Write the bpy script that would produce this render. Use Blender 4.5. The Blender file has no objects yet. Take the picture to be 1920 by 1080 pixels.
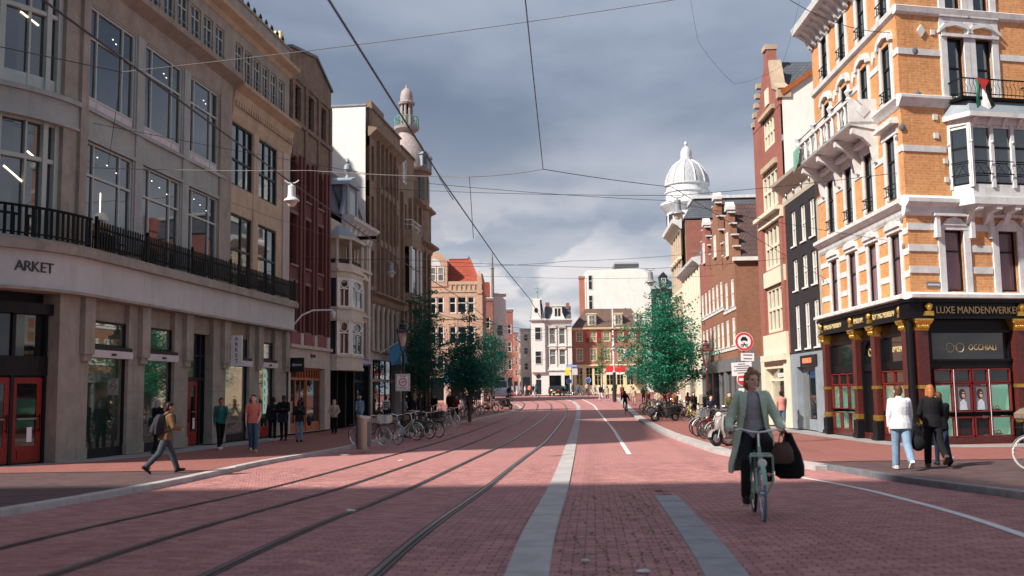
import bpy, math, random
import numpy as np
from mathutils import Vector, Matrix
random.seed(7); np.random.seed(7)
SC = bpy.context.scene
COL = SC.collection
R = math.radians

# ---------------------------------------------------------------- camera
HC = 1.5
cam_d = bpy.data.cameras.new('camera'); cam = bpy.data.objects.new('camera', cam_d); COL.objects.link(cam)
cam_d.sensor_width = 36.0; cam_d.lens = 36.0*1867/1920; cam_d.clip_end = 3000; cam_d.clip_start = .1
_P = math.atan((735-540)/1867.); _Ro = math.atan(.014)
_c, _s = math.cos(_Ro), math.sin(_Ro)
_f = Vector((0, math.cos(_P), math.sin(_P))); _u0 = Vector((0, -math.sin(_P), math.cos(_P))); _r0 = Vector((1, 0, 0))
_r = _c*_r0-_s*_u0; _u = _s*_r0+_c*_u0
cam.matrix_world = Matrix(((_r.x, _u.x, -_f.x, 0), (_r.y, _u.y, -_f.y, 0), (_r.z, _u.z, -_f.z, HC), (0, 0, 0, 1)))
cam_d.dof.use_dof = True; cam_d.dof.focus_distance = 33.0; cam_d.dof.aperture_fstop = 1.3
SC.camera = cam

# ---------------------------------------------------------------- sky, sun, exposure
SUN_EL, SUN_DIR = 40.0, 33.0           # light travels towards (cos, sin) of SUN_DIR
sd = bpy.data.lights.new('sun', 'SUN'); sd.energy = 5.0; sd.angle = R(2.0); sd.color = (1, .93, .83)
sun = bpy.data.objects.new('sun', sd); COL.objects.link(sun)
_d = Vector((math.cos(R(SUN_DIR))*math.cos(R(SUN_EL)), math.sin(R(SUN_DIR))*math.cos(R(SUN_EL)), -math.sin(R(SUN_EL))))
sun.rotation_euler = _d.to_track_quat('-Z', 'Y').to_euler(); sun.location = (-40, -30, 60)
w = bpy.data.worlds.new('World'); SC.world = w; w.use_nodes = True
nt = w.node_tree; N = nt.nodes; LK = nt.links; N.clear()
def nn(t, **k):
    n = N.new(t)
    for a, b in k.items(): setattr(n, a, b)
    return n
def mth(op, a, b=None, clamp=False):
    n = nn('ShaderNodeMath', operation=op, use_clamp=clamp)
    for i, v in enumerate((a, b)):
        if v is None: continue
        if hasattr(v, 'links') or hasattr(v, 'is_output'): LK.new(v, n.inputs[i])
        else: n.inputs[i].default_value = v
    return n.outputs[0]
def mixc(f, a, b):
    n = nn('ShaderNodeMix', data_type='RGBA')
    for i, v in ((0, f), (6, a), (7, b)):
        if hasattr(v, 'is_output'): LK.new(v, n.inputs[i])
        else: n.inputs[i].default_value = v if i == 0 else (*v, 1)
    return n.outputs[2]
def sstep(v, a, b):
    n = nn('ShaderNodeMapRange', interpolation_type='SMOOTHSTEP'); LK.new(v, n.inputs[0])
    n.inputs[1].default_value = a; n.inputs[2].default_value = b
    return n.outputs[0]
sky = nn('ShaderNodeTexSky', sky_type='NISHITA', sun_disc=False, sun_elevation=R(SUN_EL), sun_rotation=R(237), air_density=1.2, dust_density=2.0)
skys = nn('ShaderNodeVectorMath', operation='SCALE'); LK.new(sky.outputs[0], skys.inputs[0]); skys.inputs['Scale'].default_value = .09
tc = nn('ShaderNodeTexCoord'); sx = nn('ShaderNodeSeparateXYZ'); LK.new(tc.outputs['Generated'], sx.inputs[0])
zc = mth('MAXIMUM', sx.outputs[2], 0.0); den = mth('ADD', zc, .16)
cx = mth('DIVIDE', sx.outputs[0], den); cy = mth('DIVIDE', sx.outputs[1], den)
cv = nn('ShaderNodeCombineXYZ'); LK.new(cx, cv.inputs[0]); LK.new(cy, cv.inputs[1])
def noise(vec, scale, det=8, rough=.55, off=(0, 0, 0), st=(1, 1, 1), dist=0):
    m = nn('ShaderNodeMapping'); LK.new(vec, m.inputs[0]); m.inputs[1].default_value = off; m.inputs[3].default_value = st
    n = nn('ShaderNodeTexNoise'); LK.new(m.outputs[0], n.inputs[0]); n.inputs['Scale'].default_value = scale
    n.inputs['Detail'].default_value = det; n.inputs['Roughness'].default_value = rough; n.inputs['Distortion'].default_value = dist
    return n.outputs[0]
n1 = noise(cv.outputs[0], .62, 6, .5, (3.1, 7.4, 0), dist=.4)
n2 = noise(cv.outputs[0], 2.0, 7, .5, (1.7, .3, 0))
big = mth('ADD', mth('MULTIPLY', n1, .72), mth('MULTIPLY', n2, .28))
c_hi = mixc(sstep(big, .38, .62), (.118, .15, .215), (.30, .335, .41))
# towards the horizon the cloud deck opens into bright haze
low = sstep(zc, .30, .06)
c_lo = mixc(sstep(n2, .32, .62), (.40, .42, .48), (.70, .65, .64))
cl = mixc(mth('MULTIPLY', low, .85), c_hi, c_lo)
# heaped clouds standing low over the roofs
n3 = noise(tc.outputs['Generated'], 7.0, 8, .5, (.6, 2.2, 1.3), (1, 1, 1.7))
hz = mth('MULTIPLY', sstep(zc, .26, .12), sstep(n3, .50, .545))
cl = mixc(mth('MULTIPLY', hz, .85), cl, mixc(sstep(n2, .3, .7), (.19, .225, .29), (.33, .36, .42)))
cl = mixc(.88, skys.outputs[0], cl)
bg = nn('ShaderNodeBackground'); LK.new(cl, bg.inputs[0]); bg.inputs[1].default_value = 1.0
wo = nn('ShaderNodeOutputWorld'); LK.new(bg.outputs[0], wo.inputs[0])
SC.view_settings.view_transform = 'Standard'; SC.view_settings.look = 'None'; SC.view_settings.exposure = 0.55; SC.view_settings.gamma = 1.0

# ---------------------------------------------------------------- helpers: meshes
class MB:
    def __init__(s): s.v = []; s.f = []; s.m = []
    def quad(s, *p, m=0):
        i = len(s.v); s.v += [tuple(q) for q in p]; s.f.append(tuple(range(i, i+len(p)))); s.m.append(m); return s
    def box(s, x0, x1, y0, y1, z0, z1, m=0):
        i = len(s.v)
        s.v += [(x0, y0, z0), (x1, y0, z0), (x1, y1, z0), (x0, y1, z0), (x0, y0, z1), (x1, y0, z1), (x1, y1, z1), (x0, y1, z1)]
        for f in ((3, 2, 1, 0), (4, 5, 6, 7), (0, 1, 5, 4), (1, 2, 6, 5), (2, 3, 7, 6), (3, 0, 4, 7)):
            s.f.append(tuple(i+k for k in f)); s.m.append(m)
        return s
    def rings(s, rs, m=0, cap=True, close=False):
        # rs: list of rings (lists of points, same length)
        n = len(rs[0]); i = len(s.v)
        for r in rs: s.v += [tuple(p) for p in r]
        L = len(rs)
        for a in range(L if close else L-1):
            b = (a+1) % L
            for k in range(n):
                k2 = (k+1) % n
                s.f.append((i+a*n+k, i+a*n+k2, i+b*n+k2, i+b*n+k)); s.m.append(m)
        if cap and not close:
            s.f.append(tuple(i+k for k in range(n-1, -1, -1))); s.m.append(m)
            s.f.append(tuple(i+(L-1)*n+k for k in range(n))); s.m.append(m)
        return s
    def tube(s, pts, r, n=6, m=0, cap=True, close=False):
        pts = [Vector(p) for p in pts]; rs = []
        L = len(pts); up = Vector((0, 0, 1))
        for i, p in enumerate(pts):
            if close: t = pts[(i+1) % L]-pts[i-1]
            else: t = pts[min(i+1, L-1)]-pts[max(i-1, 0)]
            t.normalize()
            a = t.cross(up)
            if a.length < .05: a = t.cross(Vector((0, 1, 0)))
            a.normalize(); b = a.cross(t)
            rr = r[i] if isinstance(r, (list, tuple)) else r
            rs.append([p+(a*math.cos(6.28318*k/n)+b*math.sin(6.28318*k/n))*rr for k in range(n)])
        return s.rings([list(reversed(q)) for q in rs], m, cap, close)
    def lathe(s, prof, n=16, c=(0, 0, 0), m=0, cap=True):
        return s.rings([[(c[0]+r*math.cos(6.28318*k/n), c[1]+r*math.sin(6.28318*k/n), c[2]+z) for k in range(n)] for r, z in prof], m, cap)
    def prism(s, poly, axis, a, b, m=0):
        # poly: 2D points; axis 'y': (x,z) extruded in y; 'x': (y,z) ; 'z': (x,y)
        f = {'y': lambda p, t: (p[0], t, p[1]), 'x': lambda p, t: (t, p[0], p[1]), 'z': lambda p, t: (p[0], p[1], t)}[axis]
        return s.rings([[f(p, a) for p in poly], [f(p, b) for p in poly]], m)
    def cap(s, p0, p1, r0, r1, n=10, m=0):
        p0 = Vector(p0); p1 = Vector(p1); t = p1-p0
        if t.length < 1e-5: t = Vector((0, 0, 1e-4))
        tn = t.normalized(); a = tn.cross(Vector((0, 0, 1)))
        if a.length < .05: a = tn.cross(Vector((0, 1, 0)))
        a.normalize(); b = a.cross(tn); rs = []
        for ph in (-80, -50, -20, 0): rs.append((p0+tn*r0*math.sin(R(ph)), r0*math.cos(R(ph))))
        for ph in (0, 20, 50, 80): rs.append((p1+tn*r1*math.sin(R(ph)), r1*math.cos(R(ph))))
        return s.rings([[c+(a*math.cos(6.28318*k/n)+b*math.sin(6.28318*k/n))*r for k in range(n-1, -1, -1)] for c, r in rs], m)
    def ell(s, c, rx, ry, rz, n=12, m=0, rot=None):
        rs = []
        for ph in (-88, -65, -40, -15, 15, 40, 65, 88):
            ring = []
            for k in range(n):
                p = Vector((rx*math.cos(R(ph))*math.cos(6.28318*k/n), ry*math.cos(R(ph))*math.sin(6.28318*k/n), rz*math.sin(R(ph))))
                if rot: p = rot @ p
                ring.append(Vector(c)+p)
            rs.append(ring)
        return s.rings(rs, m)
    def add(s, o, mat=None):
        i = len(s.v); s.v += [tuple(mat @ Vector(v)) for v in o.v] if mat else o.v
        s.f += [tuple(i+k for k in f) for f in o.f]; s.m += o.m; return s
    def mesh(s, name, mats, smooth=False, ang=35):
        me = bpy.data.meshes.new(name); me.from_pydata(s.v, [], s.f)
        for a in mats: me.materials.append(MAT[a] if isinstance(a, str) else a)
        if any(s.m): me.polygons.foreach_set('material_index', s.m)
        if smooth:
            me.polygons.foreach_set('use_smooth', [True]*len(s.f))
            me.set_sharp_from_angle(angle=R(ang))
        me.update(); return me
def ob(name, me, parent=None, loc=None, rot=None, link=True):
    o = bpy.data.objects.new(name, me); COL.objects.link(o)
    if parent: o.parent = parent
    if loc: o.location = loc
    if rot: o.rotation_euler = rot
    return o
def mk(name, mb, mats, parent=None, loc=None, rot=None, smooth=False, ang=35):
    if isinstance(mats, str): mats = [mats]
    return ob(name, mb.mesh(name, mats, smooth, ang), parent, loc, rot)
def tag(o, label=None, cat=None, group=None, kind=None):
    for k, v in (('label', label), ('category', cat), ('group', group), ('kind', kind)):
        if v: o[k] = v
    return o
def empty(name, loc, rz=0, label=None, cat=None, group=None):
    o = ob(name, None, None, loc, (0, 0, rz)); o.empty_display_size = .2
    return tag(o, label, cat, group)
def copy_tree(o, parent=None):
    c = o.copy(); COL.objects.link(c); c.parent = parent
    if parent: c.matrix_parent_inverse = o.matrix_parent_inverse.copy()
    for ch in list(o.children): copy_tree(ch, c)
    return c

# ---------------------------------------------------------------- helpers: materials
MAT = {}
class MN:
    def __init__(s, name):
        s.mt = bpy.data.materials.new(name); s.mt.use_nodes = True; s.t = s.mt.node_tree; s.b = s.t.nodes['Principled BSDF']; MAT[name] = s.mt
    def n(s, t, ins=None, **k):
        x = s.t.nodes.new(t)
        for a, b in k.items(): setattr(x, a, b)
        for a, b in (ins or {}).items():
            if hasattr(b, 'is_output'): s.t.links.new(b, x.inputs[a])
            else: x.inputs[a].default_value = b
        return x
    def lk(s, a, b): s.t.links.new(a, b)
    def mix(s, f, a, b, mode='MIX'):
        x = s.n('ShaderNodeMix', data_type='RGBA', blend_type=mode)
        for i, v in ((0, f), (6, a), (7, b)):
            if hasattr(v, 'is_output'): s.lk(v, x.inputs[i])
            else: x.inputs[i].default_value = v if i == 0 else (*v[:3], 1)
        return x.outputs[2]
    def noise(s, vec, scale, det=5, rough=.6, st=(1, 1, 1)):
        m = s.n('ShaderNodeMapping', {0: vec, 3: st}); x = s.n('ShaderNodeTexNoise', {0: m.outputs[0], 'Scale': scale, 'Detail': det, 'Roughness': rough}); return x.outputs[0]
    def ramp(s, v, a, b):
        return s.n('ShaderNodeMapRange', {0: v, 1: a, 2: b}).outputs[0]
    def vec(s, kind='Object'): return s.n('ShaderNodeTexCoord').outputs[kind]
def sc(c, k): return tuple(min(1, max(0, x*k)) for x in c[:3])
def mat(name, col, rough=.75, var=.18, scale=2.5, bump=.0, metal=0, streak=.0, emit=0, spec=.5, stain=None):
    a = MN(name); v = a.vec(); b = a.b
    f = a.ramp(a.noise(v, scale, 6, .65), .3, .7)
    c = a.mix(f, sc(col, 1-var), sc(col, 1+var))
    if streak:
        f2 = a.ramp(a.noise(v, 1.0, 5, .7, (2.6, 2.6, .22)), .50, .78)
        m2 = a.n('ShaderNodeMath', {0: f2, 1: streak}, operation='MULTIPLY').outputs[0]
        c = a.mix(m2, c, stain or sc(col, .45))
    a.lk(c, b.inputs['Base Color']); b.inputs['Roughness'].default_value = rough; b.inputs['Metallic'].default_value = metal
    b.inputs['Specular IOR Level'].default_value = spec
    if bump:
        bp = a.n('ShaderNodeBump', {'Strength': bump, 'Distance': .02, 'Height': a.noise(v, 22, 6, .7)}); a.lk(bp.outputs[0], b.inputs['Normal'])
    if emit:
        b.inputs['Emission Color'].default_value = (*col[:3], 1); b.inputs['Emission Strength'].default_value = emit
    return a.mt
def brick(name, c1, c2, mortar, bw=.22, bh=.065, ms=.008, var=.25, rough=.8, streak=.25, bump=.5):
    a = MN(name); v = a.vec(); sp = a.n('ShaderNodeSeparateXYZ', {0: v})
    xy = a.n('ShaderNodeMath', {0: sp.outputs[0], 1: sp.outputs[1]}, operation='ADD').outputs[0]
    cb = a.n('ShaderNodeCombineXYZ', {0: xy, 1: sp.outputs[2]})
    t = a.n('ShaderNodeTexBrick', {0: cb.outputs[0], 'Color1': (*c1, 1), 'Color2': (*c2, 1), 'Mortar': (*mortar, 1), 'Scale': 1.0, 'Mortar Size': ms, 'Mortar Smooth': .2, 'Bias': 0, 'Brick Width': bw, 'Row Height': bh})
    f = a.ramp(a.noise(v, .9, 6, .7), .3, .72)
    c = a.mix(f, t.outputs[0], a.mix(.55, t.outputs[0], sc(c2, .55)))
    c = a.mix(var, c, a.mix(a.ramp(a.noise(v, 9, 3), .3, .7), sc(c1, .6), sc(c1, 1.35)))
    if streak:
        f2 = a.ramp(a.noise(v, 1.0, 5, .7, (2.2, 2.2, .2)), .52, .8)
        c = a.mix(a.n('ShaderNodeMath', {0: f2, 1: streak}, operation='MULTIPLY').outputs[0], c, sc(c2, .35))
    a.lk(c, a.b.inputs['Base Color']); a.b.inputs['Roughness'].default_value = rough
    bp = a.n('ShaderNodeBump', {'Strength': bump, 'Distance': .01, 'Height': t.outputs[1]}, invert=True); a.lk(bp.outputs[0], a.b.inputs['Normal'])
    return a.mt
def glass(name, col, rough=.03, ior=1.7, var=.3):
    a = MN(name); v = a.vec('Object'); oi = a.n('ShaderNodeObjectInfo')
    c = a.mix(a.ramp(a.noise(v, .8, 3), .3, .7), sc(col, 1-var), sc(col, 1+var)); c = a.mix(oi.outputs['Random'], sc(col, .5), c)
    a.lk(c, a.b.inputs['Base Color']); a.b.inputs['Roughness'].default_value = rough; a.b.inputs['IOR'].default_value = ior
    return a.mt
def clear_glass(name, tint=(1, 1, 1)):
    a = MN(name); t = a.t; t.nodes.remove(a.b)
    tr = a.n('ShaderNodeBsdfTransparent', {0: (*tint, 1)}); gl = a.n('ShaderNodeBsdfGlossy', {0: (1, 1, 1, 1), 'Roughness': .02})
    lw = a.n('ShaderNodeLayerWeight', {0: .5}); pw = a.n('ShaderNodeMath', {0: lw.outputs['Facing'], 1: 3.2}, operation='POWER'); fr = a.n('ShaderNodeMapRange', {0: pw.outputs[0], 3: .09, 4: .95}); mx = a.n('ShaderNodeMixShader', {0: fr.outputs[0], 1: tr.outputs[0], 2: gl.outputs[0]})
    a.lk(mx.outputs[0], t.nodes['Material Output'].inputs[0]); return a.mt
def tiles(name, c1, c2, w_=.25, h_=.3):
    a = MN(name); v = a.vec(); sp = a.n('ShaderNodeSeparateXYZ', {0: v})
    xy = a.n('ShaderNodeMath', {0: sp.outputs[0], 1: sp.outputs[1]}, operation='ADD').outputs[0]
    cb = a.n('ShaderNodeCombineXYZ', {0: xy, 1: sp.outputs[2]})
    t = a.n('ShaderNodeTexBrick', {0: cb.outputs[0], 'Color1': (*c1, 1), 'Color2': (*c2, 1), 'Mortar': (*sc(c2, .35), 1), 'Scale': 1.0, 'Mortar Size': .02, 'Mortar Smooth': .6, 'Brick Width': w_, 'Row Height': h_}, offset=0)
    c = a.mix(a.ramp(a.noise(v, 1.3, 5), .35, .7), t.outputs[0], sc(c2, .7)); a.lk(c, a.b.inputs['Base Color']); a.b.inputs['Roughness'].default_value = .75
    bp = a.n('ShaderNodeBump', {'Strength': .7, 'Distance': .03, 'Height': t.outputs[1]}, invert=True); a.lk(bp.outputs[0], a.b.inputs['Normal']); return a.mt

mat('plaster_grey', (.33, .365, .35), .85, .16, 1.2, .3, streak=.5)
mat('plaster_fascia', (.47, .49, .485), .8, .12, .8, .2, streak=.4)
mat('sandstone', (.30, .275, .235), .85, .22, 1.5, .35, streak=.5)
mat('sandstone_warm', (.46, .36, .255), .85, .18, 1.5, .3, streak=.4)
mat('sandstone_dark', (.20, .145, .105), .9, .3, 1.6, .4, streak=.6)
mat('brownstone', (.25, .175, .125), .9, .25, 1.4, .4, streak=.55)
mat('stone_light', (.46, .41, .37), .85, .15, 1.5, .25, streak=.35)
mat('cream_paint', (.56, .50, .42), .6, .1, 2, .1, streak=.3)
mat('white_paint', (.76, .74, .70), .55, .08, 3, .08, streak=.3)
mat('white_plaster', (.80, .78, .74), .85, .07, .7, .25, streak=.22)
mat('white_stone', (.62, .625, .63), .75, .14, 3, .3, streak=.55, stain=(.30, .28, .25))
mat('cream_window', (.70, .64, .50), .55, .08, 2)
mat('yellow_paint', (.78, .68, .42), .55, .08, 2)
mat('grey_green_frame', (.40, .46, .43), .5, .1, 3)
mat('dark_green_frame', (.02, .042, .038), .5, .2, 3, spec=.25)
mat('dark_frame', (.012, .013, .015), .5, .2, 3, spec=.2)
mat('black_paint', (.007, .007, .009), .4, .3, 4, spec=.22)
mat('black_iron', (.006, .007, .007), .6, .3, 6, spec=.12)
mat('grey_metal', (.22, .235, .25), .4, .15, 4, metal=.6)
mat('steel', (.45, .45, .44), .32, .15, 5, metal=.9)
mat('chrome', (.72, .72, .72), .18, .05, 5, metal=1)
mat('bronze_bin', (.34, .29, .24), .35, .12, 4, metal=.8)
mat('white_lamp', (.62, .64, .66), .45, .1, 4)
mat('lamp_glass', (.55, .50, .42), .2, .1, 4)
mat('red_door', (.22, .018, .015), .4, .2, 3, spec=.3)
mat('orange_wood', (.36, .10, .03), .45, .25, 4)
mat('red_window', (.20, .035, .045), .6, .25, 3)
mat('red_shutter', (.30, .02, .025), .5, .15, 3)
mat('burgundy', (.085, .018, .016), .3, .4, 18)
mat('gold', (.72, .46, .10), .35, .25, 14, metal=.85)
mat('gold_text', (.62, .50, .26), .45, .1, 8)
mat('slate', (.115, .13, .16), .55, .25, 3, .3)
mat('lead', (.25, .29, .33), .5, .15, 2, .1, streak=.3)
mat('verdigris', (.16, .34, .27), .7, .35, 5, streak=.4)
mat('dome_white', (.60, .62, .65), .6, .14, 2, .2, streak=.8, stain=(.28, .27, .28)); mat('dome_panel', (.40, .41, .44), .6, .22, 5, .3, streak=.6)
mat('dome_brown', (.36, .30, .29), .75, .3, 6, .3, streak=.6)
mat('mint_glow', (.40, .66, .55), .6, .06, 2, emit=.22)  # slight emission in the mint colour stands in for display-case lighting
mat('teal_wall', (.22, .38, .35), .8, .15, 2)
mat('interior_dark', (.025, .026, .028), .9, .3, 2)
mat('interior_floor', (.12, .10, .085), .6, .2, 2)
mat('sign_white', (.80, .80, .80), .4, .04, 2)
mat('sign_black', (.012, .012, .013), .35, .2, 2)
mat('sign_red', (.62, .04, .04), .4, .06, 2)
mat('sign_blue', (.04, .16, .45), .4, .06, 2)
mat('sign_yellow', (.72, .62, .08), .45, .06, 2)
mat('sign_grey', (.16, .16, .17), .5, .1, 2)
mat('awning_white', (.58, .55, .58), .8, .1, 3)
mat('tarp_blue', (.05, .22, .62), .6, .15, 2)
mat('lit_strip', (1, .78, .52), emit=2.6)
mat('lit_spot', (1, .9, .78), emit=2.5)
mat('lit_sign', (.9, .12, .05), emit=1.2)
mat('dress', (.62, .66, .60), .9, .1, 6)
brick('brick_darkred', (.17, .04, .035), (.12, .03, .03), (.10, .07, .065))
brick('brick_red', (.36, .105, .075), (.27, .075, .06), (.34, .25, .2))
brick('brick_orange', (.74, .355, .135), (.54, .20, .065), (.66, .47, .29), .25, .085, .010, .42, .5, .5)
brick('brick_brown', (.34, .15, .085), (.26, .10, .06), (.30, .2, .14), .22, .075)
brick('brick_pink', (.60, .39, .28), (.52, .32, .22), (.45, .32, .24), .5, .2)
brick('brick_black', (.022, .018, .024), (.016, .014, .018), (.03, .026, .03), streak=.1)
brick('brick_far', (.48, .18, .12), (.40, .135, .095), (.40, .26, .2))
tiles('tile_red', (.46, .085, .04), (.38, .065, .035), .22, .26)
tiles('tile_brown', (.20, .115, .09), (.15, .085, .07), .24, .3)
tiles('tile_dark', (.12, .065, .06), (.09, .05, .048), .24, .3)
tiles('slate_tile', (.12, .135, .165), (.095, .105, .13), .22, .2)
glass('glass_dark', (.010, .013, .016))
glass('glass_blue', (.018, .028, .036), ior=2.2)
glass('glass_pale', (.20, .21, .20), .06, 1.5)
glass('glass_mauve', (.22, .115, .145), .12, 1.45, .08)
glass('glass_red', (.10, .02, .03), .2)
glass('poster_dark', (.02, .02, .02))
clear_glass('glass_clear', (.80, .86, .84))
mat('lamp_grey', (.24, .26, .28), .45, .1, 4)
# ---------------------------------------------------------------- ground profile and plan curves
_GY = [-400, 0, 8, 12, 16, 20, 25, 30, 40, 50, 70, 85, 100, 120, 140, 160, 200, 300, 900]
_GZ = [0, 0, 0, -.06, -.19, -.30, -.36, -.39, -.44, -.46, -.42, -.3, -.05, .35, .72, 1.05, 1.4, 1.5, 1.5]
_ty = np.linspace(-400, 900, 2601); _tz = np.convolve(np.pad(np.interp(_ty, _GY, _GZ), 4, mode='edge'), np.ones(9)/9, 'valid')
def gz(y): return float(np.interp(y, _ty, _tz))
PAV = .10
def curve(pts, step=1.0, sm=5):
    pts = np.array(pts, float); s = np.r_[0, np.cumsum(np.hypot(*np.diff(pts, axis=0).T))]
    t = np.arange(0, s[-1], step); x = np.interp(t, s, pts[:, 0]); y = np.interp(t, s, pts[:, 1])
    k = np.ones(sm)/sm; h = sm//2
    x = np.convolve(np.pad(x, h, mode='reflect', reflect_type='odd'), k, 'valid'); y = np.convolve(np.pad(y, h, mode='reflect', reflect_type='odd'), k, 'valid')
    return np.c_[x, y]
def offs(c, d):
    t = np.gradient(c, axis=0); t /= np.hypot(t[:, 0], t[:, 1])[:, None]
    return c+np.c_[t[:, 1], -t[:, 0]]*d          # d > 0: to the right
T2 = curve([(-3.0, -30), (-2.25, 0), (-1.95, 8.5), (-1.68, 12.4), (-.8, 25.2), (.45, 38), (3.24, 76.5), (4.4, 96.6), (4.8, 110), (4.1, 126), (1.9, 142), (-2, 156), (-8, 170)], .5, 21)
T1 = offs(T2, -2.82)
MED = curve([(-.9, -20), (.05, 8.4), (.66, 16.6), (4.86, 75.9), (6.54, 100.8), (7.0, 117), (6.2, 134), (4, 150)], .5, 15)
KL = curve([(-7.8, -30), (-7.4, 8), (-7.22, 14.2), (-7.13, 20), (-7.0, 27.3), (-5.95, 34.4), (-5.19, 48), (-3, 67.65), (-.6, 85.1), (.7, 95.4), (.5, 103), (-.1, 109), (-1.9, 123), (-7, 140), (-14, 158)], .5, 7)
KR = curve([(7.9, -30), (7.5, 8), (7.41, 14.8), (7.21, 18.6), (7.12, 22.5), (6.76, 24.8), (6.26, 29.2), (6.89, 43.9), (8.2, 62.65), (10.86, 94.2), (12.6, 115), (14, 135), (15, 150)], .5, 7)
def kx(c, y): return float(np.interp(y, c[:, 1], c[:, 0]))

SROT = R(4.5)
# procedural paving materials
def paving(name, c1, c2, mortar, bw=.21, bh=.105, rot=0.0, moss=0.0):
    a = MN(name); v = a.vec('Object')
    m = a.n('ShaderNodeMapping', {0: v, 2: (0, 0, rot)})
    t = a.n('ShaderNodeTexBrick', {0: m.outputs[0], 'Color1': (*c1, 1), 'Color2': (*c2, 1), 'Mortar': (*mortar, 1), 'Scale': 1.0, 'Mortar Size': .007, 'Mortar Smooth': .3, 'Brick Width': bw, 'Row Height': bh})
    f = a.ramp(a.noise(v, .35, 7, .7), .3, .7)
    c = a.mix(f, t.outputs[0], a.mix(.6, t.outputs[0], sc(c2, .72)))
    pb_ = a.n('ShaderNodeTexBrick', {0: a.n('ShaderNodeMapping', {0: v, 2: (0, 0, SROT)}).outputs[0], 'Color1': (0, 0, 0, 1), 'Color2': (1, 1, 1, 1), 'Mortar': (.5, .5, .5, 1), 'Scale': 1.0, 'Mortar Size': .0, 'Brick Width': 3.7, 'Row Height': 5.3}).outputs[0]
    c = a.mix(a.mix(.2, (0, 0, 0), pb_), c, sc(c2, .62))
    c = a.mix(a.ramp(a.noise(v, .9, 6, .75, (2.2, .25, 1)), .52, .75), c, a.mix(.5, c, sc(c2, .42)))
    c = a.mix(.22, c, a.mix(a.ramp(a.noise(v, 7, 3), .3, .7), sc(c1, .65), sc(c1, 1.35)))
    a.lk(c, a.b.inputs['Base Color']); a.b.inputs['Roughness'].default_value = .72; a.b.inputs['Specular IOR Level'].default_value = .35
    bp = a.n('ShaderNodeBump', {'Strength': .5, 'Distance': .01, 'Height': t.outputs[1]}, invert=True); a.lk(bp.outputs[0], a.b.inputs['Normal']); return a.mt
RC1, RC2 = (.54, .255, .235), (.44, .19, .18)
paving('road_paving', RC1, RC2, (.10, .055, .055), rot=SROT)
paving('pavement_paving', (.36, .14, .115), (.29, .105, .092), (.12, .065, .055), rot=SROT+R(90))
def brickgeo(name, c1, c2):
    a = MN(name); at = a.n('ShaderNodeAttribute', attribute_name='rnd'); v = a.vec('Object')
    geo = a.n('ShaderNodeNewGeometry')
    c = a.mix(at.outputs['Fac'], sc(c2, .72), sc(c1, 1.12))
    c = a.mix(a.ramp(a.noise(geo.outputs['Position'], .35, 7, .7), .3, .7), c, a.mix(.55, c, sc(c2, .7)))
    pb_ = a.n('ShaderNodeTexBrick', {0: a.n('ShaderNodeMapping', {0: geo.outputs['Position'], 2: (0, 0, SROT)}).outputs[0], 'Color1': (0, 0, 0, 1), 'Color2': (1, 1, 1, 1), 'Mortar': (.5, .5, .5, 1), 'Scale': 1.0, 'Mortar Size': .0, 'Brick Width': 3.7, 'Row Height': 5.3}).outputs[0]
    c = a.mix(a.mix(.2, (0, 0, 0), pb_), c, sc(c2, .62))
    c = a.mix(a.ramp(a.noise(geo.outputs['Position'], .9, 6, .75, (2.2, .25, 1)), .52, .75), c, a.mix(.5, c, sc(c2, .42)))
    c = a.mix(a.ramp(a.noise(geo.outputs['Position'], 30, 4, .7), .35, .75), c, a.mix(.35, c, sc(c2, .5)))
    a.lk(c, a.b.inputs['Base Color']); a.b.inputs['Roughness'].default_value = .68; a.b.inputs['Specular IOR Level'].default_value = .4
    bp = a.n('ShaderNodeBump', {'Strength': .25, 'Distance': .004, 'Height': a.noise(geo.outputs['Position'], 60, 4)}); a.lk(bp.outputs[0], a.b.inputs['Normal'])
brickgeo('road_brick', RC1, RC2); brickgeo('pavement_brick', (.36, .14, .115), (.29, .105, .092))
mat('road_joint', (.085, .045, .046), .95, .4, 3)
a = MN('moss_joint'); v = a.vec(); c = a.mix(a.ramp(a.noise(v, 3, 6, .7), .42, .62), (.06, .035, .035), (.055, .085, .03)); a.lk(c, a.b.inputs['Base Color']); a.b.inputs['Roughness'].default_value = .95
mat('concrete_band', (.43, .40, .39), .8, .22, 1.6, .4, streak=.4)
mat('granite', (.30, .295, .30), .75, .2, 3, .3)
mat('granite_dark', (.15, .155, .175), .75, .25, 3, .3)
mat('flagstone', (.30, .28, .28), .8, .15, 1.1, .25)
mat('road_line', (.74, .72, .70), .7, .1, 5, .1)
mat('rail_steel', (.34, .32, .31), .28, .15, 2, metal=.9)
mat('rail_groove', (.02, .018, .018), .8, .3, 3)
mat('ground_far', (.16, .13, .12), .9, .2, .05)

def ribbon(mb, ca, cb, za, zb=None, m=0):
    zb = za if zb is None else zb
    for i in range(len(ca)-1):
        p = [(ca[i], za), (cb[i], zb), (cb[i+1], zb), (ca[i+1], za)]
        mb.quad(*[(q[0][0], q[0][1], gz(q[0][1])+q[1]) for q in p], m=m)
    return mb
# far ground sheet
mb = MB(); ys = list(range(-400, 0, 40))+list(range(0, 220, 4))+[240, 280, 320, 400, 600, 900]
for y0, y1 in zip(ys[:-1], ys[1:]):
    mb.quad((-900, y0, gz(y0)-.06), (900, y0, gz(y0)-.06), (900, y1, gz(y1)-.06), (-900, y1, gz(y1)-.06))
tag(mk('ground', mb, 'ground_far'), kind='structure')
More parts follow.
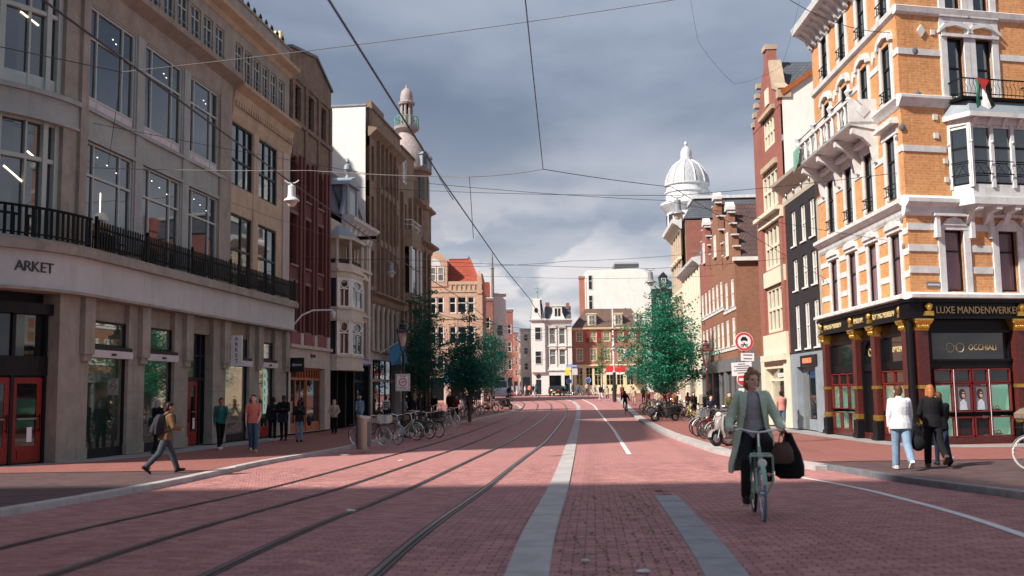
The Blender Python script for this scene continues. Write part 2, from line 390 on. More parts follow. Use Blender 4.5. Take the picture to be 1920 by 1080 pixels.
# the street itself
BRICK_END = 26.0
mb = MB(); ys = list(np.arange(-40, 0, 4))+list(np.arange(0, 170, 1.0))+list(range(170, 330, 10))
for y0, y1 in zip(ys[:-1], ys[1:]):
    if y1 > 157: xl0 = xl1 = -14; xr0 = xr1 = 16
    else: xl0, xl1, xr0, xr1 = kx(KL, y0)-.3, kx(KL, y1)-.3, kx(KR, y0)+.3, kx(KR, y1)+.3
    near = 6 <= y0 < BRICK_END
    dz = -.014 if near else -.004
    xs0 = np.linspace(xl0, xr0, 9); xs1 = np.linspace(xl1, xr1, 9)
    for k in range(8):
        mb.quad((xs0[k], y0, gz(y0)+dz), (xs0[k+1], y0, gz(y0)+dz), (xs1[k+1], y1, gz(y1)+dz), (xs1[k], y1, gz(y1)+dz), m=1 if near else 0)
road = tag(mk('road', mb, ['road_paving', 'road_joint']), kind='structure')
# pavements
def pavement(name, side, K):
    mb = MB(); ys = list(np.arange(-40, 158, 1.0))
    for y0, y1 in zip(ys[:-1], ys[1:]):
        a0, a1 = kx(K, y0), kx(K, y1); o = -1 if side < 0 else 1
        e = 45*o
        near = 10 <= y0 < 24
        z0, z1 = gz(y0)+PAV-(.012 if near else 0), gz(y1)+PAV-(.012 if near else 0)
        p = [(a0+o*.1, y0, z0), (a0+e, y0, z0), (a1+e, y1, z1), (a1+o*.1, y1, z1)]
        if side < 0: p = p[::-1]
        mb.quad(*p, m=1 if near else 0)
    return tag(mk(name, mb, ['pavement_paving', 'road_joint']), kind='structure')
pav_l = pavement('pavement_left', -1, KL); pav_r = pavement('pavement_right', 1, KR)
mb = MB(); mb.box(-60, -14, 157, 240, -1, gz(157)+.08); mb.box(16, 60, 150, 240, -1, gz(157)+.08)
tag(mk('pavement_far', mb, 'pavement_paving'), kind='structure')
# rails
def rail(c, lbl):
    mb = MB()
    ribbon(mb, offs(c, -.075), offs(c, -.05), .006, m=1); ribbon(mb, offs(c, -.05), offs(c, .0), .009, m=0)
    ribbon(mb, offs(c, .0), offs(c, .035), .004, m=1); ribbon(mb, offs(c, .035), offs(c, .05), .008, m=0); ribbon(mb, offs(c, .05), offs(c, .072), .006, m=1)
    tag(mk('tram_rail', mb, ['rail_steel', 'rail_groove']), lbl, kind='structure')
for c, s_ in ((T1, 'left'), (T2, 'right')):
    for d in (-.7175, .7175): rail(offs(c, d), 'steel tram rail of the %s track sunk in the red paving' % s_)
# concrete band between tracks and lane: one slab after another
def slabs(parent, name, c, wd, h, matn, L=2, gap=.012, y0=5, y1=140, jit=0):
    n = 0; i = 0
    while i+L < len(c):
        a, b = c[i], c[i+L]
        if y0 <= a[1] and b[1] <= y1:
            d = b-a; ln = np.hypot(*d); u = d/ln; nx = np.array([u[1], -u[0]])
            mb = MB(); q = []
            for s_, t_ in ((gap, -wd/2), (gap, wd/2), (ln-gap, wd/2), (ln-gap, -wd/2)):
                p = a+u*s_+nx*t_; q.append((p[0], p[1]))
            zt = [gz(p[1])+h+random.uniform(-jit, jit) for p in q]; e = .012; cxy = (a+b)/2
            top = [(cxy[0]+(p[0]-cxy[0])*(1-e*2/wd*.3), cxy[1]+(p[1]-cxy[1])*(1-e/ln), z) for p, z in zip(q, zt)]
            mb.rings([[(p[0], p[1], gz(p[1])-.05) for p in q], [(p[0], p[1], z-.012) for p, z in zip(q, zt)], top])
            o = mk(name, mb, matn, parent); n += 1
        i += L
slabs(road, 'concrete_slab', MED, .37, .022, 'concrete_band', 3, .008)
GR = curve([(.95, 2), (1.72, 8.29), (2.53, 17.5)], .6, 1)
slabs(road, 'granite_slab', GR, .36, .012, 'granite', 2, .014, 2, 17.7, .003)
# kerbs
slabs(pav_l, 'kerb_stone', KL, .24, PAV+.006, 'concrete_band', 2, .006, 8, 128, .002)
iR = [i for i in range(len(KR)) if KR[i, 1] < 22.6][-1]
slabs(pav_r, 'kerb_stone', KR[:iR+2], .2, PAV+.012, 'granite_dark', 2, .008, 6, 40, .003)
slabs(pav_r, 'kerb_stone', offs(KR[iR:], -.12), .5, PAV+.006, 'concrete_band', 2, .006, 20, 128, .002)
# painted lines
mb = MB()
W1 = curve([(3.41, 29.9), (5.05, 51), (6.61, 75), (8.29, 103.3), (8.66, 128)], 1, 9); ribbon(mb, offs(W1, -.07), offs(W1, .07), .006)
W2 = curve([(5.74, 20.8), (5.98, 17.85), (5.63, 13.65), (5.24, 10.5), (4.3, 5)], .4, 9); ribbon(mb, offs(W2, .06), offs(W2, -.06), .006)
W3 = curve([(5.57, 21.9), (5.66, 21.2)], .3, 1); ribbon(mb, offs(W3, -.06), offs(W3, .06), .006)
tag(mk('road_marking', mb, 'road_line', road), kind='structure')
# flagstone bands in front of the shops
mb = MB(); FA = curve([(-20, 22.5), (-15.5, 24.2), (-12.4, 27.0), (-11.1, 30), (-10.35, 36), (-9.4, 44)], 1, 5); ribbon(mb, offs(FA, -2.2), FA, PAV+.004)
FB = curve([(18, 29.6), (14.5, 29.0), (12.2, 29.4), (11.5, 31), (11.6, 40), (11.8, 50)], 1, 3); ribbon(mb, FB, offs(FB, 1.6), PAV+.004)
tag(mk('flagstone_band', mb, 'flagstone'), kind='structure')

# ---------------------------------------------------------------- paving bricks as geometry in the foreground
def brick_field(name, parent, matn, rot, inside, y0, y1, zoff, nsingle, bw=.21, bh=.105):
    ca, sa = math.cos(rot), math.sin(rot); V = []; F = []; RN = []; cand = []
    for j in range(int((y0-4)/bh), int((y1+4)/bh)):
        for i in range(int(-16/bw), int(16/bw)):
            q = (i+.5*(j % 2))*bw; p = j*bh
            x = q*ca+p*sa; y = -q*sa+p*ca
            if not (y0 < y < y1) or abs(x) > y*.53+.4 or not inside(x, y): continue
            cand.append((y, x))
    cand.sort()
    single = cand[:nsingle]; rest = cand[nsingle:]
    g = .0045; ch = .005
    def shape(x, y, dz, local):
        hx, hy = bw/2-g, bh/2-g; out = []
        for (ix, iy, z) in ((hx, hy, -.03), (hx-.001, hy-.001, -ch), (hx-ch, hy-ch, 0)):
            for sx_, sy_ in ((-1, -1), (1, -1), (1, 1), (-1, 1)):
                lx, ly = sx_*ix, sy_*iy; X = lx*ca+ly*sa; Y = -lx*sa+ly*ca
                out.append((X, Y, z) if local else (x+X, y+Y, gz(y+Y)+zoff+z+dz))
        return out
    FS = [(8, 9, 10, 11)]+[(k+4*r, (k+1) % 4+4*r, (k+1) % 4+4*r+4, k+4*r+4) for r in (0, 1) for k in range(4)]
    for y, x in rest:
        i0 = len(V); V += shape(x, y, random.uniform(-.003, .0015), False); F += [tuple(i0+k for k in f) for f in FS]; RN += [random.random()]*len(FS)
    if rest:
        me = bpy.data.meshes.new(name+'_field'); me.from_pydata(V, [], F); me.materials.append(MAT[matn])
        at = me.attributes.new('rnd', 'FLOAT', 'FACE'); at.data.foreach_set('value', RN); me.update()
        tag(ob(name+'_field', me, parent), kind='stuff')
    ms = []
    for k in range(6):
        me = bpy.data.meshes.new(name); me.from_pydata(shape(0, 0, 0, True), [], FS); me.materials.append(MAT[matn])
        at = me.attributes.new('rnd', 'FLOAT', 'FACE'); at.data.foreach_set('value', [k/5]*len(FS)); me.update(); ms.append(me)
    for y, x in single:
        ob(name, random.choice(ms), parent, (x, y, gz(y)+zoff+random.uniform(-.003, .0015)))
RL = [offs(c, d) for c in (T1, T2) for d in (-.7175, .7175)]
def on_road(x, y):
    if not (kx(KL, y)+.02 < x < kx(KR, y)+.05): return False
    if abs(x-kx(MED, y)) < .07: return False
    return not (y < 17.7 and abs(x-kx(GR, y)) < .07)
brick_field('paving_brick', road, 'road_brick', SROT, on_road, 7.2, BRICK_END, .0, 300)
brick_field('pavement_brick', pav_l, 'pavement_brick', SROT+R(90), lambda x, y: x < kx(KL, y)-.02 and not (y > 22.5 and x < -12.2), 12.5, 24, PAV, 150)
brick_field('pavement_brick', pav_r, 'pavement_brick', SROT+R(90), lambda x, y: x > kx(KR, y)+.02, 12.5, 24, PAV, 150)
# moss tufts in the joints of the old lane strip
mb = MB()
for _ in range(420):
    y = random.uniform(7.6, 17.2)**1.0; t = random.random(); x = kx(MED, y)+.25+t*(kx(GR, y)-kx(MED, y)-.5)
    i_ = round(x/.21)*.21+random.uniform(-.012, .012)
    if random.random() < .6: x = i_
    for k in range(5):
        a_ = random.uniform(0, 6.28); l_ = random.uniform(.012, .035); dx, dy = math.cos(a_)*l_, math.sin(a_)*l_*1.6
        mb.quad((x-dy*.2, y+dx*.2, gz(y)), (x+dy*.2, y-dx*.2, gz(y)), (x+dx, y+dy, gz(y)+random.uniform(.004, .014)))
mat('moss', (.05, .13, .035), .9, .4, 8)
tag(mk('moss_tufts', mb, 'moss'), 'green moss growing in the paving joints', 'moss', kind='stuff')
# scraps of paper on the paving
mat('paper', (.72, .70, .68), .8, .08, 4)
for k, (x, y, s_, l_) in enumerate([(.62, 9.1, .06, 'white paper scrap on the mossy bricks, nearest the camera'), (1.05, 8.5, .07, 'flat white scrap beside the granite slabs in the foreground'), (-2.3, 14.2, .09, 'small white litter flake between the tram rails'), (-5.3, 31.5, .16, 'pale scrap lying on the kerb near the waste bin'), (-3.2, 28.4, .10, 'tiny white scrap on the sunlit tram track'), (-6.9, 24.7, .09, 'pale crumpled leaf on the left pavement by the kerb'), (10.6, 24.6, .14, 'white scrap on the pavement near the optician')]):
    mb = MB(); n = 7; zz = gz(y)+(PAV if (x < -6 or x > 8) else 0)+.008
    pts = [(x+math.cos(6.283*i/n)*s_*random.uniform(.5, 1), y+math.sin(6.283*i/n)*s_*random.uniform(.4, .9)) for i in range(n)]
    mb.rings([[(p[0], p[1], zz) for p in pts], [(p[0], p[1], zz+random.uniform(.004, .02)) for p in pts]]); tag(mk('paper_scrap', mb, 'paper'), l_, 'litter', 'litter on the paving')
# ---------------------------------------------------------------- building kit
CACHE = {}
def lin(a, b, t): return a+(b-a)*t
def txt_mesh(s, size, depth=.012, m='sign_black', align='LEFT', sx=1.0):
    k = ('t', s, size, depth, m, align, sx)
    if k in CACHE: return CACHE[k]
    cu = bpy.data.curves.new('lettering', 'FONT'); cu.body = s; cu.size = size; cu.extrude = depth; cu.align_x = align; cu.resolution_u = 3
    o = bpy.data.objects.new('lettering', cu); COL.objects.link(o)
    dg = bpy.context.evaluated_depsgraph_get(); me = bpy.data.meshes.new_from_object(o.evaluated_get(dg))
    bpy.data.objects.remove(o); bpy.data.curves.remove(cu)
    me.materials.clear(); me.materials.append(MAT[m])
    if sx != 1.0: me.transform(Matrix.Diagonal((sx, 1, 1, 1)))
    CACHE[k] = me; return me
class Bld:
    def __init__(s, name, label, P0, head, z0, cat='building'):
        s.o = empty(name, (P0[0], P0[1], z0), R(90-head), label, cat)
    def part(s, name, mb, mats, parent=None, smooth=False, loc=None): return mk(name, mb, mats, parent or s.o, loc, smooth=smooth)
    def box(s, name, u0, u1, d0, d1, v0, v1, m, parent=None): return s.part(name, MB().box(u0, u1, d0, d1, v0, v1), m, parent)
    def wall(s, name, u0, u1, v0, v1, holes, m, d=0, rev=.22, parent=None):
        us = sorted({u0, u1, *[x for h in holes for x in (h[0], h[1]) if u0 < x < u1]}); vs = sorted({v0, v1, *[x for h in holes for x in (h[2], h[3]) if v0 < x < v1]})
        mb = MB()
        for a, b in zip(us[:-1], us[1:]):
            run = None
            for c, e in zip(vs[:-1], vs[1:]):
                cu, cv_ = (a+b)/2, (c+e)/2
                solid = not any(h[0] < cu < h[1] and h[2] < cv_ < h[3] for h in holes)
                if solid: mb.quad((a, d, c), (b, d, c), (b, d, e), (a, d, e))
        for h in holes:
            a, b, c, e = h[:4]; q = d+rev
            mb.quad((a, d, c), (a, d, e), (a, q, e), (a, q, c)); mb.quad((b, d, e), (b, d, c), (b, q, c), (b, q, e))
            mb.quad((a, d, e), (b, d, e), (b, q, e), (a, q, e)); mb.quad((b, d, c), (a, d, c), (a, q, c), (b, q, c))
        return s.part(name, mb, m, parent)
    def hull(s, u0, u1, d0, d1, v0, v1, m, name='rear_block'): return s.box(name, u0, u1, d0, d1, v0, v1, m)
    def cornice(s, name, u0, u1, prof, m, back=.1, parent=None):
        poly = [(-o_, v_) for o_, v_ in prof]; poly += [(back, prof[-1][1]), (back, prof[0][1])]
        return s.part(name, MB().prism(poly, 'x', u0, u1), m, parent)
    def win(s, u, v, w, h, cols=1, rows=(), fm='white_paint', gm='glass_dark', d=.12, ft=.06, mt=.045, fd=.08, name='window', parent=None, sill=None, bars=(0, 0), barm=None):
        cs = [i/cols for i in range(1, cols)] if isinstance(cols, int) else list(cols)
        k = ('w', round(w, 3), round(h, 3), tuple(cs), tuple(rows), fm, ft, mt, fd, bars, sill)
        if k not in CACHE:
            mb = MB(); mb.box(0, ft, 0, fd, 0, h); mb.box(w-ft, w, 0, fd, 0, h); mb.box(ft, w-ft, 0, fd, 0, ft); mb.box(ft, w-ft, 0, fd, h-ft, h)
            for c in cs: mb.box(w*c-mt/2, w*c+mt/2, .008, fd-.004, ft, h-ft)
            for r_ in rows: mb.box(ft, w-ft, .004, fd-.008, h*r_-mt/2, h*r_+mt/2)
            bx, bz = bars
            us = [ft]+[w*c for c in cs]+[w-ft]; vs = [ft]+[h*r_ for r_ in rows]+[h-ft]
            for a, b in zip(us[:-1], us[1:]):
                for i in range(1, bx+1): mb.box(lin(a, b, i/(bx+1))-.012, lin(a, b, i/(bx+1))+.012, .03, .05, ft, h-ft)
            for a, b in zip(vs[:-1], vs[1:]):
                for i in range(1, bz+1): mb.box(ft, w-ft, .028, .052, lin(a, b, i/(bz+1))-.012, lin(a, b, i/(bz+1))+.012)
            if sill: mb.box(-.05, w+.05, -sill, .02, -.07, -.003)
            CACHE[k] = (mb.mesh(name, [fm]), us, vs)
        me, us, vs = CACHE[k]
        f = ob(name, me, parent or s.o, (u, d, v))
        for a, b in zip(us[:-1], us[1:]):
            for c, e in zip(vs[:-1], vs[1:]):
                kk = ('p', round(b-a, 3), round(e-c, 3), gm)
                if kk not in CACHE: CACHE[kk] = MB().box(-(b-a)/2, (b-a)/2, 0, .012, -(e-c)/2, (e-c)/2).mesh('pane', [gm])
                ob('pane', CACHE[kk], f, ((a+b)/2, fd*.62, (c+e)/2), (R(random.uniform(-.35, .35)), 0, R(random.uniform(-.35, .35))))
        return f
    def text(s, t, u, v, size, m, d=-.01, parent=None, sx=1.0, align='LEFT', depth=.01):
        return ob('lettering', txt_mesh(t, size, depth, m, align, sx), parent or s.o, (u, d, v), (R(90), 0, 0))
    def arch(s, u, w, vs, rise, m, d=-.004, th=.1, n=10, name='arch_head', parent=None):
        mb = MB(); P = []
        for k in range(n+1):
            x = w*k/n; t = (x-w/2)/(w/2); P.append((u+x, vs+rise*math.sqrt(max(0, 1-t*t))))
        top = vs+rise+.004
        for (x0, z0), (x1, z1) in zip(P[:-1], P[1:]):
            mb.quad((x0, d, z0), (x1, d, z1), (x1, d, top), (x0, d, top)); mb.quad((x0, d+th, z0), (x1, d+th, z1), (x1, d, z1), (x0, d, z0))
        return s.part(name, mb, m, parent)
def railing(b, name, u0, u1, v0, h, d, n, m, parent=None, pw=.02, posts=(), smat=None):
    f = b.part(name, MB().box(u0, u1, d-.025, d+.025, v0+h-.05, v0+h).box(u0, u1, d-.02, d+.02, v0+.06, v0+.1), m, parent)
    key = ('bal', pw, h, m)
    if key not in CACHE: CACHE[key] = MB().box(-pw/2, pw/2, -.012, .012, 0, h-.05).mesh('baluster', [m])
    for i in range(n): ob('baluster', CACHE[key], f, (lin(u0, u1, (i+.5)/n), d, v0))
    return f

# ================================================================ LEFT 1: corner department store
zA = gz(28.74)+PAV
A = Bld('fashion_store_building', 'grey and sandstone corner store with curved glazed corner and black balcony fence', (-12.56, 28.74), 7, zA)
AW = 17.45
r_ = 4.6
def arcp(s_, off=0):      # point on the curved corner, s_ metres left of u = 0
    t = s_/r_; return (-(r_+off)*math.sin(t), r_-(r_+off)*math.cos(t))
def arcstrip(mb, s0, s1, v0, v1, o0, o1, m=0, n=None):
    n = n or max(2, int((s1-s0)/.35)); R4 = []
    for k in range(n+1):
        s_ = lin(s0, s1, k/n); a, b = arcp(s_, o1), arcp(s_, o0)
        R4.append([(a[0], a[1], v0), (b[0], b[1], v0), (b[0], b[1], v1), (a[0], a[1], v1)])
    return mb.rings(R4, m)
SA = 7.8
# blocks behind
A.hull(.02, AW, .5, 14, 4.3, 17.6, 'sandstone'); mbk = MB()
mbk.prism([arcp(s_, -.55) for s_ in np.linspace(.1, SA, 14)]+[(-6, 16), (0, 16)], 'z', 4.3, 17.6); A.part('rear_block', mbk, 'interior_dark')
# ground floor: pilasters, bays
pil = [(0, .66), (2.87, 4.05), (6.05, 7.26), (9.27, 10.56), (12.85, 14.1), (15.81, 17.4)]
A.box('lintel', .02, AW-.02, .14, .5, 4.1, 4.75, 'sandstone')
for a, b in pil:
    p = A.part('pilaster', MB().box(a, b-.12, -.03, .5, 0, 4.72).box(a-.03, b-.09, -.06, .5, 0, .35), 'sandstone')
    A.box('corbel', b-.62, b-.08, -.2, -.03, 3.05, 4.7, 'sandstone', p); A.box('corbel', b-.55, b-.14, -.14, -.03, 2.85, 3.05, 'sandstone', p)
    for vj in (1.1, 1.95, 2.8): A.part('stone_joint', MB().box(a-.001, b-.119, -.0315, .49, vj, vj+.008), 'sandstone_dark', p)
def shopbay(a, b, door=False):
    f = A.part('shop_window', MB().box(a, b, .08, .18, 0, .28).box(a, a+.06, .08, .18, .28, 4.1).box(b-.06, b, .08, .18, .28, 4.1).box(a, b, .08, .18, 3.18, 3.4).box(a, b, .08, .18, 4.03, 4.1), 'dark_frame')
    ob('pane', MB().box(a+.06, b-.06, .12, .132, .28, 3.18).mesh('pane', ['glass_clear']), f); ob('pane', MB().box(a+.06, b-.06, .12, .132, 3.4, 4.03).mesh('pane', ['glass_clear']), f)
    aw = A.part('awning', MB().box(a-.02, b+.05, -.12, .2, 3.2, 3.32, 1).prism([(-.14, 2.98), (-.16, 3.2), (.15, 3.2), (.1, 2.98)], 'x', a-.02, b+.05), ['awning_white', 'dark_frame'])
    A.text('ARKET', (a+b)/2-.12, 3.05, .1, 'sign_black', -.165, aw)
    # interior
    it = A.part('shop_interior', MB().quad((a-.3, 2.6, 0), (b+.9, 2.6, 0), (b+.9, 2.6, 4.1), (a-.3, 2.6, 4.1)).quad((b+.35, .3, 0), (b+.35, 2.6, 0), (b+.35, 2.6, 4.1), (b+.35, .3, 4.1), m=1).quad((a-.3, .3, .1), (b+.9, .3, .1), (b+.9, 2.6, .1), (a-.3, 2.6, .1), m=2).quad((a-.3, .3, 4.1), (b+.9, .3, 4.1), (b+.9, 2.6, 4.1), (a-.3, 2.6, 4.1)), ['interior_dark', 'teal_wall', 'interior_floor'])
    ob('added_fill_strip', MB().box(a+.2, b-.2, 1.2, 1.3, 3.95, 4.0).mesh('added_fill_strip', ['lit_strip']), it)  # added glowing strip under the ceiling, brightens the shop interior
    for k in range(3): ob('spotlight', MB().ell((lin(a, b, .25+.25*k), 1.1+.3*k, 4.0), .04, .04, .03, 8).mesh('spotlight', ['lit_spot']), it)
    return f
for a, b in ((.66, 2.87), (4.05, 6.05), (10.56, 12.85), (14.1, 15.81)): shopbay(a-.1, b+.02)
# door bay with red doors
a, b = 7.14, 9.29
A.part('door_surround', MB().box(a, b, .3, .42, 2.35, 2.5).box(a, a+.09, .3, .42, 0, 4.1).box(b-.5, b-.41, .3, .42, 0, 4.1).box(b-.09, b, .3, .42, 0, 4.1).box(a, b, .3, .42, 3.25, 3.33), 'dark_frame')
A.box('transom_pane', a+.09, b-.5, .36, .37, 2.5, 4.1, 'glass_dark'); A.box('side_pane', b-.41, b-.09, .36, .37, .05, 4.1, 'glass_dark')
def red_door(u, w, d, par=None):
    dr = A.part('door', MB().box(0, .16, 0, .06, 0, 2.3).box(w-.16, w, 0, .06, 0, 2.3).box(.16, w-.16, 0, .06, 0, .45).box(.16, w-.16, 0, .06, 2.14, 2.3).box(.22, w-.22, -.02, .0, .1, .36), 'red_door', par, loc=(u, d, .04))
    ob('pane', MB().box(.16, w-.16, .02, .032, .45, 2.14).mesh('pane', ['glass_dark']), dr)
    ob('door_handle', MB().tube([(w-.1, -.08, .8), (w-.1, -.08, 1.3)], .018, 6).box(w-.11, w-.09, -.08, 0, .85, .88).box(w-.11, w-.09, -.08, 0, 1.22, 1.25).mesh('door_handle', ['black_iron']), dr)
    ob('push_bar', MB().box(.16, w-.16, -.05, -.03, 1.16, 1.2).mesh('push_bar', ['grey_metal']), dr)
    ob('notice', MB().box(w*.55, w*.55+.16, .012, .018, .55, .95).mesh('notice', ['sign_white']), dr)
red_door(a+.1, .75, .33); red_door(a+.86, .72, .33)
# curved corner: piers, doors, transom glazing
mb = MB(); arcstrip(mb, .02, .95, 0, 4.72, -.5, .05); arcstrip(mb, .6, .95, 0, 4.72, .05, .12); A.part('corner_pier', mb, 'sandstone')
mb = MB(); arcstrip(mb, 5.2, SA, 0, 4.72, -.5, .05); A.part('corner_pier', mb, 'sandstone')
mb = MB(); arcstrip(mb, .95, 5.2, 2.42, 2.95, -.4, -.25); 
for s_ in (.97, 2.05, 3.2, 4.3, 5.1): arcstrip(mb, s_, s_+.1, 0, 4.3, -.42, -.26, n=2)
arcstrip(mb, .95, 5.2, 4.1, 4.4, -.4, -.1); A.part('corner_shopfront_frame', mb, 'dark_frame')
for s0, s1 in ((1.07, 2.05), (2.15, 3.2), (3.3, 4.3), (4.4, 5.1)):
    mb = MB(); arcstrip(mb, s0, s1, 2.95, 4.1, -.36, -.345, n=3); A.part('transom_pane', mb, 'glass_dark')
for s0, s1 in ((1.08, 2.1), (2.12, 3.2), (3.22, 4.28)):
    p0, p1 = arcp(s0, -.3), arcp(s1, -.3); ww = math.hypot(p1[0]-p0[0], p1[1]-p0[1])
    h_ = A.part('door_frame', MB().box(0, ww, .06, .07, 0, 2.4), 'interior_dark', loc=(p1[0], p1[1], .02)); h_.rotation_euler = (0, 0, math.atan2(p0[1]-p1[1], p0[0]-p1[0]))
    red_door(0.005, ww-.01, 0, h_)
# fascia and ledge
mb = MB().box(-.01, AW, -.34, .5, 4.78, 5.78); arcstrip(mb, 0, SA, 4.78, 5.78, -.5, .34); A.part('fascia', mb, 'plaster_fascia')
mb = MB().box(-.01, AW+.05, -.40, .45, 4.70, 4.78); arcstrip(mb, 0, SA, 4.70, 4.78, -.5, .40); A.part('fascia_moulding', mb, 'sandstone')
mb = MB().box(-.01, AW+.06, -.52, .5, 5.78, 6.02).box(-.01, AW+.06, -.44, .5, 6.02, 6.1); arcstrip(mb, 0, SA, 5.78, 6.02, -.5, .52); arcstrip(mb, 0, SA, 6.02, 6.1, -.5, .44); A.part('balcony_ledge', mb, 'sandstone')
# lettering on the curve
for ch, s_ in zip('ARKET', (2.36, 2.15, 1.94, 1.73, 1.53)):
    p = arcp(s_, .35); t = s_/r_
    o = ob('lettering', txt_mesh(ch, .40, .02, 'sign_black', 'CENTER'), A.o, (p[0], p[1], 5.2), (R(90), 0, -t))
# balcony fence: slats one by one
key = MB().box(-.043, .043, -.01, .01, .06, .82).prism([(-.043, .82), (.043, .82), (0, .87)], 'y', -.012, .012).mesh('baluster', ['black_iron'])
f1 = A.part('balcony_fence', MB().box(.2, AW-.1, -.42, -.38, 6.22, 6.28).box(.2, AW-.1, -.42, -.38, 6.72, 6.78), 'black_iron')
for k in range(112): ob('baluster', key, f1, (.22+k*.1535, -.43, 6.1+random.uniform(-.01, .01)))
for u in (.12, 3.2, 6.5, 9.9, 13.6, 17.25): ob('fence_post', MB().box(-.035, .035, -.04, .04, 0, .98).mesh('fence_post', ['black_iron']), f1, (u, -.40, 6.1))
mb = MB(); arcstrip(mb, .1, SA, 6.2, 6.24, .36, .40); arcstrip(mb, .1, SA, 6.92, 6.98, .34, .42)
f2 = A.part('corner_railing', mb, 'black_iron')
for k in range(44):
    s_ = .15+k*.175; p = arcp(s_, .38)
    ob('baluster', key, f2, (p[0], p[1], 6.08), (0, 0, -s_/r_))
# upper floors, section one (three wide bays)
bays = [(.1, 2.9), (3.56, 6.3), (6.83, 9.5)]
h1 = [(a, b, 6.15, 9.4) for a, b in bays]; h2 = [(a, b, 10.4, 13.55) for a, b in bays]
A.wall('upper_wall', .0, 10.1, 6.1, 13.75, h1+h2, 'plaster_grey', 0, .14)
for a, b in bays:
    w_ = b-a
    A.win(a, 6.15, w_, 3.25, (.2, .74), (.69,), 'grey_green_frame', 'glass_blue', .05, .07, .07, .1)
    A.win(a, 10.7, w_, 2.85, (.2, .74), (.66,), 'grey_green_frame', 'glass_blue', .05, .07, .07, .1)
    A.part('apron_panel', MB().box(a, b, .07, .14, 10.4, 10.7).box(a+.05, a+w_*.2-.04, .05, .07, 10.45, 10.65).box(a+w_*.2+.04, a+w_*.74-.04, .05, .07, 10.45, 10.65).box(a+w_*.74+.04, b-.05, .05, .07, 10.45, 10.65), 'awning_white')
    for k in range(3): A.part('spotlight', MB().ell((lin(a, b, .3+.2*k), .106, 9.05-.12*k), .035, .004, .014, 8), 'lit_spot')
    A.part('spotlight', MB().ell((lin(a, b, .55), .106, 13.0), .04, .004, .015, 8).ell((lin(a, b, .62), .106, 12.92), .04, .004, .015, 8), 'lit_spot')
A.part('sill_course', MB().box(0, 10.1, -.1, .05, 10.28, 10.4).box(0, 10.1, -.06, .05, 9.4, 9.52), 'plaster_grey')
for u in (2.98, 6.38): A.box('pier', u, u+.5, -.05, .02, 6.1, 13.6, 'plaster_grey')
A.box('pier', 9.52, 10.62, -.07, .3, 6.1, 14.0, 'sandstone')
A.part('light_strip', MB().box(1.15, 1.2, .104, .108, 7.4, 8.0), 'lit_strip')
# section two
b2 = [(10.75, 13.0), (13.65, 15.9)]
A.wall('upper_wall', 10.62, AW, 6.1, 13.2, [(a, b, v0, v1) for a, b in b2 for v0, v1 in ((6.15, 9.14), (10.3, 12.9))], 'sandstone_warm', 0, .14)
for a, b in b2:
    A.win(a, 6.15, b-a, 2.99, (.56,), (.52,), 'dark_green_frame', 'glass_blue', .05, .07, .08, .1, bars=(0, 0)); A.win(a, 10.3, b-a, 2.6, (.36, .7), (.42,), 'dark_green_frame', 'glass_blue', .05, .07, .08, .1)
A.box('pier', 13.05, 13.6, -.04, .02, 6.1, 12.95, 'sandstone_warm'); A.box('pier', 16.6, AW, -.06, .02, 6.1, 13.0, 'stone_light')
# cornice between third and top floor
A.cornice('cornice', 0, 10.62, [(.02, 13.6), (.1, 13.9), (.12, 14.25), (.55, 14.45), (.6, 14.62), (.1, 14.75)], 'sandstone')
A.cornice('cornice', 10.62, AW+.1, [(.02, 12.95), (.1, 13.2), (.14, 13.75), (.22, 14.1), (.55, 14.3), (.58, 14.42), (.1, 14.55)], 'sandstone_warm')
for k in range(26): A.box('dentil', 10.7+k*.26, 10.7+k*.26+.13, -.24, -.12, 13.5, 13.72, 'sandstone_warm')
# top storey
tops = []
for u0, u1, n in ((.3, 10.0, 9), (10.9, 16.9, 6)):
    for k in range(n):
        a = lin(u0, u1, k/n)+.12; b = lin(u0, u1, (k+1)/n)-.12; tops.append((a, b, 14.85, 16.3))
A.wall('top_storey_wall', 0, AW, 14.5, 17.0, tops, 'sandstone', 0, .16)
for a, b, c, e in tops: A.win(a, c, b-a, e-c, (.5,), (.7,), 'grey_green_frame', 'glass_blue', .06, .05, .05, .08); A.part('guard_bar', MB().box(a, b, -.04, -.02, c+.42, c+.45).box(a, b, -.04, -.02, c+.2, c+.22), 'grey_metal')
A.cornice('roof_cornice', 0, AW+.15, [(.02, 16.75), (.15, 16.9), (.45, 17.05), (.5, 17.18), (.1, 17.3)], 'sandstone_warm')
A.box('parapet', 0, AW, -.02, .4, 17.25, 18.1, 'sandstone'); A.box('parapet_coping', 0, AW, -.08, .45, 18.1, 18.18, 'sandstone')
key = MB().box(-.07, .07, -.07, .07, 0, .16).lathe([(.05, .16), (.09, .22), (.07, .3), (.01, .42)], 8).mesh('finial', ['black_iron'])
for k in range(24): ob('finial', key, A.o, (.6+k*.7, .1, 18.18))
A.box('chimney_block', AW-.5, AW, .3, 1.0, 18.1, 18.95, 'yellow_paint')
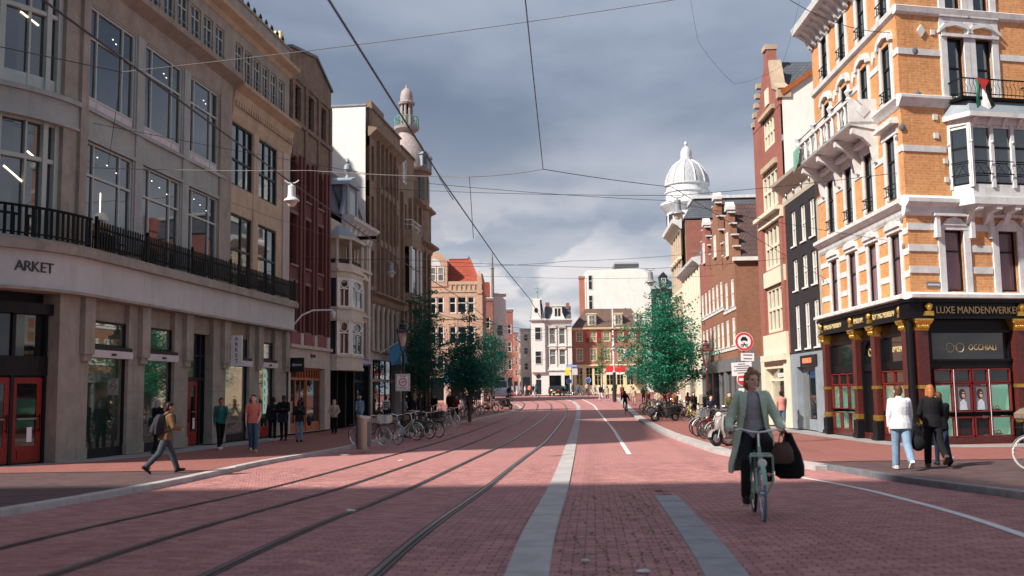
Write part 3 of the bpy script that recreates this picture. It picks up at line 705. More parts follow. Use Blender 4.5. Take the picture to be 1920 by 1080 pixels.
# curved corner upper floors
mb = MB(); arcstrip(mb, 0.0, .95, 6.1, 17.2, -.5, .02); arcstrip(mb, .0, .35, 6.1, 14.4, .02, .12); A.part('corner_pier', mb, 'sandstone')
for v0, v1 in ((6.1, 9.55), (10.35, 13.75)):
    mb = MB(); sl = [.95, 1.35, 2.75, 4.15, 5.55, 6.95, SA]
    for s_ in sl[:-1]: arcstrip(mb, s_, s_+.16, v0, v1, -.35, -.12, n=2)
    for vv, t in ((v0, .12), (v0+(v1-v0)*.66, .12), (v1-.1, .1)): arcstrip(mb, .95, SA, vv, vv+t, -.33, -.15)
    if v0 > 10: arcstrip(mb, .95, SA, v0, v0+.45, -.3, -.18)
    for s_ in (2.0, 3.4, 4.8): arcstrip(mb, s_, s_+.06, v0, v1, -.33, -.16, n=2)
    A.part('corner_window_frame', mb, 'grey_green_frame')
    for s0, s1 in zip(sl[:-1], sl[1:]):
        for c, e in ((v0+.1, v0+(v1-v0)*.66), (v0+(v1-v0)*.66+.12, v1-.08)):
            mb = MB(); arcstrip(mb, s0+.14, s1+.02, c, e, -.28, -.265, n=3); A.part('corner_pane', mb, 'glass_blue')
mb = MB(); arcstrip(mb, .3, SA, 9.55, 10.25, -.5, .05); arcstrip(mb, .3, SA, 10.22, 10.36, -.5, .14); arcstrip(mb, .3, SA, 9.5, 9.58, -.5, .1); A.part('corner_spandrel', mb, 'plaster_grey')
mb = MB(); arcstrip(mb, .0, SA, 13.75, 14.6, -.5, .3); arcstrip(mb, 0, SA, 14.6, 17.2, -.5, .0); arcstrip(mb, 0, SA, 17.2, 18.1, -.4, .02); A.part('corner_cornice', mb, 'sandstone')
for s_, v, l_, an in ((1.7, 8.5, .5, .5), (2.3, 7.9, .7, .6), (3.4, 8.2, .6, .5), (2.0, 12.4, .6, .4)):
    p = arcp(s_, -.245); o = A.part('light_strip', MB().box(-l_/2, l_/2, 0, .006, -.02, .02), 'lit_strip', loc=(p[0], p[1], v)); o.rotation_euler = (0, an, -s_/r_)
# projecting sign and window lettering
sg = A.part('projecting_sign', MB().box(10.62, 10.66, -.62, -.16, 2.95, 4.15), 'sign_white')
for k, ch in enumerate('ARKET'):
    o = ob('lettering', txt_mesh(ch, .22, .004, 'sign_black', 'CENTER'), sg, (10.612, -.39, 3.95-k*.22), (R(90), 0, R(-90)))
for k, ch in enumerate('ARKET'): ob('lettering', txt_mesh(ch, .3, .003, 'dark_frame', 'CENTER'), A.o, (15.0, .112, 2.55-k*.34), (R(90), 0, 0))
A.part('window_banner', MB().box(14.8, 15.25, .114, .118, 1.0, 2.9), 'mint_glow')
# dress form in the first bay
mb = MB().lathe([(.02, 0), (.16, .02), (.02, .06), (.018, .55), (.30, .62), (.24, .95), (.13, 1.25), (.12, 1.32), (.17, 1.52), (.15, 1.62), (.05, 1.68), (.045, 1.78), (.02, 1.8)], 16)
tag(mk('dress_form', mb, 'dress', loc=A.o.matrix_basis @ Vector((1.55, .9, .1)), smooth=True), 'pale sleeveless dress on a stand behind the first shop window', 'mannequin')

# ================================================================ LEFT 2: dark red brick building
def LP(u): return (-12.56+math.sin(R(7))*u, 28.74+math.cos(R(7))*u)
def zat(p): return gz(p[1])+PAV
p = LP(17.5); D = Bld('brick_shop_building', 'dark red brick building with three window bays and brown stone top storey', p, 7, zA)
W = 6.35
cols_ = [(.15, 1.12), (2.1, 3.05), (4.1, 5.05)]
D.hull(0, W, .4, 12, 0, 18.0, 'brick_darkred')
hb = [(a, b, 4.8, 7.1) for a, b in cols_]+[(a, b, 7.95, 10.36) for a, b in cols_]+[(a, b, 11.3, 13.2) for a, b in cols_]
D.wall('brick_wall', 0, W, 4.6, 13.4, hb, 'brick_darkred', 0, .3)
for a, b in cols_:
    for v, h in ((4.8, 2.3), (7.95, 2.41), (11.3, 1.9)):
        D.win(a, v, b-a, h, (.45,), (.62,), 'dark_green_frame', 'glass_red' if v > 7 else 'glass_dark', .2, .07, .05, .08)
        D.part('lintel', MB().box(a-.08, b+.08, -.06, .02, v+h, v+h+.14), 'sandstone_dark'); D.part('sill', MB().box(a-.06, b+.06, -.1, .05, v-.1, v), 'sandstone_dark')
    D.part('balcony_panel', MB().box(a-.1, b+.2, -.16, -.12, 4.15, 4.72), 'red_window')
for u in (1.35, 1.85, 3.3, 3.8, 5.3, 5.85): D.box('brick_pier', u, u+.26, -.12, .01, 4.7, 13.3, 'brick_darkred')
hs = [(.65, 1.5, 15.0, 16.75), (2.65, 3.5, 15.0, 16.75), (4.7, 5.5, 15.0, 16.75)]
D.wall('stone_storey', 0, W, 13.4, 17.4, hs, 'sandstone_dark', -.03, .3)
D.part('stone_gable', MB().prism([(0, 17.4), (W, 17.4), (W, 18.0), (3.7, 19.0), (0, 18.3)], 'y', -.03, .5), 'sandstone_dark')
D.part('gable_coping', MB().prism([(-.05, 18.3), (3.7, 19.0), (W+.05, 18.0), (W+.05, 18.12), (3.7, 19.14), (-.05, 18.44)], 'y', -.14, .5), 'slate')
for a, b, c, e in hs: D.win(a, c, b-a, e-c, (.5,), (.5,), 'dark_green_frame', 'glass_red', .15, .06, .04, .08, bars=(1, 2), name='window')
D.part('string_course', MB().box(0, W, -.14, .02, 14.75, 14.95).box(0, W, -.1, .02, 16.95, 17.1), 'sandstone_dark')
for u in (.0, 1.9, 3.9, 5.9): D.part('stone_pier', MB().box(u+.1, u+.42, -.12, -.02, 13.4, 16.95).prism([(u+.1, 13.4), (u+.42, 13.4), (u+.26, 13.0)], 'y', -.12, -.02), 'sandstone_dark')
for a, b in cols_: D.arch(a-.05, b-a+.1, 12.75, .5, 'sandstone_dark', -.02)
# shopfront
D.wall('shop_surround', 0, W, 0, 4.12, [(.3, 5.45, 0, 3.1)], 'stone_light', -.06, .4)
D.box('shop_cornice', -.02, W, -.2, .02, 4.0, 4.16, 'stone_light'); D.text('dyson', 3.05, 3.62, .34, 'sign_black', -.075)
for u in (1.3, 3.35, 5.4): D.box('pedestal', u, u+.45, -.2, .0, 4.16, 4.72, 'stone_light')
bs = D.box('blade_sign', .05, .1, -.78, -.1, 2.85, 3.5, 'sign_black'); ob('lettering', txt_mesh('dyson', .2, .004, 'sign_white', 'CENTER'), bs, (.044, -.44, 3.12), (R(90), 0, R(-90)))
wf = D.part('shop_window', MB().box(.3, 5.45, .2, .32, 2.5, 2.62).box(.3, .42, .2, .32, 0, 2.5).box(5.33, 5.45, .2, .32, 0, 3.1).box(1.6, 1.7, .2, .32, 0, 2.5).box(3.3, 3.4, .2, .32, 0, 2.5).box(.3, 5.45, .2, .32, 3.0, 3.1).box(.3, 1.6, .2, .3, 0, .45).box(3.4, 5.45, .2, .3, 0, .45), 'orange_wood')
for k in range(9): D.box('louvre', 1.85+k*.4, 1.85+k*.4+.1, .2, .28, 2.62, 3.0, 'orange_wood', wf)
for a, b, c in ((.42, 1.6, .45), (3.4, 5.33, .45)): ob('pane', MB().box(a, b, .25, .262, c, 2.5).mesh('pane', ['glass_dark']), wf)
dr = D.part('door', MB().box(1.72, 1.86, .24, .3, 0, 2.45).box(3.14, 3.28, .24, .3, 0, 2.45).box(1.86, 3.14, .24, .3, 0, .3).box(2.45, 2.55, .24, .3, .3, 2.45), 'orange_wood'); ob('pane', MB().box(1.86, 3.14, .27, .28, .3, 2.45).mesh('pane', ['glass_dark']), dr)
# cctv camera on a bracket
c_ = D.part('bracket_camera', MB().tube([(.2, -.1, 4.9), (.5, -.5, 5.5), (.9, -.9, 5.75), (1.5, -1.7, 5.8)], .04, 8).lathe([(.05, 0), (.13, -.08), (.13, -.2), (.08, -.32), (.02, -.36)][::-1], 10, (1.5, -1.7, 5.75)), 'white_lamp', smooth=True)

# ================================================================ LEFT 3: narrow house with bay window
p = LP(23.88); Hh = Bld('bay_window_house', 'narrow cream and grey house with round-topped bay window and slate mansard', p, 7, zA)
W = 7.9; OFF = 23.88
Hh.hull(0, W, .4, 10, 0, 11.2, 'stone_light')
hw = [(4.75, 5.25, 6.6, 8.4), (6.1, 7.3, 6.6, 8.4), (2.9, 3.6, 9.2, 10.6), (4.9, 5.6, 9.2, 10.6), (6.4, 7.1, 9.2, 10.6), (5.0, 7.2, 3.9, 6.0)]
Hh.wall('facade_wall', 0, W, 3.6, 11.2, hw, 'stone_light', 0, .25)
for a, b, c, e in hw:
    Hh.win(a, c, b-a, e-c, 1 if c > 6 else 3, (.68,), 'white_paint' if c > 6 else 'dark_green_frame', 'glass_dark', .14, .07, .05, .08)
    if c > 6: Hh.part('window_surround', MB().box(a-.14, a-.02, -.08, .02, c-.1, e+.1).box(b+.02, b+.14, -.08, .02, c-.1, e+.1).box(a-.2, b+.2, -.14, .02, e+.1, e+.25).prism([(a-.2, e+.25), (b+.2, e+.25), ((a+b)/2, e+.5)], 'y', -.1, .02), 'cream_paint')
for a, b in ((4.3, 4.7), (7.4, 7.85)): Hh.box('pilaster', a, b, -.1, .02, 3.6, 10.8, 'cream_paint')
Hh.part('string_course', MB().box(4.0, W, -.18, .02, 8.95, 9.12).box(4, W, -.12, .02, 6.3, 6.42).box(4, W, -.15, .02, 3.55, 3.72), 'cream_paint')
Hh.cornice('cornice', 2.4, W+.05, [(.02, 10.75), (.15, 10.9), (.2, 11.25), (.6, 11.5), (.66, 11.66), (.1, 11.78)], 'white_stone')
for k in range(6): Hh.part('console', MB().prism([(-.5, 11.35), (-.1, 11.35), (-.1, 10.6), (-.2, 10.7), (-.28, 11.0)], 'x', 2.7+k*.95, 2.9+k*.95), 'white_stone')
# bay: polygonal, two storeys plus loggia
bu0, bu1, bo = .05, 4.3, .95
poly = lambda o=0: [(bu0-o, .02), (bu0-o, -bo*.4-o), (bu0+.75, -bo-o), (bu1-1.2, -bo-o), (bu1+o, -.3-o), (bu1+o, .02)]
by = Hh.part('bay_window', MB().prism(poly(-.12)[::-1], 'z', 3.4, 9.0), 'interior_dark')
for v0, v1, e in ((3.2, 3.75, 0), (3.75, 3.9, .06), (5.75, 6.3, 0), (6.3, 6.42, .06), (5.66, 5.78, .07), (7.95, 8.35, 0), (8.3, 8.45, .1), (3.05, 3.2, .05), (8.45, 8.75, .02), (10.05, 10.25, .12)):
    Hh.part('bay_moulding', MB().prism(poly(e)[::-1], 'z', v0, v1), 'cream_paint', by)
Hh.part('bay_roof', MB().rings([[(x, y, 10.25) for x, y in poly(.15)[::-1]], [(x*.5+1.1, y*.3, 10.9) for x, y in poly(0)[::-1]]]), 'lead', by)
def bayface(p0, p1, v0, v1, arch_=True):
    d = Vector((p1[0]-p0[0], p1[1]-p0[1], 0)); L = d.length; ang = math.atan2(d.y, d.x)
    mb = MB().box(0, .2, -.02, .1, v0, v1).box(L-.2, L, -.02, .1, v0, v1).box(.2, L-.2, 0, .1, v0, v0+.06).box(.2, L-.2, 0, .1, v1-.1, v1).box(L/2-.03, L/2+.03, .01, .08, v0, lin(v0, v1, .6)).box(.2, L-.2, .01, .08, lin(v0, v1, .62), lin(v0, v1, .62)+.06)
    n = 14; cz = lin(v0, v1, .82); rx, rz = (L-.4)/2, (v1-v0)*.16
    ring = [[(L/2+rx*math.cos(6.283*k/n)*q, yy, cz+rz*math.sin(6.283*k/n)*q) for q, yy in ((1, -.01), (.82, -.01), (.82, .07), (1, .07))] for k in range(n)]
    mb.rings(ring, close=True, cap=False)
    f = mk('bay_window_frame', mb, 'white_paint', by, (p0[0], p0[1], 0), (0, 0, ang))
    ob('pane', MB().box(.2, L-.2, .05, .06, v0, v1).mesh('pane', ['glass_dark']), f)
P = poly(0)
for v0, v1 in ((3.9, 5.68), (6.42, 7.95)):
    bayface(P[1], P[2], v0, v1); bayface(P[2], P[3], v0, v1); bayface(P[3], P[4], v0, v1)
for q in P[1:5]: Hh.part('loggia_post', MB().tube([(q[0]*.96+.08, q[1]*.9, 8.75), (q[0]*.96+.08, q[1]*.9, 10.05)], .09, 8), 'cream_paint', by)
Hh.part('loggia_back', MB().box(bu0+.1, bu1-.2, .0, .05, 8.7, 10.1), 'interior_dark', by)
# mansard, dormer with urn
Hh.part('mansard_roof', MB().prism([(.1, 11.7), (1.2, 14.6), (5.5, 14.8), (9.5, 11.7)], 'x', .1, W-.1), 'slate_tile')
dm = Hh.part('dormer', MB().box(3.1, 4.7, -.05, 1.5, 11.75, 13.6).prism([(2.8, 13.6), (5.0, 13.6), (4.6, 13.95), (3.9, 14.2), (3.2, 13.95)], 'y', -.25, 1.5).box(2.85, 3.1, -.12, .2, 11.75, 13.6).box(4.7, 4.95, -.12, .2, 11.75, 13.6), 'lead')
Hh.box('dormer_window', 3.35, 4.45, -.07, -.05, 12.0, 13.3, 'glass_dark', dm)
Hh.part('urn', MB().lathe([(.16, 0), (.12, .1), (.07, .2), (.24, .5), (.2, .75), (.06, .85), (.12, .95), (.02, 1.2)], 12, (3.9, .2, 14.15)), 'lead', dm, True)
Hh.part('dormer_scroll', MB().prism([(2.0, 11.75), (2.85, 11.75), (2.85, 13.2), (2.5, 12.4)], 'y', 0, .15).prism([(5.8, 11.75), (4.95, 11.75), (4.95, 13.2), (5.3, 12.4)], 'y', 0, .15), 'lead', dm)
# shops under it
Hh.part('shop_front', MB().box(0, 4.4, .35, .4, 0, 3.3, 1).box(0, .25, .0, .4, 0, 3.3).box(1.7, 1.85, .1, .4, 0, 3.3).box(2.9, 3.1, .0, .4, 0, 3.3).box(4.3, 4.6, -.05, .4, 0, 3.6).box(7.6, W, -.05, .4, 0, 3.6).box(4.6, 7.6, .2, .3, 2.45, 2.6).box(5.9, 6.0, .2, .3, 0, 2.45), ['dark_frame', 'glass_dark'])
Hh.box('shop_pane', 4.6, 7.6, .26, .27, .3, 3.5, 'glass_blue'); Hh.box('shop_sign', 5.6, 7.4, -.12, -.05, 3.45, 3.85, 'sign_blue'); [Hh.box('sign_letter_stroke', 5.8+k*.2, 5.92+k*.2, -.13, -.12, 3.55, 3.72+.06*(k % 2), 'sign_white') for k in range(7)]
Hh.part('hoist_beam', MB().box(1.9, 2.1, -2.0, .1, 10.25, 10.42), 'black_iron')

# ================================================================ LEFT 4: tall brown stone store with white party wall
p = LP(31.8); Bn = Bld('brown_stone_store', 'tall brown stone store with close stone mullions and bright white party wall', p, 7, zA)
W = 8.1; TOP = 19.5
Bn.hull(.02, W, .5, 12, 0, TOP-.3, 'brownstone')
Bn.box('party_wall', -.05, .02, .25, 9.5, 11.5, TOP+.1, 'white_plaster'); Bn.box('party_wall_coping', -.12, .1, .2, 9.6, TOP+.1, TOP+.2, 'lead')
Bn.box('party_wall_stub', -3.6, -.05, 4.6, 6.4, 11, 19.6, 'white_plaster'); Bn.part('chimney_pot', MB().lathe([(.16, 0), (.13, .5), (.16, .55)], 8, (-3.2, 5, 19.6)).lathe([(.16, 0), (.13, .5), (.16, .55)], 8, (-2.7, 5.4, 19.6)), 'tile_red', smooth=True)
Bn.part('neighbour_roof_slope', MB().prism([(5.2, 19.3), (9.6, 21.3), (9.6, 19.3)], 'x', -3.7, -1.5), 'slate_tile')
holes = []
for k in range(5): holes.append((.55+k*1.22, .55+k*1.22+.8, 4.5, 7.2))
for k in range(4): holes += [(2.0+k*1.08, 2.0+k*1.08+.68, 8.2, 11.0), (2.0+k*1.08, 2.0+k*1.08+.68, 11.6, 14.4), (2.0+k*1.08, 2.0+k*1.08+.68, 14.9, 17.4)]
for v in (8.4, 11.8, 15): holes += [(.45, 1.1, v, v+2.2), (6.9, 7.5, v, v+2.2)]
Bn.wall('stone_facade', 0, W, 4.3, TOP, holes, 'brownstone', 0, .35)
for a, b, c, e in holes: Bn.win(a, c, b-a, e-c, 1, (.6,), 'dark_green_frame', 'glass_dark', .25, .05, .05, .08)
for k in range(5): Bn.part('pilaster', MB().box(1.78+k*1.08, 1.78+k*1.08+.16, -.22, .02, 8.1, 17.8), 'brownstone')
for k in range(6): Bn.part('column', MB().lathe([(.17, 4.4), (.13, 4.6), (.12, 6.9), (.18, 7.1), (.18, 7.25)], 10, (.36+k*1.22, -.1, 0)), 'stone_light', smooth=True)
for v in (11.05, 14.45): Bn.part('carved_panel', MB().box(1.95, 6.4, -.1, .02, v, v+.5).box(2.1, 2.9, -.14, -.1, v+.08, v+.42).box(3.2, 4.0, -.14, -.1, v+.08, v+.42).box(4.3, 5.1, -.14, -.1, v+.08, v+.42), 'brownstone')
Bn.cornice('ledge', 0, W+.05, [(.02, 7.3), (.15, 7.45), (.2, 7.75), (.5, 7.9), (.5, 8.0), (.05, 8.1)], 'brownstone')
Bn.cornice('top_cornice', 0, W+.05, [(.02, 17.7), (.2, 17.9), (.45, 18.1), (.45, 18.2), (.05, 18.3)], 'brownstone')
Bn.box('attic', .3, 3.4, -.04, .3, 18.3, TOP+.5, 'brownstone'); Bn.box('attic_coping', .2, W, -.12, .4, TOP-.02, TOP+.1, 'sandstone_dark')
Bn.part('shop_front', MB().box(0, .4, -.1, .4, 0, 4.3).box(W-.5, W, -.1, .4, 0, 4.3).box(.4, W-.5, .05, .4, 3.9, 4.3).box(.4, W-.5, .2, .3, 2.55, 2.7).box(.4, W-.5, .1, .3, 0, .3), 'stone_light')
sf = Bn.part('shop_mullions', MB().box(1.5, 1.58, .2, .28, .3, 3.9), 'dark_frame')
for k in range(5): Bn.box('mullion', .4+k*1.44, .48+k*1.44, .2, .3, .3, 3.9, 'dark_frame', sf)
for k in range(5): ob('pane', MB().box(.48+k*1.44, .4+(k+1)*1.44, .25, .262, .3, 3.9).mesh('pane', ['glass_clear']), sf)
mat('shop_glow', (1.0, .78, .42), emit=1.3)
Bn.box('shop_back_wall', .4, W-.5, 2.2, 2.3, 0, 3.9, 'cream_window')
for k in range(4): Bn.box('lit_shelf', .7+k*1.7, 1.6+k*1.7, 1.9, 2.1, 1.2+.3*(k % 2), 3.4, 'shop_glow')
# flag
fl = Bn.part('flag_pole', MB().tube([(2.2, -.05, 4.3), (3.6, -1.5, 5.4)], .025, 6), 'white_lamp')
mb = MB(); mat('flag_blue', (.06, .24, .40), .85, .12, 3)
for i in range(8):
    for j in range(8):
        def q(i_, j_): t = i_/8; s_ = j_/8; return (lin(2.75, 3.6, t)+.04*math.sin(5*s_+3*t), lin(-.62, -1.5, t)+.10*math.sin(4*s_+6*t), lin(4.72, 5.4, t)-s_*(1.15+.55*t))
        mb.quad(q(i, j), q(i+1, j), q(i+1, j+1), q(i, j+1))
f_ = Bn.part('flag', mb, 'flag_blue', smooth=True); Bn.part('flag_emblem', MB().tube([(3.1, -1.03, 4.1), (3.2, -1.14, 4.35), (3.32, -1.2, 4.25), (3.3, -1.18, 4.0), (3.36, -1.22, 3.75)], .03, 5), 'sign_white', f_)

# ================================================================ LEFT 5: brown corner store with lantern tower
p = LP(39.95); Tw = Bld('tower_store', 'brown stone corner building with bay windows and domed lantern tower', p, 7, zA)
W = 9.8
Tw.hull(0, W-.1, .5, 12, 0, 15.5, 'sandstone_dark')
th = [(.6, 2.3, 9.0, 11.8), (3.3, 4.0, 9.0, 11.8), (.5, 1.9, 13.4, 15.2), (.6, 2.0, 4.6, 7.6), (4.6, 5.6, 13.4, 15.3), (6.2, 7.4, 13.4, 15.3), (4.9, 5.9, 8.6, 12.3), (6.4, 7.4, 8.6, 12.3), (7.9, 8.9, 8.6, 12.3), (4.9, 5.9, 4.2, 7.8), (6.4, 7.4, 4.2, 7.8), (7.9, 8.9, 4.2, 7.8), (3.2, 4.1, 4.6, 7.6), (8.0, 9.0, 13.5, 15.2), (.6, 1.5, 16.2, 17.6), (.5, 4.0, .4, 3.6), (4.9, 9.0, .4, 3.4)]
Tw.wall('stone_facade', 0, W, 0, 19.2 if False else 16.0, [h for h in th if h[3] < 16], 'brownstone', 0, .3)
for a, b, c, e in th:
    if e < 16: Tw.win(a, c, b-a, e-c, 1 if b-a < 1.2 else 2, (.66,), 'white_paint' if a < 4.3 and c > 4 else 'dark_green_frame', 'glass_dark', .18, .09, .07, .1)
Tw.box('attic_storey', 0, 4.3, .0, 8, 16.0, 19.0, 'brownstone'); Tw.win(.6, 16.6, 1.0, 1.7, 1, (.6,), 'white_paint', 'glass_pale', -.06); Tw.box('attic_coping', -.05, 4.4, -.12, 8, 19.0, 19.12, 'sandstone_dark')
for u in (0, 2.6, 4.3, 5.95, 7.5, 9.1): Tw.box('pilaster', u, u+.35, -.22, .02, 3.8, 15.8, 'brownstone')
Tw.part('bay', MB().prism([(.2, 0), (.6, -.7), (3.6, -.7), (4.2, 0)], 'z', 8.2, 8.75).prism([(.2, 0), (.6, -.7), (3.6, -.7), (4.2, 0)], 'z', 12.0, 13.2), 'brownstone')
Tw.part('bay_corner_post', MB().box(.5, .75, -.7, -.5, 8.75, 12).box(3.4, 3.65, -.7, -.5, 8.75, 12).box(2.3, 2.5, -.7, -.6, 8.75, 12), 'white_paint')
Tw.box('bay_pane', .75, 3.4, -.6, -.59, 8.75, 12.0, 'glass_dark')
rl = Tw.part('balcony_rail', MB().tube([(.3, -.1, 13.9), (.6, -.68, 13.9), (3.6, -.68, 13.9), (4.2, -.1, 13.9)], .03, 6).tube([(.3, -.1, 13.55), (.6, -.68, 13.55), (3.6, -.68, 13.55), (4.2, -.1, 13.55)], .02, 6), 'white_paint')
for k in range(9): Tw.part('rail_post', MB().tube([(.6+k*.375, -.68, 13.2), (.6+k*.375, -.68, 13.9)], .018, 5), 'white_paint', rl)
Tw.cornice('cornice', 4.2, W+.3, [(.02, 12.5), (.15, 12.65), (.25, 12.9), (.7, 13.05), (.75, 13.2), (.05, 13.35)], 'brownstone')
Tw.cornice('cornice', 4.2, W+.3, [(.02, 15.6), (.15, 15.8), (.5, 15.95), (.5, 16.1), (.05, 16.2)], 'brownstone')
Tw.cornice('cornice', 0, W+.1, [(.02, 3.5), (.15, 3.6), (.3, 3.8), (.3, 3.9), (.05, 4.0)], 'brownstone')
Tw.part('mansard_roof', MB().prism([(.2, 16.1), (1.6, 18.6), (7, 18.6), (9, 16.1)], 'x', 4.3, W), 'slate_tile')
# tower over the far corner: built where photo shows it, at the end of the frontage
tc_ = (7.6, 1.3)
Tw.part('tower_drum', MB().lathe([(1.75, 13.3), (1.75, 15.7), (2.0, 15.8), (2.0, 16.0), (1.75, 16.1), (1.72, 18.6), (1.95, 18.75), (1.95, 18.95)], 20, (tc_[0], tc_[1], 0)), 'brownstone', smooth=True)
for k in range(10):
    a_ = 6.283*k/10; Tw.part('drum_window', MB().box(-.25, .25, -.03, .1, 16.5, 18.2), 'glass_dark').matrix_basis = Matrix.Translation((tc_[0]+1.74*math.sin(a_), tc_[1]-1.74*math.cos(a_), 0)) @ Matrix.Rotation(a_, 4, 'Z')
Tw.part('tower_dome', MB().lathe([(1.8, 18.95), (1.74, 19.6), (1.55, 20.3), (1.2, 21.0), (.85, 21.5), (.62, 21.9), (.58, 22.1)], 20, (tc_[0], tc_[1], 0)), 'dome_brown', smooth=True)
for k in range(6):
    a_ = 6.283*(k+.5)/6; q = Tw.part('dome_dormer', MB().box(-.33, .33, -.25, .6, 19.1, 20.0).prism([(-.42, 20.0), (.42, 20.0), (0, 20.3)], 'y', -.32, .6), 'lead'); q.matrix_basis = Matrix.Translation((tc_[0]+1.68*math.sin(a_), tc_[1]-1.68*math.cos(a_), 0)) @ Matrix.Rotation(a_, 4, 'Z')
    ob('pane', MB().box(-.2, .2, -.26, -.25, 19.2, 19.9).mesh('pane', ['glass_dark']), q)
Tw.part('gallery', MB().lathe([(.58, 22.0), (.95, 22.25), (1.0, 22.45), (.6, 22.5)], 18, (tc_[0], tc_[1], 0)), 'dome_brown', smooth=True)
gl = Tw.part('gallery_rail', MB().tube([(tc_[0]+.92*math.cos(6.283*k/18), tc_[1]+.92*math.sin(6.283*k/18), 23.2) for k in range(18)], .035, 5, close=True), 'verdigris')
for k in range(22): Tw.part('gallery_baluster', MB().tube([(tc_[0]+.92*math.cos(6.283*k/22), tc_[1]+.92*math.sin(6.283*k/22), 22.4), (tc_[0]+.92*math.cos(6.283*k/22), tc_[1]+.92*math.sin(6.283*k/22), 23.2)], .03, 4), 'verdigris', gl)
for k in range(8): Tw.part('lantern_column', MB().tube([(tc_[0]+.42*math.cos(6.283*k/8), tc_[1]+.42*math.sin(6.283*k/8), 22.4), (tc_[0]+.42*math.cos(6.283*k/8), tc_[1]+.42*math.sin(6.283*k/8), 24.3)], .09, 8), 'dome_brown')
Tw.part('lantern_core', MB().lathe([(.2, 22.4), (.2, 24.3)], 8, (tc_[0], tc_[1], 0)), 'interior_dark')
Tw.part('lantern_cap', MB().lathe([(.62, 24.25), (.68, 24.4), (.5, 24.5), (.5, 24.95), (.42, 25.3), (.25, 25.5), (.1, 25.6), (.08, 25.75), (.02, 25.9)], 16, (tc_[0], tc_[1], 0)), 'dome_brown', smooth=True)
# ---------------------------------------------------------------- a second facade on the same building
class Sub(Bld):
    def __init__(s, b, P0, head):
        s.o = b.o; z0 = b.o.location.z
        s.rel = b.o.matrix_basis.inverted() @ (Matrix.Translation((P0[0], P0[1], z0)) @ Matrix.Rotation(R(90-head), 4, 'Z'))
    def part(s, name, mb, mats, parent=None, smooth=False, loc=None):
        o = mk(name, mb, mats, parent or s.o, loc, smooth=smooth)
        if parent is None: o.matrix_basis = s.rel @ o.matrix_basis
        return o
    def win(s, *a, **k):
        o = Bld.win(s, *a, **k)
        if not k.get('parent'): o.matrix_basis = s.rel @ o.matrix_basis
        return o
    def text(s, *a, **k):
        o = Bld.text(s, *a, **k)
        if not k.get('parent') and not (len(a) > 6 and a[6]): o.matrix_basis = s.rel @ o.matrix_basis
        return o
mat('case_red', (.16, .016, .014), .35, .2, 4)
def OP(ua): return (12.39+math.sin(R(1))*ua, 31.04+math.cos(R(1))*ua)
zO = gz(31)+PAV
# ================================================================ RIGHT 1: orange and white corner building
O = Bld('orange_brick_corner_building', 'orange glazed brick corner building with white stone bands above a black shopfront', OP(9.0), 181, zO)
W = 9.0; OE = 9.36                                         # u = 9 - (metres away from the corner)
O.part('rear_block', MB().prism([(.02, .62), (8.5, .62), (6.55, 8.6), (.02, 8.6)], 'z', 0, 18.5), 'brick_orange')
cc = [9-x for x in (.78, 2.95, 5.1, 7.3)]; ww = .8
holes = [(c-ww/2, c+ww/2, v0, v1) for c in cc for v0, v1 in ((4.68, 6.68), (7.82, 9.85), (10.95, 12.95), (13.95, 15.6))]
O.wall('brick_wall', 0, OE, 4.5, 16.2, holes, 'brick_orange', 0, .24)
for a, b, c, e in holes:
    O.win(a, c, b-a, e-c, 1, (.62,), 'black_paint', 'glass_mauve' if c < 5 else 'glass_blue', .03, .06, .05, .08)
    sr = O.part('window_surround', MB().box(a-.22, a, -.04, .12, c-.15, e+.12).box(b, b+.22, -.04, .12, c-.15, e+.12).box(a-.3, b+.3, -.09, .1, c-.24, c-.14), 'white_stone')
    if c < 5:
        O.part('pediment', MB().box(a-.26, b+.26, -.1, .05, e+.05, e+.18).prism([(a-.26, e+.18), (b+.26, e+.18), (b+.1, e+.36), ((a+b)/2, e+.44), (a-.1, e+.36)], 'y', -.16, .02), 'white_stone', sr)
    elif c < 8: O.part('hood', MB().box(a-.3, b+.3, -.06, .05, e, e+.3).box(a-.4, b+.4, -.28, .05, e+.3, e+.42).box(a-.34, b+.34, -.2, .05, e+.42, e+.52), 'white_stone', sr)
    elif c < 13.5:
        O.part('arched_hood', MB().prism([(a-.3, e), (a-.3, e+.12), (a-.1, e+.36), ((a+b)/2, e+.46), (b+.1, e+.36), (b+.3, e+.12), (b+.3, e), (b+.1, e), (b+.02, e+.16), ((a+b)/2, e+.26), (a-.02, e+.16), (a-.1, e)], 'y', -.12, .02), 'white_stone', sr)
    else: O.part('arched_hood', MB().box(a-.26, b+.26, -.06, .05, e, e+.3), 'white_stone', sr)
    if c > 7:
        g = O.part('window_guard', MB().box(a, b, -.16, -.14, c+.42, c+.45).box(a, b, -.16, -.14, c+.1, c+.13).box(a, a+.02, -.15, .0, c+.42, c+.45).box(b-.02, b, -.15, .0, c+.42, c+.45), 'black_iron', sr)
        for k in range(1): O.part('guard_bars', MB().box(a+.18, a+.2, -.16, -.14, c+.1, c+.45).box(a+.4, a+.42, -.16, -.14, c+.1, c+.45).box(a+.6, a+.62, -.16, -.14, c+.1, c+.45), 'black_iron', sr)
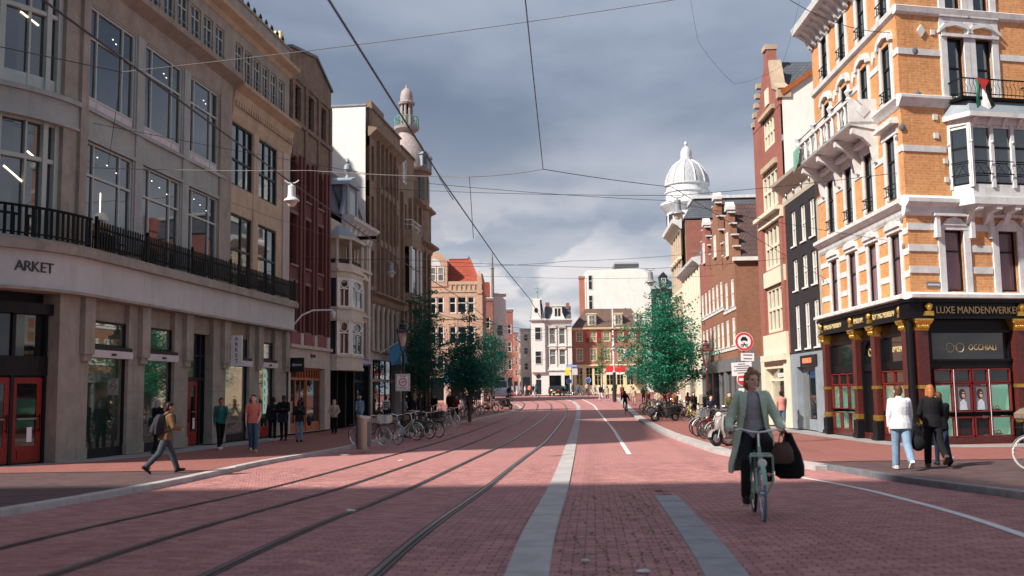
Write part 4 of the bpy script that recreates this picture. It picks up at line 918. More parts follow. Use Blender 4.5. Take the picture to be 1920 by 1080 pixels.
# white bands between the openings
gaps = []; xs = [0]+sorted([x for c in cc for x in (c-ww/2-.26, c+ww/2+.26)])+[OE]
for a, b in zip(xs[::2], xs[1::2]):
    for v in (5.2, 5.9, 6.55): O.box('stone_band', a, b, -.03, .02, v, v+.2, 'white_stone')
    for v in (9.2, 12.35): O.box('stone_band', a, b, -.03, .02, v, v+.2, 'white_stone')
for c in (9-1.9, 9-4.0, 9-6.2): O.part('stone_diamond', MB().prism([(c-.16, 12.9), (c, 12.66), (c+.16, 12.9), (c, 13.14)], 'y', -.06, .02), 'white_stone')
O.cornice('string_course', 0, OE, [(.02, 7.1), (.08, 7.2), (.12, 7.36), (.3, 7.5), (.3, 7.62), (.08, 7.74)], 'white_stone')
O.cornice('string_course', 0, OE, [(.02, 10.6), (.1, 10.72), (.2, 10.85), (.2, 10.93), (.04, 11.0)], 'white_stone')
O.cornice('string_course', 0, OE, [(.02, 13.65), (.1, 13.72), (.12, 13.88), (.04, 13.93)], 'white_stone')
O.cornice('gutter_band', 0, OE+.1, [(.04, 4.44), (.42, 4.5), (.42, 4.6), (.2, 4.68), (.05, 4.7)], 'white_stone')
O.cornice('roof_cornice', -.1, OE, [(.05, 15.9), (.15, 16.0), (.5, 16.25), (.75, 16.35), (.8, 16.6), (.1, 16.75)], 'white_stone')
for k in range(16): O.part('console', MB().prism([(-.6, 16.2), (-.05, 16.2), (-.05, 15.6), (-.16, 15.7), (-.3, 16.0)], 'x', .1+k*.58, .3+k*.58), 'white_stone')
O.part('roof_storey', MB().prism([(.2, .5), (8.7, .6), (6.9, 8.2), (.2, 8.2)], 'z', 16.7, 19.5), 'slate_tile')
O.part('dormer_post', MB().box(.0, .5, .1, .6, 16.6, 19.8), 'white_stone')
# stone balcony across three bays
b0, b1 = .5, 7.15
bl = O.part('balcony', MB().box(b0, b1, -.95, .0, 10.62, 10.72).prism([(-.95, 10.72), (-.95, 10.62), (0, 10.42), (0, 10.72)], 'x', b0, b1), 'white_stone')
O.part('balcony_end_panel', MB().box(b1-.14, b1, -.95, 0, 10.72, 11.5).prism([(-.7, 11.1), (-.47, 10.85), (-.24, 11.1), (-.47, 11.35)], 'x', b1, b1+.03), 'white_stone', bl); O.box('balcony_end_panel', b0, b0+.14, -.95, 0, 10.72, 11.5, 'white_stone', bl)
O.box('balcony_coping', b0, b1, -.97, -.81, 11.42, 11.52, 'white_stone', bl)
for k in range(9): O.part('baluster', MB().lathe([(.08, 10.72), (.05, 10.8), (.09, 10.98), (.04, 11.25), (.08, 11.42)], 8, (b0+.5+k*.7, -.89, 0)), 'white_stone', bl, True)
for u in (b0+.05, 2.7, 4.9, b1-.2): O.part('urn', MB().lathe([(.12, 11.52), (.06, 11.6), (.15, 11.78), (.05, 11.9), (.02, 12.0)], 8, (u+.08, -.89, 0)), 'white_stone', bl, True)
O.part('balcony_bar', MB().tube([(b0, -.9, 11.7), (b1+.3, -.9, 11.7)], .02, 5), 'black_iron', bl)
for u in (.75, 2.8, 5.0, 6.85): O.part('balcony_bracket', MB().prism([(-.85, 10.55), (0, 10.5), (0, 9.3), (-.12, 9.35), (-.22, 9.9), (-.5, 10.2), (-.85, 10.35)], 'x', u, u+.24), 'white_stone', bl)
mb = MB(); mat('flag_green', (.03, .22, .14), .85); mat('flag_redc', (.5, .03, .03), .85); mat('flag_whitec', (.72, .72, .70), .85); mat('flag_blackc', (.015, .015, .015), .85)
O.part('balcony_cloth', MB().quad((.3, -1.02, 11.35), (1.2, -1.0, 11.4), (1.15, -1.06, 10.75), (.35, -1.05, 10.45)), 'verdigris', bl)
# shopfront, street side
def carved_head(b, u, v, d, k=1.0):
    return b.part('carved_head', MB().ell((u, d, v+.17*k), .085*k, .08*k, .11*k, 10).box(u-.13*k, u+.13*k, d-.02, d+.08, v-.06*k, v+.06*k).ell((u, d+.02, v+.2*k), .11*k, .09*k, .1*k, 8), 'gold', smooth=True)
def shop_pilaster(b, a, w, full=True):
    p_ = b.part('shop_pilaster', MB().box(a, a+w, -.14, .2, .62, 3.5), 'burgundy')
    b.part('pilaster_base', MB().box(a-.05, a+w+.05, -.2, .2, 0, .62).box(a-.09, a+w+.09, -.24, .2, 0, .14), 'black_paint', p_)
    for v0, v1 in ((.66, .84), (1.72, 1.83)): b.part('gold_collar', MB().box(a-.02, a+w+.02, -.17, .1, v0, v1), 'gold', p_)
    mb = MB().rings([[(a-.01, -.15, 3.5), (a+w+.01, -.15, 3.5), (a+w+.01, .1, 3.5), (a-.01, .1, 3.5)], [(a-.03, -.18, 3.62), (a+w+.03, -.18, 3.62), (a+w+.03, .1, 3.62), (a-.03, .1, 3.62)], [(a-.1, -.26, 3.8), (a+w+.1, -.26, 3.8), (a+w+.1, .1, 3.8), (a-.1, .1, 3.8)]])
    for q in range(5): mb.ell((a+w*(q+.5)/5, -.2, 3.62), .05, .05, .07, 8)
    for q in (a-.05, a+w+.05): mb.ell((q, -.22, 3.76), .06, .06, .05, 8)
    b.part('gilded_capital', mb, 'gold', p_, True)
    b.box('capital_slab', a-.12, a+w+.12, -.28, .1, 3.8, 3.86, 'gold', p_)
    return p_
O.part('shop_beam', MB().box(-.05, OE+.05, -.18, .3, 3.86, 4.44).box(-.05, OE+.1, -.3, .3, 4.36, 4.46).box(-.05, OE+.08, -.24, .3, 3.86, 3.93), 'black_paint')
sps = [9-.55, 9-2.65, 9-4.15, 9-6.2, 9-8.7]
for k, a in enumerate((8.62, 5.75, 3.75, 1.2 if False else .05)): shop_pilaster(O, a, .38); carved_head(O, a+.19, 4.02, -.24)
def display(b, a, w, v0, v1, box_=True, par=None, rowsplit=None):
    f = b.part('display_case', MB().box(a, a+.04, .0, .1, v0, v1).box(a+w-.04, a+w, .0, .1, v0, v1).box(a, a+w, .0, .1, v0, v0+.04).box(a, a+w, .0, .1, v1-.04, v1), 'case_red')
    if box_:
        ob('case_back', MB().quad((a+.05, .5, v0+.05), (a+w-.05, .5, v0+.05), (a+w-.05, .5, v1-.05), (a+.05, .5, v1-.05)).quad((a+.05, .1, v0+.05), (a+w-.05, .1, v0+.05), (a+w-.05, .5, v0+.05), (a+.05, .5, v0+.05)).quad((a+.05, .1, v1-.05), (a+w-.05, .1, v1-.05), (a+w-.05, .5, v1-.05), (a+.05, .5, v1-.05)).quad((a+.05, .1, v0), (a+.05, .5, v0), (a+.05, .5, v1), (a+.05, .1, v1)).quad((a+w-.05, .1, v0), (a+w-.05, .5, v0), (a+w-.05, .5, v1), (a+w-.05, .1, v1)).mesh('case_back', ['mint_glow']), f)
        ob('spectacles', MB().tube([(a+w/2-.14+.07*math.cos(6.28*k/10), .3, v0+.12+.05*math.sin(6.28*k/10)) for k in range(10)], .012, 4, close=True).tube([(a+w/2+.06+.07*math.cos(6.28*k/10), .3, v0+.12+.05*math.sin(6.28*k/10)) for k in range(10)], .012, 4, close=True).box(a+w/2-.2, a+w/2+.2, .28, .42, v0+.05, v0+.075).mesh('spectacles', ['black_paint']), f)
        ob('pane', MB().box(a+.05, a+w-.05, .05, .056, v0+.05, v1-.05).mesh('pane', ['glass_clear']), f)
    else: ob('pane', MB().box(a+.05, a+w-.05, .05, .06, v0+.05, v1-.05).mesh('pane', ['glass_dark']), f)
    for o_ in ([f] if isinstance(b, Sub) else []):
        pass
    return f
O.part('shop_wall', MB().box(.4, OE-.5, .52, .6, 0, 3.9), 'black_paint')
for a, b in ((6.2, 8.6), (4.2, 5.7), (.5, 3.7)):
    O.part('shop_frame', MB().box(a, b, .1, .3, 3.42, 3.86).box(a, b, .08, .3, 2.35, 2.62).box(a, b, .02, .3, 0, .2, 1).box(a, a+.1, .02, .3, .2, 3.42).box(b-.1, b, .02, .3, .2, 3.42), ['black_paint', 'burgundy'])
    if (a, b) != (4.2, 5.7):
        O.box('upper_pane', a+.1, b-.1, .16, .17, 2.62, 3.42, 'glass_dark')
        n = 2 if b-a < 2.6 else 3
        for k in range(n):
            x0 = lin(a+.12, b-.12, k/n); x1 = lin(a+.12, b-.12, (k+1)/n)
            for v0, v1, q in ((1.88, 2.32, False), (.98, 1.86, True), (.22, .86, True)): display(O, x0, x1-x0-.03, v0, v1, q)
    else:
        O.box('side_door', a+.12, b-.12, .14, .2, 0, 2.35, 'black_paint'); O.box('upper_pane', a+.1, b-.1, .2, .21, 2.62, 3.42, 'glass_dark'); O.arch(a+.1, b-a-.2, 2.9, .5, 'black_paint', .1, .1)
        O.part('spectacles_sign', MB().tube([(4.8+.13*math.cos(6.28*k/14), .15, 3.0+.13*math.sin(6.28*k/14)) for k in range(14)], .014, 5, close=True).tube([(5.1+.13*math.cos(6.28*k/14), .15, 3.0+.13*math.sin(6.28*k/14)) for k in range(14)], .014, 5, close=True), 'gold_text')
O.text('OPTICIENS', 7.0, 2.92, .26, 'gold_text', .15, sx=.75)
O.text('ROTTING MEUBELEN', 6.22, 4.05, .25, 'gold_text', -.19, sx=.85); O.text('KINDERW.', 4.22, 4.05, .25, 'gold_text', -.19, sx=.85); O.text('KINDERS MEUBELEN', .6, 4.05, .25, 'gold_text', -.19, sx=.95)
# wall rosettes and hooks
for u, v in ((8.9, 6.2), (8.85, 7.05), (.25, 6.05), (8.8, 9.7)): O.part('wall_rosette', MB().ell((u, -.02, v), .1, .03, .1, 8), 'sign_grey', smooth=True)
# ---- front towards the camera
FP = (12.75, 30.75)
Fr = Sub(O, (FP[0]-.43*math.cos(R(13)), FP[1]-.43*math.sin(R(13))), 90-13)
K = .43
fh = [(K+.84, K+1.54, 4.74, 6.67), (K+2.79, K+3.49, 4.74, 6.67), (K+1.35, K+1.98, 11.0, 12.96), (K+2.4, K+3.03, 11.0, 12.96), (K+1.35, K+1.98, 13.85, 15.7), (K+2.4, K+3.03, 13.85, 15.7)]
Fr.wall('brick_wall', 0, 9, 4.5, 17.5, fh, 'brick_orange', 0, .22)
for a, b, c, e in fh:
    Fr.win(a, c, b-a, e-c, 1, (.66,) if c < 5 else (.5,), 'black_paint', 'glass_mauve' if c < 5 else 'glass_blue', .12, .055, .05, .07)
    sr = Fr.part('window_surround', MB().box(a-.22, a, -.06, .1, c-.2, e+.1).box(b, b+.22, -.06, .1, c-.2, e+.1).box(a-.25, b+.25, -.1, .08, c-.22, c-.12), 'white_stone')
    if c < 5:
        o_ = Fr.part('lintel', MB().box(a-.22, b+.22, -.07, .08, e, e+.14).box(a-.34, a-.2, -.16, .05, e-.25, e+.42).box(b+.2, b+.34, -.16, .05, e-.25, e+.42).prism([(a-.1, e+.14), (b+.1, e+.14), (b-.1, e+.34), ((a+b)/2, e+.42), (a+.1, e+.34)], 'y', -.1, .02).box(a-.4, b+.4, -.2, .02, e+.42, e+.5), 'white_stone')
    else:
        Fr.part('lintel', MB().box(a-.22, b+.22, -.12, .08, e, e+.1).prism([(a-.3, e+.2), (a-.1, e+.42), ((a+b)/2, e+.5), (b+.1, e+.42), (b+.3, e+.2), (b+.3, e+.12), (b+.05, e+.3), ((a+b)/2, e+.38), (a-.05, e+.3), (a-.3, e+.12)], 'y', -.12, .02), 'white_stone')
Fr.part('stone_pier', MB().box(K+2.02, K+2.36, -.05, .02, 10.95, 13.5).box(K+1.1, K+1.32, -.045, .02, 10.95, 13.6).box(K+3.06, K+3.28, -.045, .02, 10.95, 13.6).box(K+1.1, K+3.28, -.04, .02, 13.46, 13.62), 'white_stone')
qx = [(0, K+.58), (K+1.8, K+2.53), (K+3.75, 9)]
for v in (5.3, 5.98, 6.65):
    for a, b in qx: Fr.box('stone_band', a, b, -.035, .02, v, v+.21, 'white_stone')
for v in (9.15, 12.3):
    for a, b in ((0, K+1.1), (K+4.1 if v < 10 else K+3.3, 9)): Fr.box('stone_band', a, b, -.035, .02, v, v+.2, 'white_stone')
for v in (10.3, 9.7): Fr.box('stone_block', K+.7, K+.86, -.04, .02, v-.1, v+.08, 'white_stone'); Fr.box('stone_block', K+1.0, K+1.14, -.04, .02, v-1.5, v-1.34, 'white_stone')
Fr.part('stone_diamond', MB().prism([(K+.3, 13.1), (K+.44, 12.9), (K+.58, 13.1), (K+.44, 13.3)], 'y', -.06, .02), 'white_stone'); Fr.box('stone_block', K+.8, K+.95, -.04, .02, 13.0, 13.16, 'white_stone')
Fr.cornice('string_course', -.1, 9, [(.02, 7.1), (.08, 7.2), (.12, 7.36), (.3, 7.5), (.3, 7.62), (.08, 7.74)], 'white_stone')
Fr.cornice('string_course', -.08, 9, [(.02, 10.6), (.1, 10.72), (.2, 10.85), (.2, 10.93), (.04, 11.0)], 'white_stone')
Fr.cornice('string_course', -.05, 9, [(.02, 13.62), (.1, 13.68), (.14, 13.86), (.04, 13.92)], 'white_stone')
Fr.cornice('gutter_band', -.25, 9, [(.04, 4.44), (.42, 4.5), (.42, 4.6), (.2, 4.68), (.05, 4.7)], 'white_stone')
for u, v in ((K+.2, 11.0), (K+.18, 12.42), (-.0, 9.9)): Fr.part('wall_rosette', MB().ell((u, -.02, v), .13, .04, .13, 8), 'sign_grey', smooth=True)
sg = Fr.part('street_name_plate', MB().box(K+.12, K+.62, -.03, .0, 4.85, 5.02), 'sign_grey'); mk('plate_lettering', MB().box(K+.16, K+.58, -.034, -.03, 4.91, 4.96), 'awning_white', sg)
# bay window
ba, bb = K+1.25, K+4.1
bw_ = Fr.part('bay_window', MB().prism([(ba, 0), (ba+.3, -.6), (bb-.3, -.6), (bb, 0)][::-1], 'z', 7.62, 7.95).prism([(ba-.1, 0), (ba+.22, -.74), (bb-.22, -.74), (bb+.1, 0)][::-1], 'z', 7.4, 7.62), 'white_stone')
mk('bay_cornice', MB().prism([(ba-.05, 0), (ba+.28, -.66), (bb-.28, -.66), (bb+.05, 0)][::-1], 'z', 9.95, 10.15).prism([(ba-.2, 0), (ba+.15, -.86), (bb-.15, -.86), (bb+.2, 0)][::-1], 'z', 10.15, 10.3), 'white_stone', bw_)
def bayside(p0, p1, nm):
    d = Vector((p1[0]-p0[0], p1[1]-p0[1], 0)); L = d.length
    mb = MB(); us = [0]+[L*k/nm for k in range(1, nm)]+[L]
    for x in us: mb.box(x-.06, x+.06, -.05, .08, 7.95, 9.95).ell((x, -.06, 9.4), .05, .04, .05, 6)
    mb.box(0, L, 0, .08, 7.95, 8.05).box(0, L, 0, .08, 9.85, 9.95)
    f = mk('bay_frame', mb, 'white_stone', bw_, (p0[0], p0[1], 0), (0, 0, math.atan2(d.y, d.x)))
    ob('bay_sash', MB().box(.06, L-.06, .02, .06, 9.2, 9.27).box(.06, L-.06, .02, .06, 8.05, 8.12).mesh('bay_sash', ['black_paint']), bw_, (p0[0], p0[1], 0), (0, 0, math.atan2(d.y, d.x)))
    for x0, x1 in zip(us[:-1], us[1:]):
        ob('bay_pane', MB().box(x0+.06, x1-.06, .04, .05, 8.05, 9.85).mesh('bay_pane', ['glass_blue']), bw_, (p0[0], p0[1], 0), (0, 0, math.atan2(d.y, d.x)))
        ob('bay_guard', MB().box(x0+.05, x1-.05, -.1, -.08, 8.75, 8.78).box(x0+.05, x1-.05, -.1, -.08, 8.35, 8.38).tube([(lin(x0, x1, .2), -.09, 8.4), (lin(x0, x1, .5), -.09, 8.72), (lin(x0, x1, .8), -.09, 8.4)], .012, 4).mesh('bay_guard', ['black_iron']), bw_, (p0[0], p0[1], 0), (0, 0, math.atan2(d.y, d.x)))
P = [(ba, 0), (ba+.3, -.6), (bb-.3, -.6), (bb, 0)]
bayside(P[0], P[1], 1); bayside(P[1], P[2], 3); bayside(P[2], P[3], 1)
mk('bay_interior', MB().prism([(ba+.1, .05), (ba+.38, -.5), (bb-.38, -.5), (bb-.1, .05)][::-1], 'z', 7.9, 10), 'interior_dark', bw_)
for k in range(4): mk('bay_console', MB().prism([(-.7, 7.4), (0, 7.4), (0, 6.85), (-.14, 6.95), (-.3, 7.2), (-.7, 7.25)], 'x', ba+.35+k*.68, ba+.55+k*.68), 'white_stone', bw_)
for k in range(5): mk('bay_console', MB().prism([(-.84, 10.12), (-.6, 10.12), (-.6, 9.85)], 'x', ba+.35+k*.55, ba+.43+k*.55), 'white_stone', bw_)
mk('bay_roof', MB().rings([[(x, y, 10.3) for x, y in [(ba-.18, 0), (ba+.15, -.84), (bb-.15, -.84), (bb+.18, 0)][::-1]], [(x, y, 10.72) for x, y in [(ba+.02, 0), (ba+.32, -.6), (bb-.32, -.6), (bb-.02, 0)][::-1]]]), 'lead', bw_)
# iron balcony above the bay
rb = Fr.part('iron_balcony', MB().box(ba+.0, bb, -.72, 0, 10.72, 10.82).tube([(ba+.05, 0, 11.4), (ba+.05, -.68, 11.4), (bb-.05, -.68, 11.4), (bb-.05, 0, 11.4)], .025, 5).tube([(ba+.05, 0, 10.92), (ba+.05, -.68, 10.92), (bb-.05, -.68, 10.92), (bb-.05, 0, 10.92)], .018, 5), 'black_iron')
for k in range(19):
    u = ba+.06+k*.148; mk('baluster', MB().tube([(u, -.68, 10.85), (u+.04, -.68, 11.1), (u-.03, -.68, 11.25), (u, -.68, 11.4)], .011, 4), 'black_iron', rb)
for k in range(5): mk('baluster', MB().tube([(ba+.05, -.1-.13*k, 10.85), (ba+.05, -.1-.13*k, 11.4)], .011, 4), 'black_iron', rb)
# draped flag: green, white, black with a red wedge
def drape(u0, u1, t0, t1, m, dz=0, name='flag_stripe'):
    mb = MB()
    for j in range(6):
        s0, s1 = j/6, (j+1)/6; q = lambda t, s_: (lin(u0, u1, t)+.04*math.sin(6*s_+2*t)+.22*s_*(t-.5)+.1*s_, -.72-.04*math.sin(9*t+2*s_)-.03*s_, 11.38-s_*(.95+.1*math.sin(5*t)))
        for i in range(3): a_, b_ = lin(t0, t1, i/3), lin(t0, t1, (i+1)/3); mb.quad(q(a_, s0), q(b_, s0), q(b_, s1), q(a_, s1))
    return mb
P0_ = tag(mk('flag', drape(K+1.75, K+2.2, 0, .36, 'flag_green'), 'flag_green'), 'green, white and black flag with a red wedge hung over the iron balcony', 'flag')
P0_.matrix_world = O.o.matrix_basis @ Fr.rel
for t0, t1, m in ((.36, .70, 'flag_whitec'), (.70, 1.0, 'flag_blackc')): mk('flag_stripe', drape(K+1.75, K+2.2, t0, t1, m), m, P0_)
mk('flag_wedge', MB().prism([(K+1.76, 11.4), (K+2.22, 11.34), (K+2.0, 11.0)], 'y', -.80, -.785), 'flag_redc', P0_)
# shopfront to the camera
Fr.part('shop_beam', MB().box(-.25, 9, -.18, .3, 3.86, 4.44).box(-.3, 9, -.3, .3, 4.36, 4.46).box(-.28, 9, -.24, .3, 3.86, 3.93), 'black_paint')
Fr.part('corner_column', MB().lathe([(.2, 0), (.2, .6), (.12, .7), (.11, 3.8)], 12, (-.12, .02, 0)), 'black_paint', smooth=True)
shop_pilaster(Fr, .04, .38); shop_pilaster(Fr, K+3.08, .38); carved_head(Fr, .42, 4.02, -.26, 1.15); carved_head(Fr, K+3.3, 4.02, -.26, 1.15)
Fr.text('LUXE MANDENWERKEN', K+.27, 4.03, .31, 'gold_text', -.19, sx=.90)
Fr.box('shop_wall', .4, 9, .52, .6, 0, 3.9, 'black_paint')
Fr.part('shop_frame', MB().box(K+.0, K+3.1, .08, .3, 3.45, 3.86).box(K+.0, K+3.1, .05, .3, 2.33, 2.6).box(K, K+.25, .06, .3, 0, 3.45).box(K+3.0, K+3.1, .06, .3, 0, 3.45).box(K+.2, K+3.05, -.02, .3, 0, .21, 1).box(K+.1, K+3.1, -.02, .08, 3.45, 3.52).box(K+.1, K+3.1, .0, .08, 2.55, 2.62), ['black_paint', 'burgundy'])
Fr.box('sign_pane', K+.28, K+3.0, .14, .15, 2.6, 3.45, 'glass_dark'); Fr.text('OCCHIALI', K+1.58, 2.9, .26, 'gold_text', .13, sx=.85)
Fr.part('spectacles_sign', MB().tube([(K+.92+.14*math.cos(6.28*k/16), .13, 2.98+.14*math.sin(6.28*k/16)) for k in range(16)], .012, 5, close=True).tube([(K+1.28+.14*math.cos(6.28*k/16), .13, 2.98+.14*math.sin(6.28*k/16)) for k in range(16)], .012, 5, close=True).tube([(K+1.06, .13, 3.0), (K+1.1, .13, 3.05), (K+1.14, .13, 3.0)], .012, 5), 'gold_text')
xs = [K+.2, K+.9, K+1.55, K+2.16, K+2.97]
for i, (a, b) in enumerate(zip(xs[:-1], xs[1:])):
    for v0, v1, r in ((1.88, 2.32, 0), (.98, 1.86, 1), (.22, .84, 2)):
        pst = (r == 1 and i in (1, 2)) or (r == 2 and i in (1, 2))
        f = display(Fr, a+.02, b-a-.04, v0, v1, r > 0 and not pst)
        if pst:
            pa, pb = a+.09, b-.09
            po = mk('poster', MB().box(pa, pb, .03, .04, v0+.06, v1-.06), 'sign_black' if r == 2 else 'sign_grey', f)
            if r == 2: mk('lettering', MB(), 'sign_white', f).data = txt_mesh('UCCI', .13, .002, 'sign_white', 'CENTER'); o_ = f.children[-1]; o_.location = ((pa+pb)/2, .026, v0+.24); o_.rotation_euler = (R(90), 0, 0)
            else:
                mat_ = ('skin_poster', 'shirt_poster', 'hair_poster')
                if 'skin_poster' not in MAT: mat('skin_poster', (.5, .3, .22)); mat('shirt_poster', (.5, .55, .62)); mat('hair_poster', (.03, .02, .02))
                c_ = (pa+pb)/2; mk('poster_portrait', MB().prism([(c_-.14, v0+.07), (c_+.12, v0+.07), (c_+.1, v0+.3), (c_, v0+.4), (c_-.11, v0+.32)], 'y', .022, .029, 1).ell((c_+.01, .026, v0+.53), .062, .006, .095, 12, 0).ell((c_-.035, .031, v0+.56), .13, .004, .17, 12, 2).box(c_-.05, c_+.07, .016, .02, v0+.56, v0+.585, 2), [mat_[0], mat_[1], mat_[2]], f)
for x in xs[1:4:2]: Fr.box('light_tube', x-.008, x+.008, -.01, .0, .25, 2.3, 'sign_white')

# ================================================================ RIGHT 2: black house
Bk = Bld('black_brick_house', 'narrow black brick house with white sash windows and heavy white cornice', OP(14.3), 181, zO)
W = 5.28
Bk.hull(.02, W, .4, 10, 0, 10.6, 'brick_black')
cs_ = [(.95, 1.7), (2.5, 3.25), (3.9, 4.65)]; hl = [(a, b, v0, v1) for a, b in cs_ for v0, v1 in ((3.5, 5.45), (6.1, 7.5), (8.1, 9.68))]
Bk.wall('brick_wall', 0, W-.3, 3.3, 10.3, hl, 'brick_black', 0, .2); Bk.box('ochre_edge', W-.3, W, -.02, .4, 3.3, 10.9, 'sandstone_warm')
for a, b, c, e in hl: Bk.win(a, c, b-a, e-c, 2, (.5,), 'white_paint', 'glass_pale', .06, .08, .05, .08, sill=.12)
Bk.cornice('cornice', -.15, W, [(.02, 10.15), (.06, 10.3), (.08, 10.62), (.3, 10.8), (.55, 11.0), (.6, 11.12), (.05, 11.22)], 'cream_paint')
for k in range(4): Bk.part('cornice_boss', MB().ell((.7+k*1.25, -.12, 10.48), .09, .05, .12, 8), 'grey_metal', smooth=True)
Bk.part('roof', MB().prism([(-.3, 11.2), (3.0, 12.9), (3.4, 12.9), (9, 11.2)], 'x', -.1, W), 'lead')
Bk.part('roof_hatch', MB().box(1.2, 3.2, .6, 2.4, 11.2, 12.6), 'lead')
Bk.part('shop_front', MB().box(0, W, -.05, .4, 2.72, 3.3).box(0, 1.0, -.05, .4, 0, 2.72).box(3.9, W, -.05, .4, 0, 2.72).box(1.0, 3.9, .2, .4, 2.5, 2.72).box(2.0, 3.9, .15, .4, 0, .45), 'lead'); Bk.box('shop_pane', 2.0, 3.9, .25, .26, .45, 2.5, 'glass_blue'); Bk.box('shop_door', 1.05, 1.95, .22, .25, 0, 2.5, 'glass_pale')
sg = Bk.box('shop_sign', 1.9, 4.3, -.12, -.05, 2.72, 3.18, 'sign_black'); [Bk.box('sign_letter_stroke', 2.3+k*.17, 2.42+k*.17, -.13, -.12, 2.85, 3.05, 'lit_sign', sg) for k in range(8)]

# ================================================================ RIGHT 3: red brick house with cream windows
Rd = Bld('red_brick_gable_house', 'tall red brick house with cream mullioned windows, ornate gable and white plaster flank', OP(20.0), 181, zO)
W = 5.68
Rd.hull(.02, W-.05, .4, 9, 0, 13.6, 'brick_red')
hl = [(1.5, 4.6, v0, v1) for v0, v1 in ((4.5, 6.7), (7.6, 9.7), (10.5, 12.35))]+[(2.2, 4.4, 13.5, 15.0)]
Rd.wall('brick_wall', 0, W, 3.4, 15.0, hl, 'brick_red', 0, .25)
for a, b, c, e in hl: Rd.win(a, c, b-a, e-c, 4, (.52,), 'cream_window', 'glass_pale', .05, .14, .15, .14)
for v0, v1, o_ in ((6.75, 7.5, .1), (9.75, 10.1, .15), (10.1, 10.28, .4), (3.4, 4.4, .12), (3.1, 3.4, .3), (12.45, 12.7, .15), (15.1, 15.3, .18)): Rd.box('stone_course', .9 if v0 < 12 else 1.9, 5.4 if v0 < 12 else 4.7, -o_, .02, v0, v1, 'sandstone_warm' if v0 > 12 else 'cream_window')
for u in (.9, 4.85): Rd.box('brick_pier', u, u+.5, -.1, .02, 4.4, 10.1, 'brick_red')
gp_ = [(0, 15.0), (W, 15.0), (W, 15.5), (4.6, 16.0), (4.1, 17.4), (3.7, 17.6), (3.6, 18.4), (3.0, 18.4), (2.9, 17.6), (2.4, 17.3), (1.6, 15.9), (0, 15.4)]
Rd.part('gable', MB().prism(gp_, 'y', -.02, .45), 'brick_red')
Rd.part('gable_coping', MB().box(W-.3, W+.1, -.12, .5, 15.3, 15.65).prism([(W, 15.6), (4.6, 16.1), (4.1, 17.5), (4.25, 17.6), (4.8, 16.3), (W+.1, 15.75)], 'y', -.1, .5).box(2.95, 3.65, -.1, .5, 18.35, 18.6), 'sandstone_warm'); Rd.part('gable_tablet', MB().box(3.0, 3.7, -.07, .02, 15.6, 16.4), 'cream_window')
for k in range(5): Rd.part('gable_step', MB().box(.1+k*.32, .5+k*.32, -.12, .4, 15.3+k*.42, 15.55+k*.42), 'sandstone_warm')
Rd.part('roof', MB().prism([(0, 15.0), (W, 15.0), (W-2.7, 17.9)], 'y', .45, 9), 'slate_tile')
Rd.part('plaster_flank', MB().prism([(.1, 0), (9, 0), (9, 18.4), (3.6, 17.8), (.1, 15.4)], 'x', W-.04, W+.02), 'white_plaster'); Rd.part('flank_verge', MB().prism([(.1, 15.4), (3.6, 17.8), (9, 18.4), (9, 18.6), (3.55, 18.0), (.0, 15.6)], 'x', W-.05, W+.15), 'orange_wood')
Rd.part('downpipe', MB().tube([(W+.1, 2.6, 14.8), (W+.1, 2.6, 11)], .09, 8).tube([(W+.1, 1.2, 12.2), (W+.1, 1.2, 10.5)], .07, 8), 'lead', smooth=True)
Rd.part('shop_front', MB().box(0, .9, -.08, .4, 0, 3.15).box(4.7, W, -.12, .4, 0, 3.15).box(.9, 4.7, -.05, .4, 2.75, 3.15).box(.9, 4.7, .2, .3, 2.15, 2.28).box(.9, 4.7, .1, .3, 0, .2), 'cream_window'); Rd.box('shop_pane', .9, 4.7, .28, .29, .2, 2.75, 'glass_clear'); Rd.box('shop_interior', .7, 4.9, .75, .8, 0, 3.1, 'mint_glow'); Rd.text('LIEBESKIND', 2.5, 2.32, .3, 'sign_white', .15)

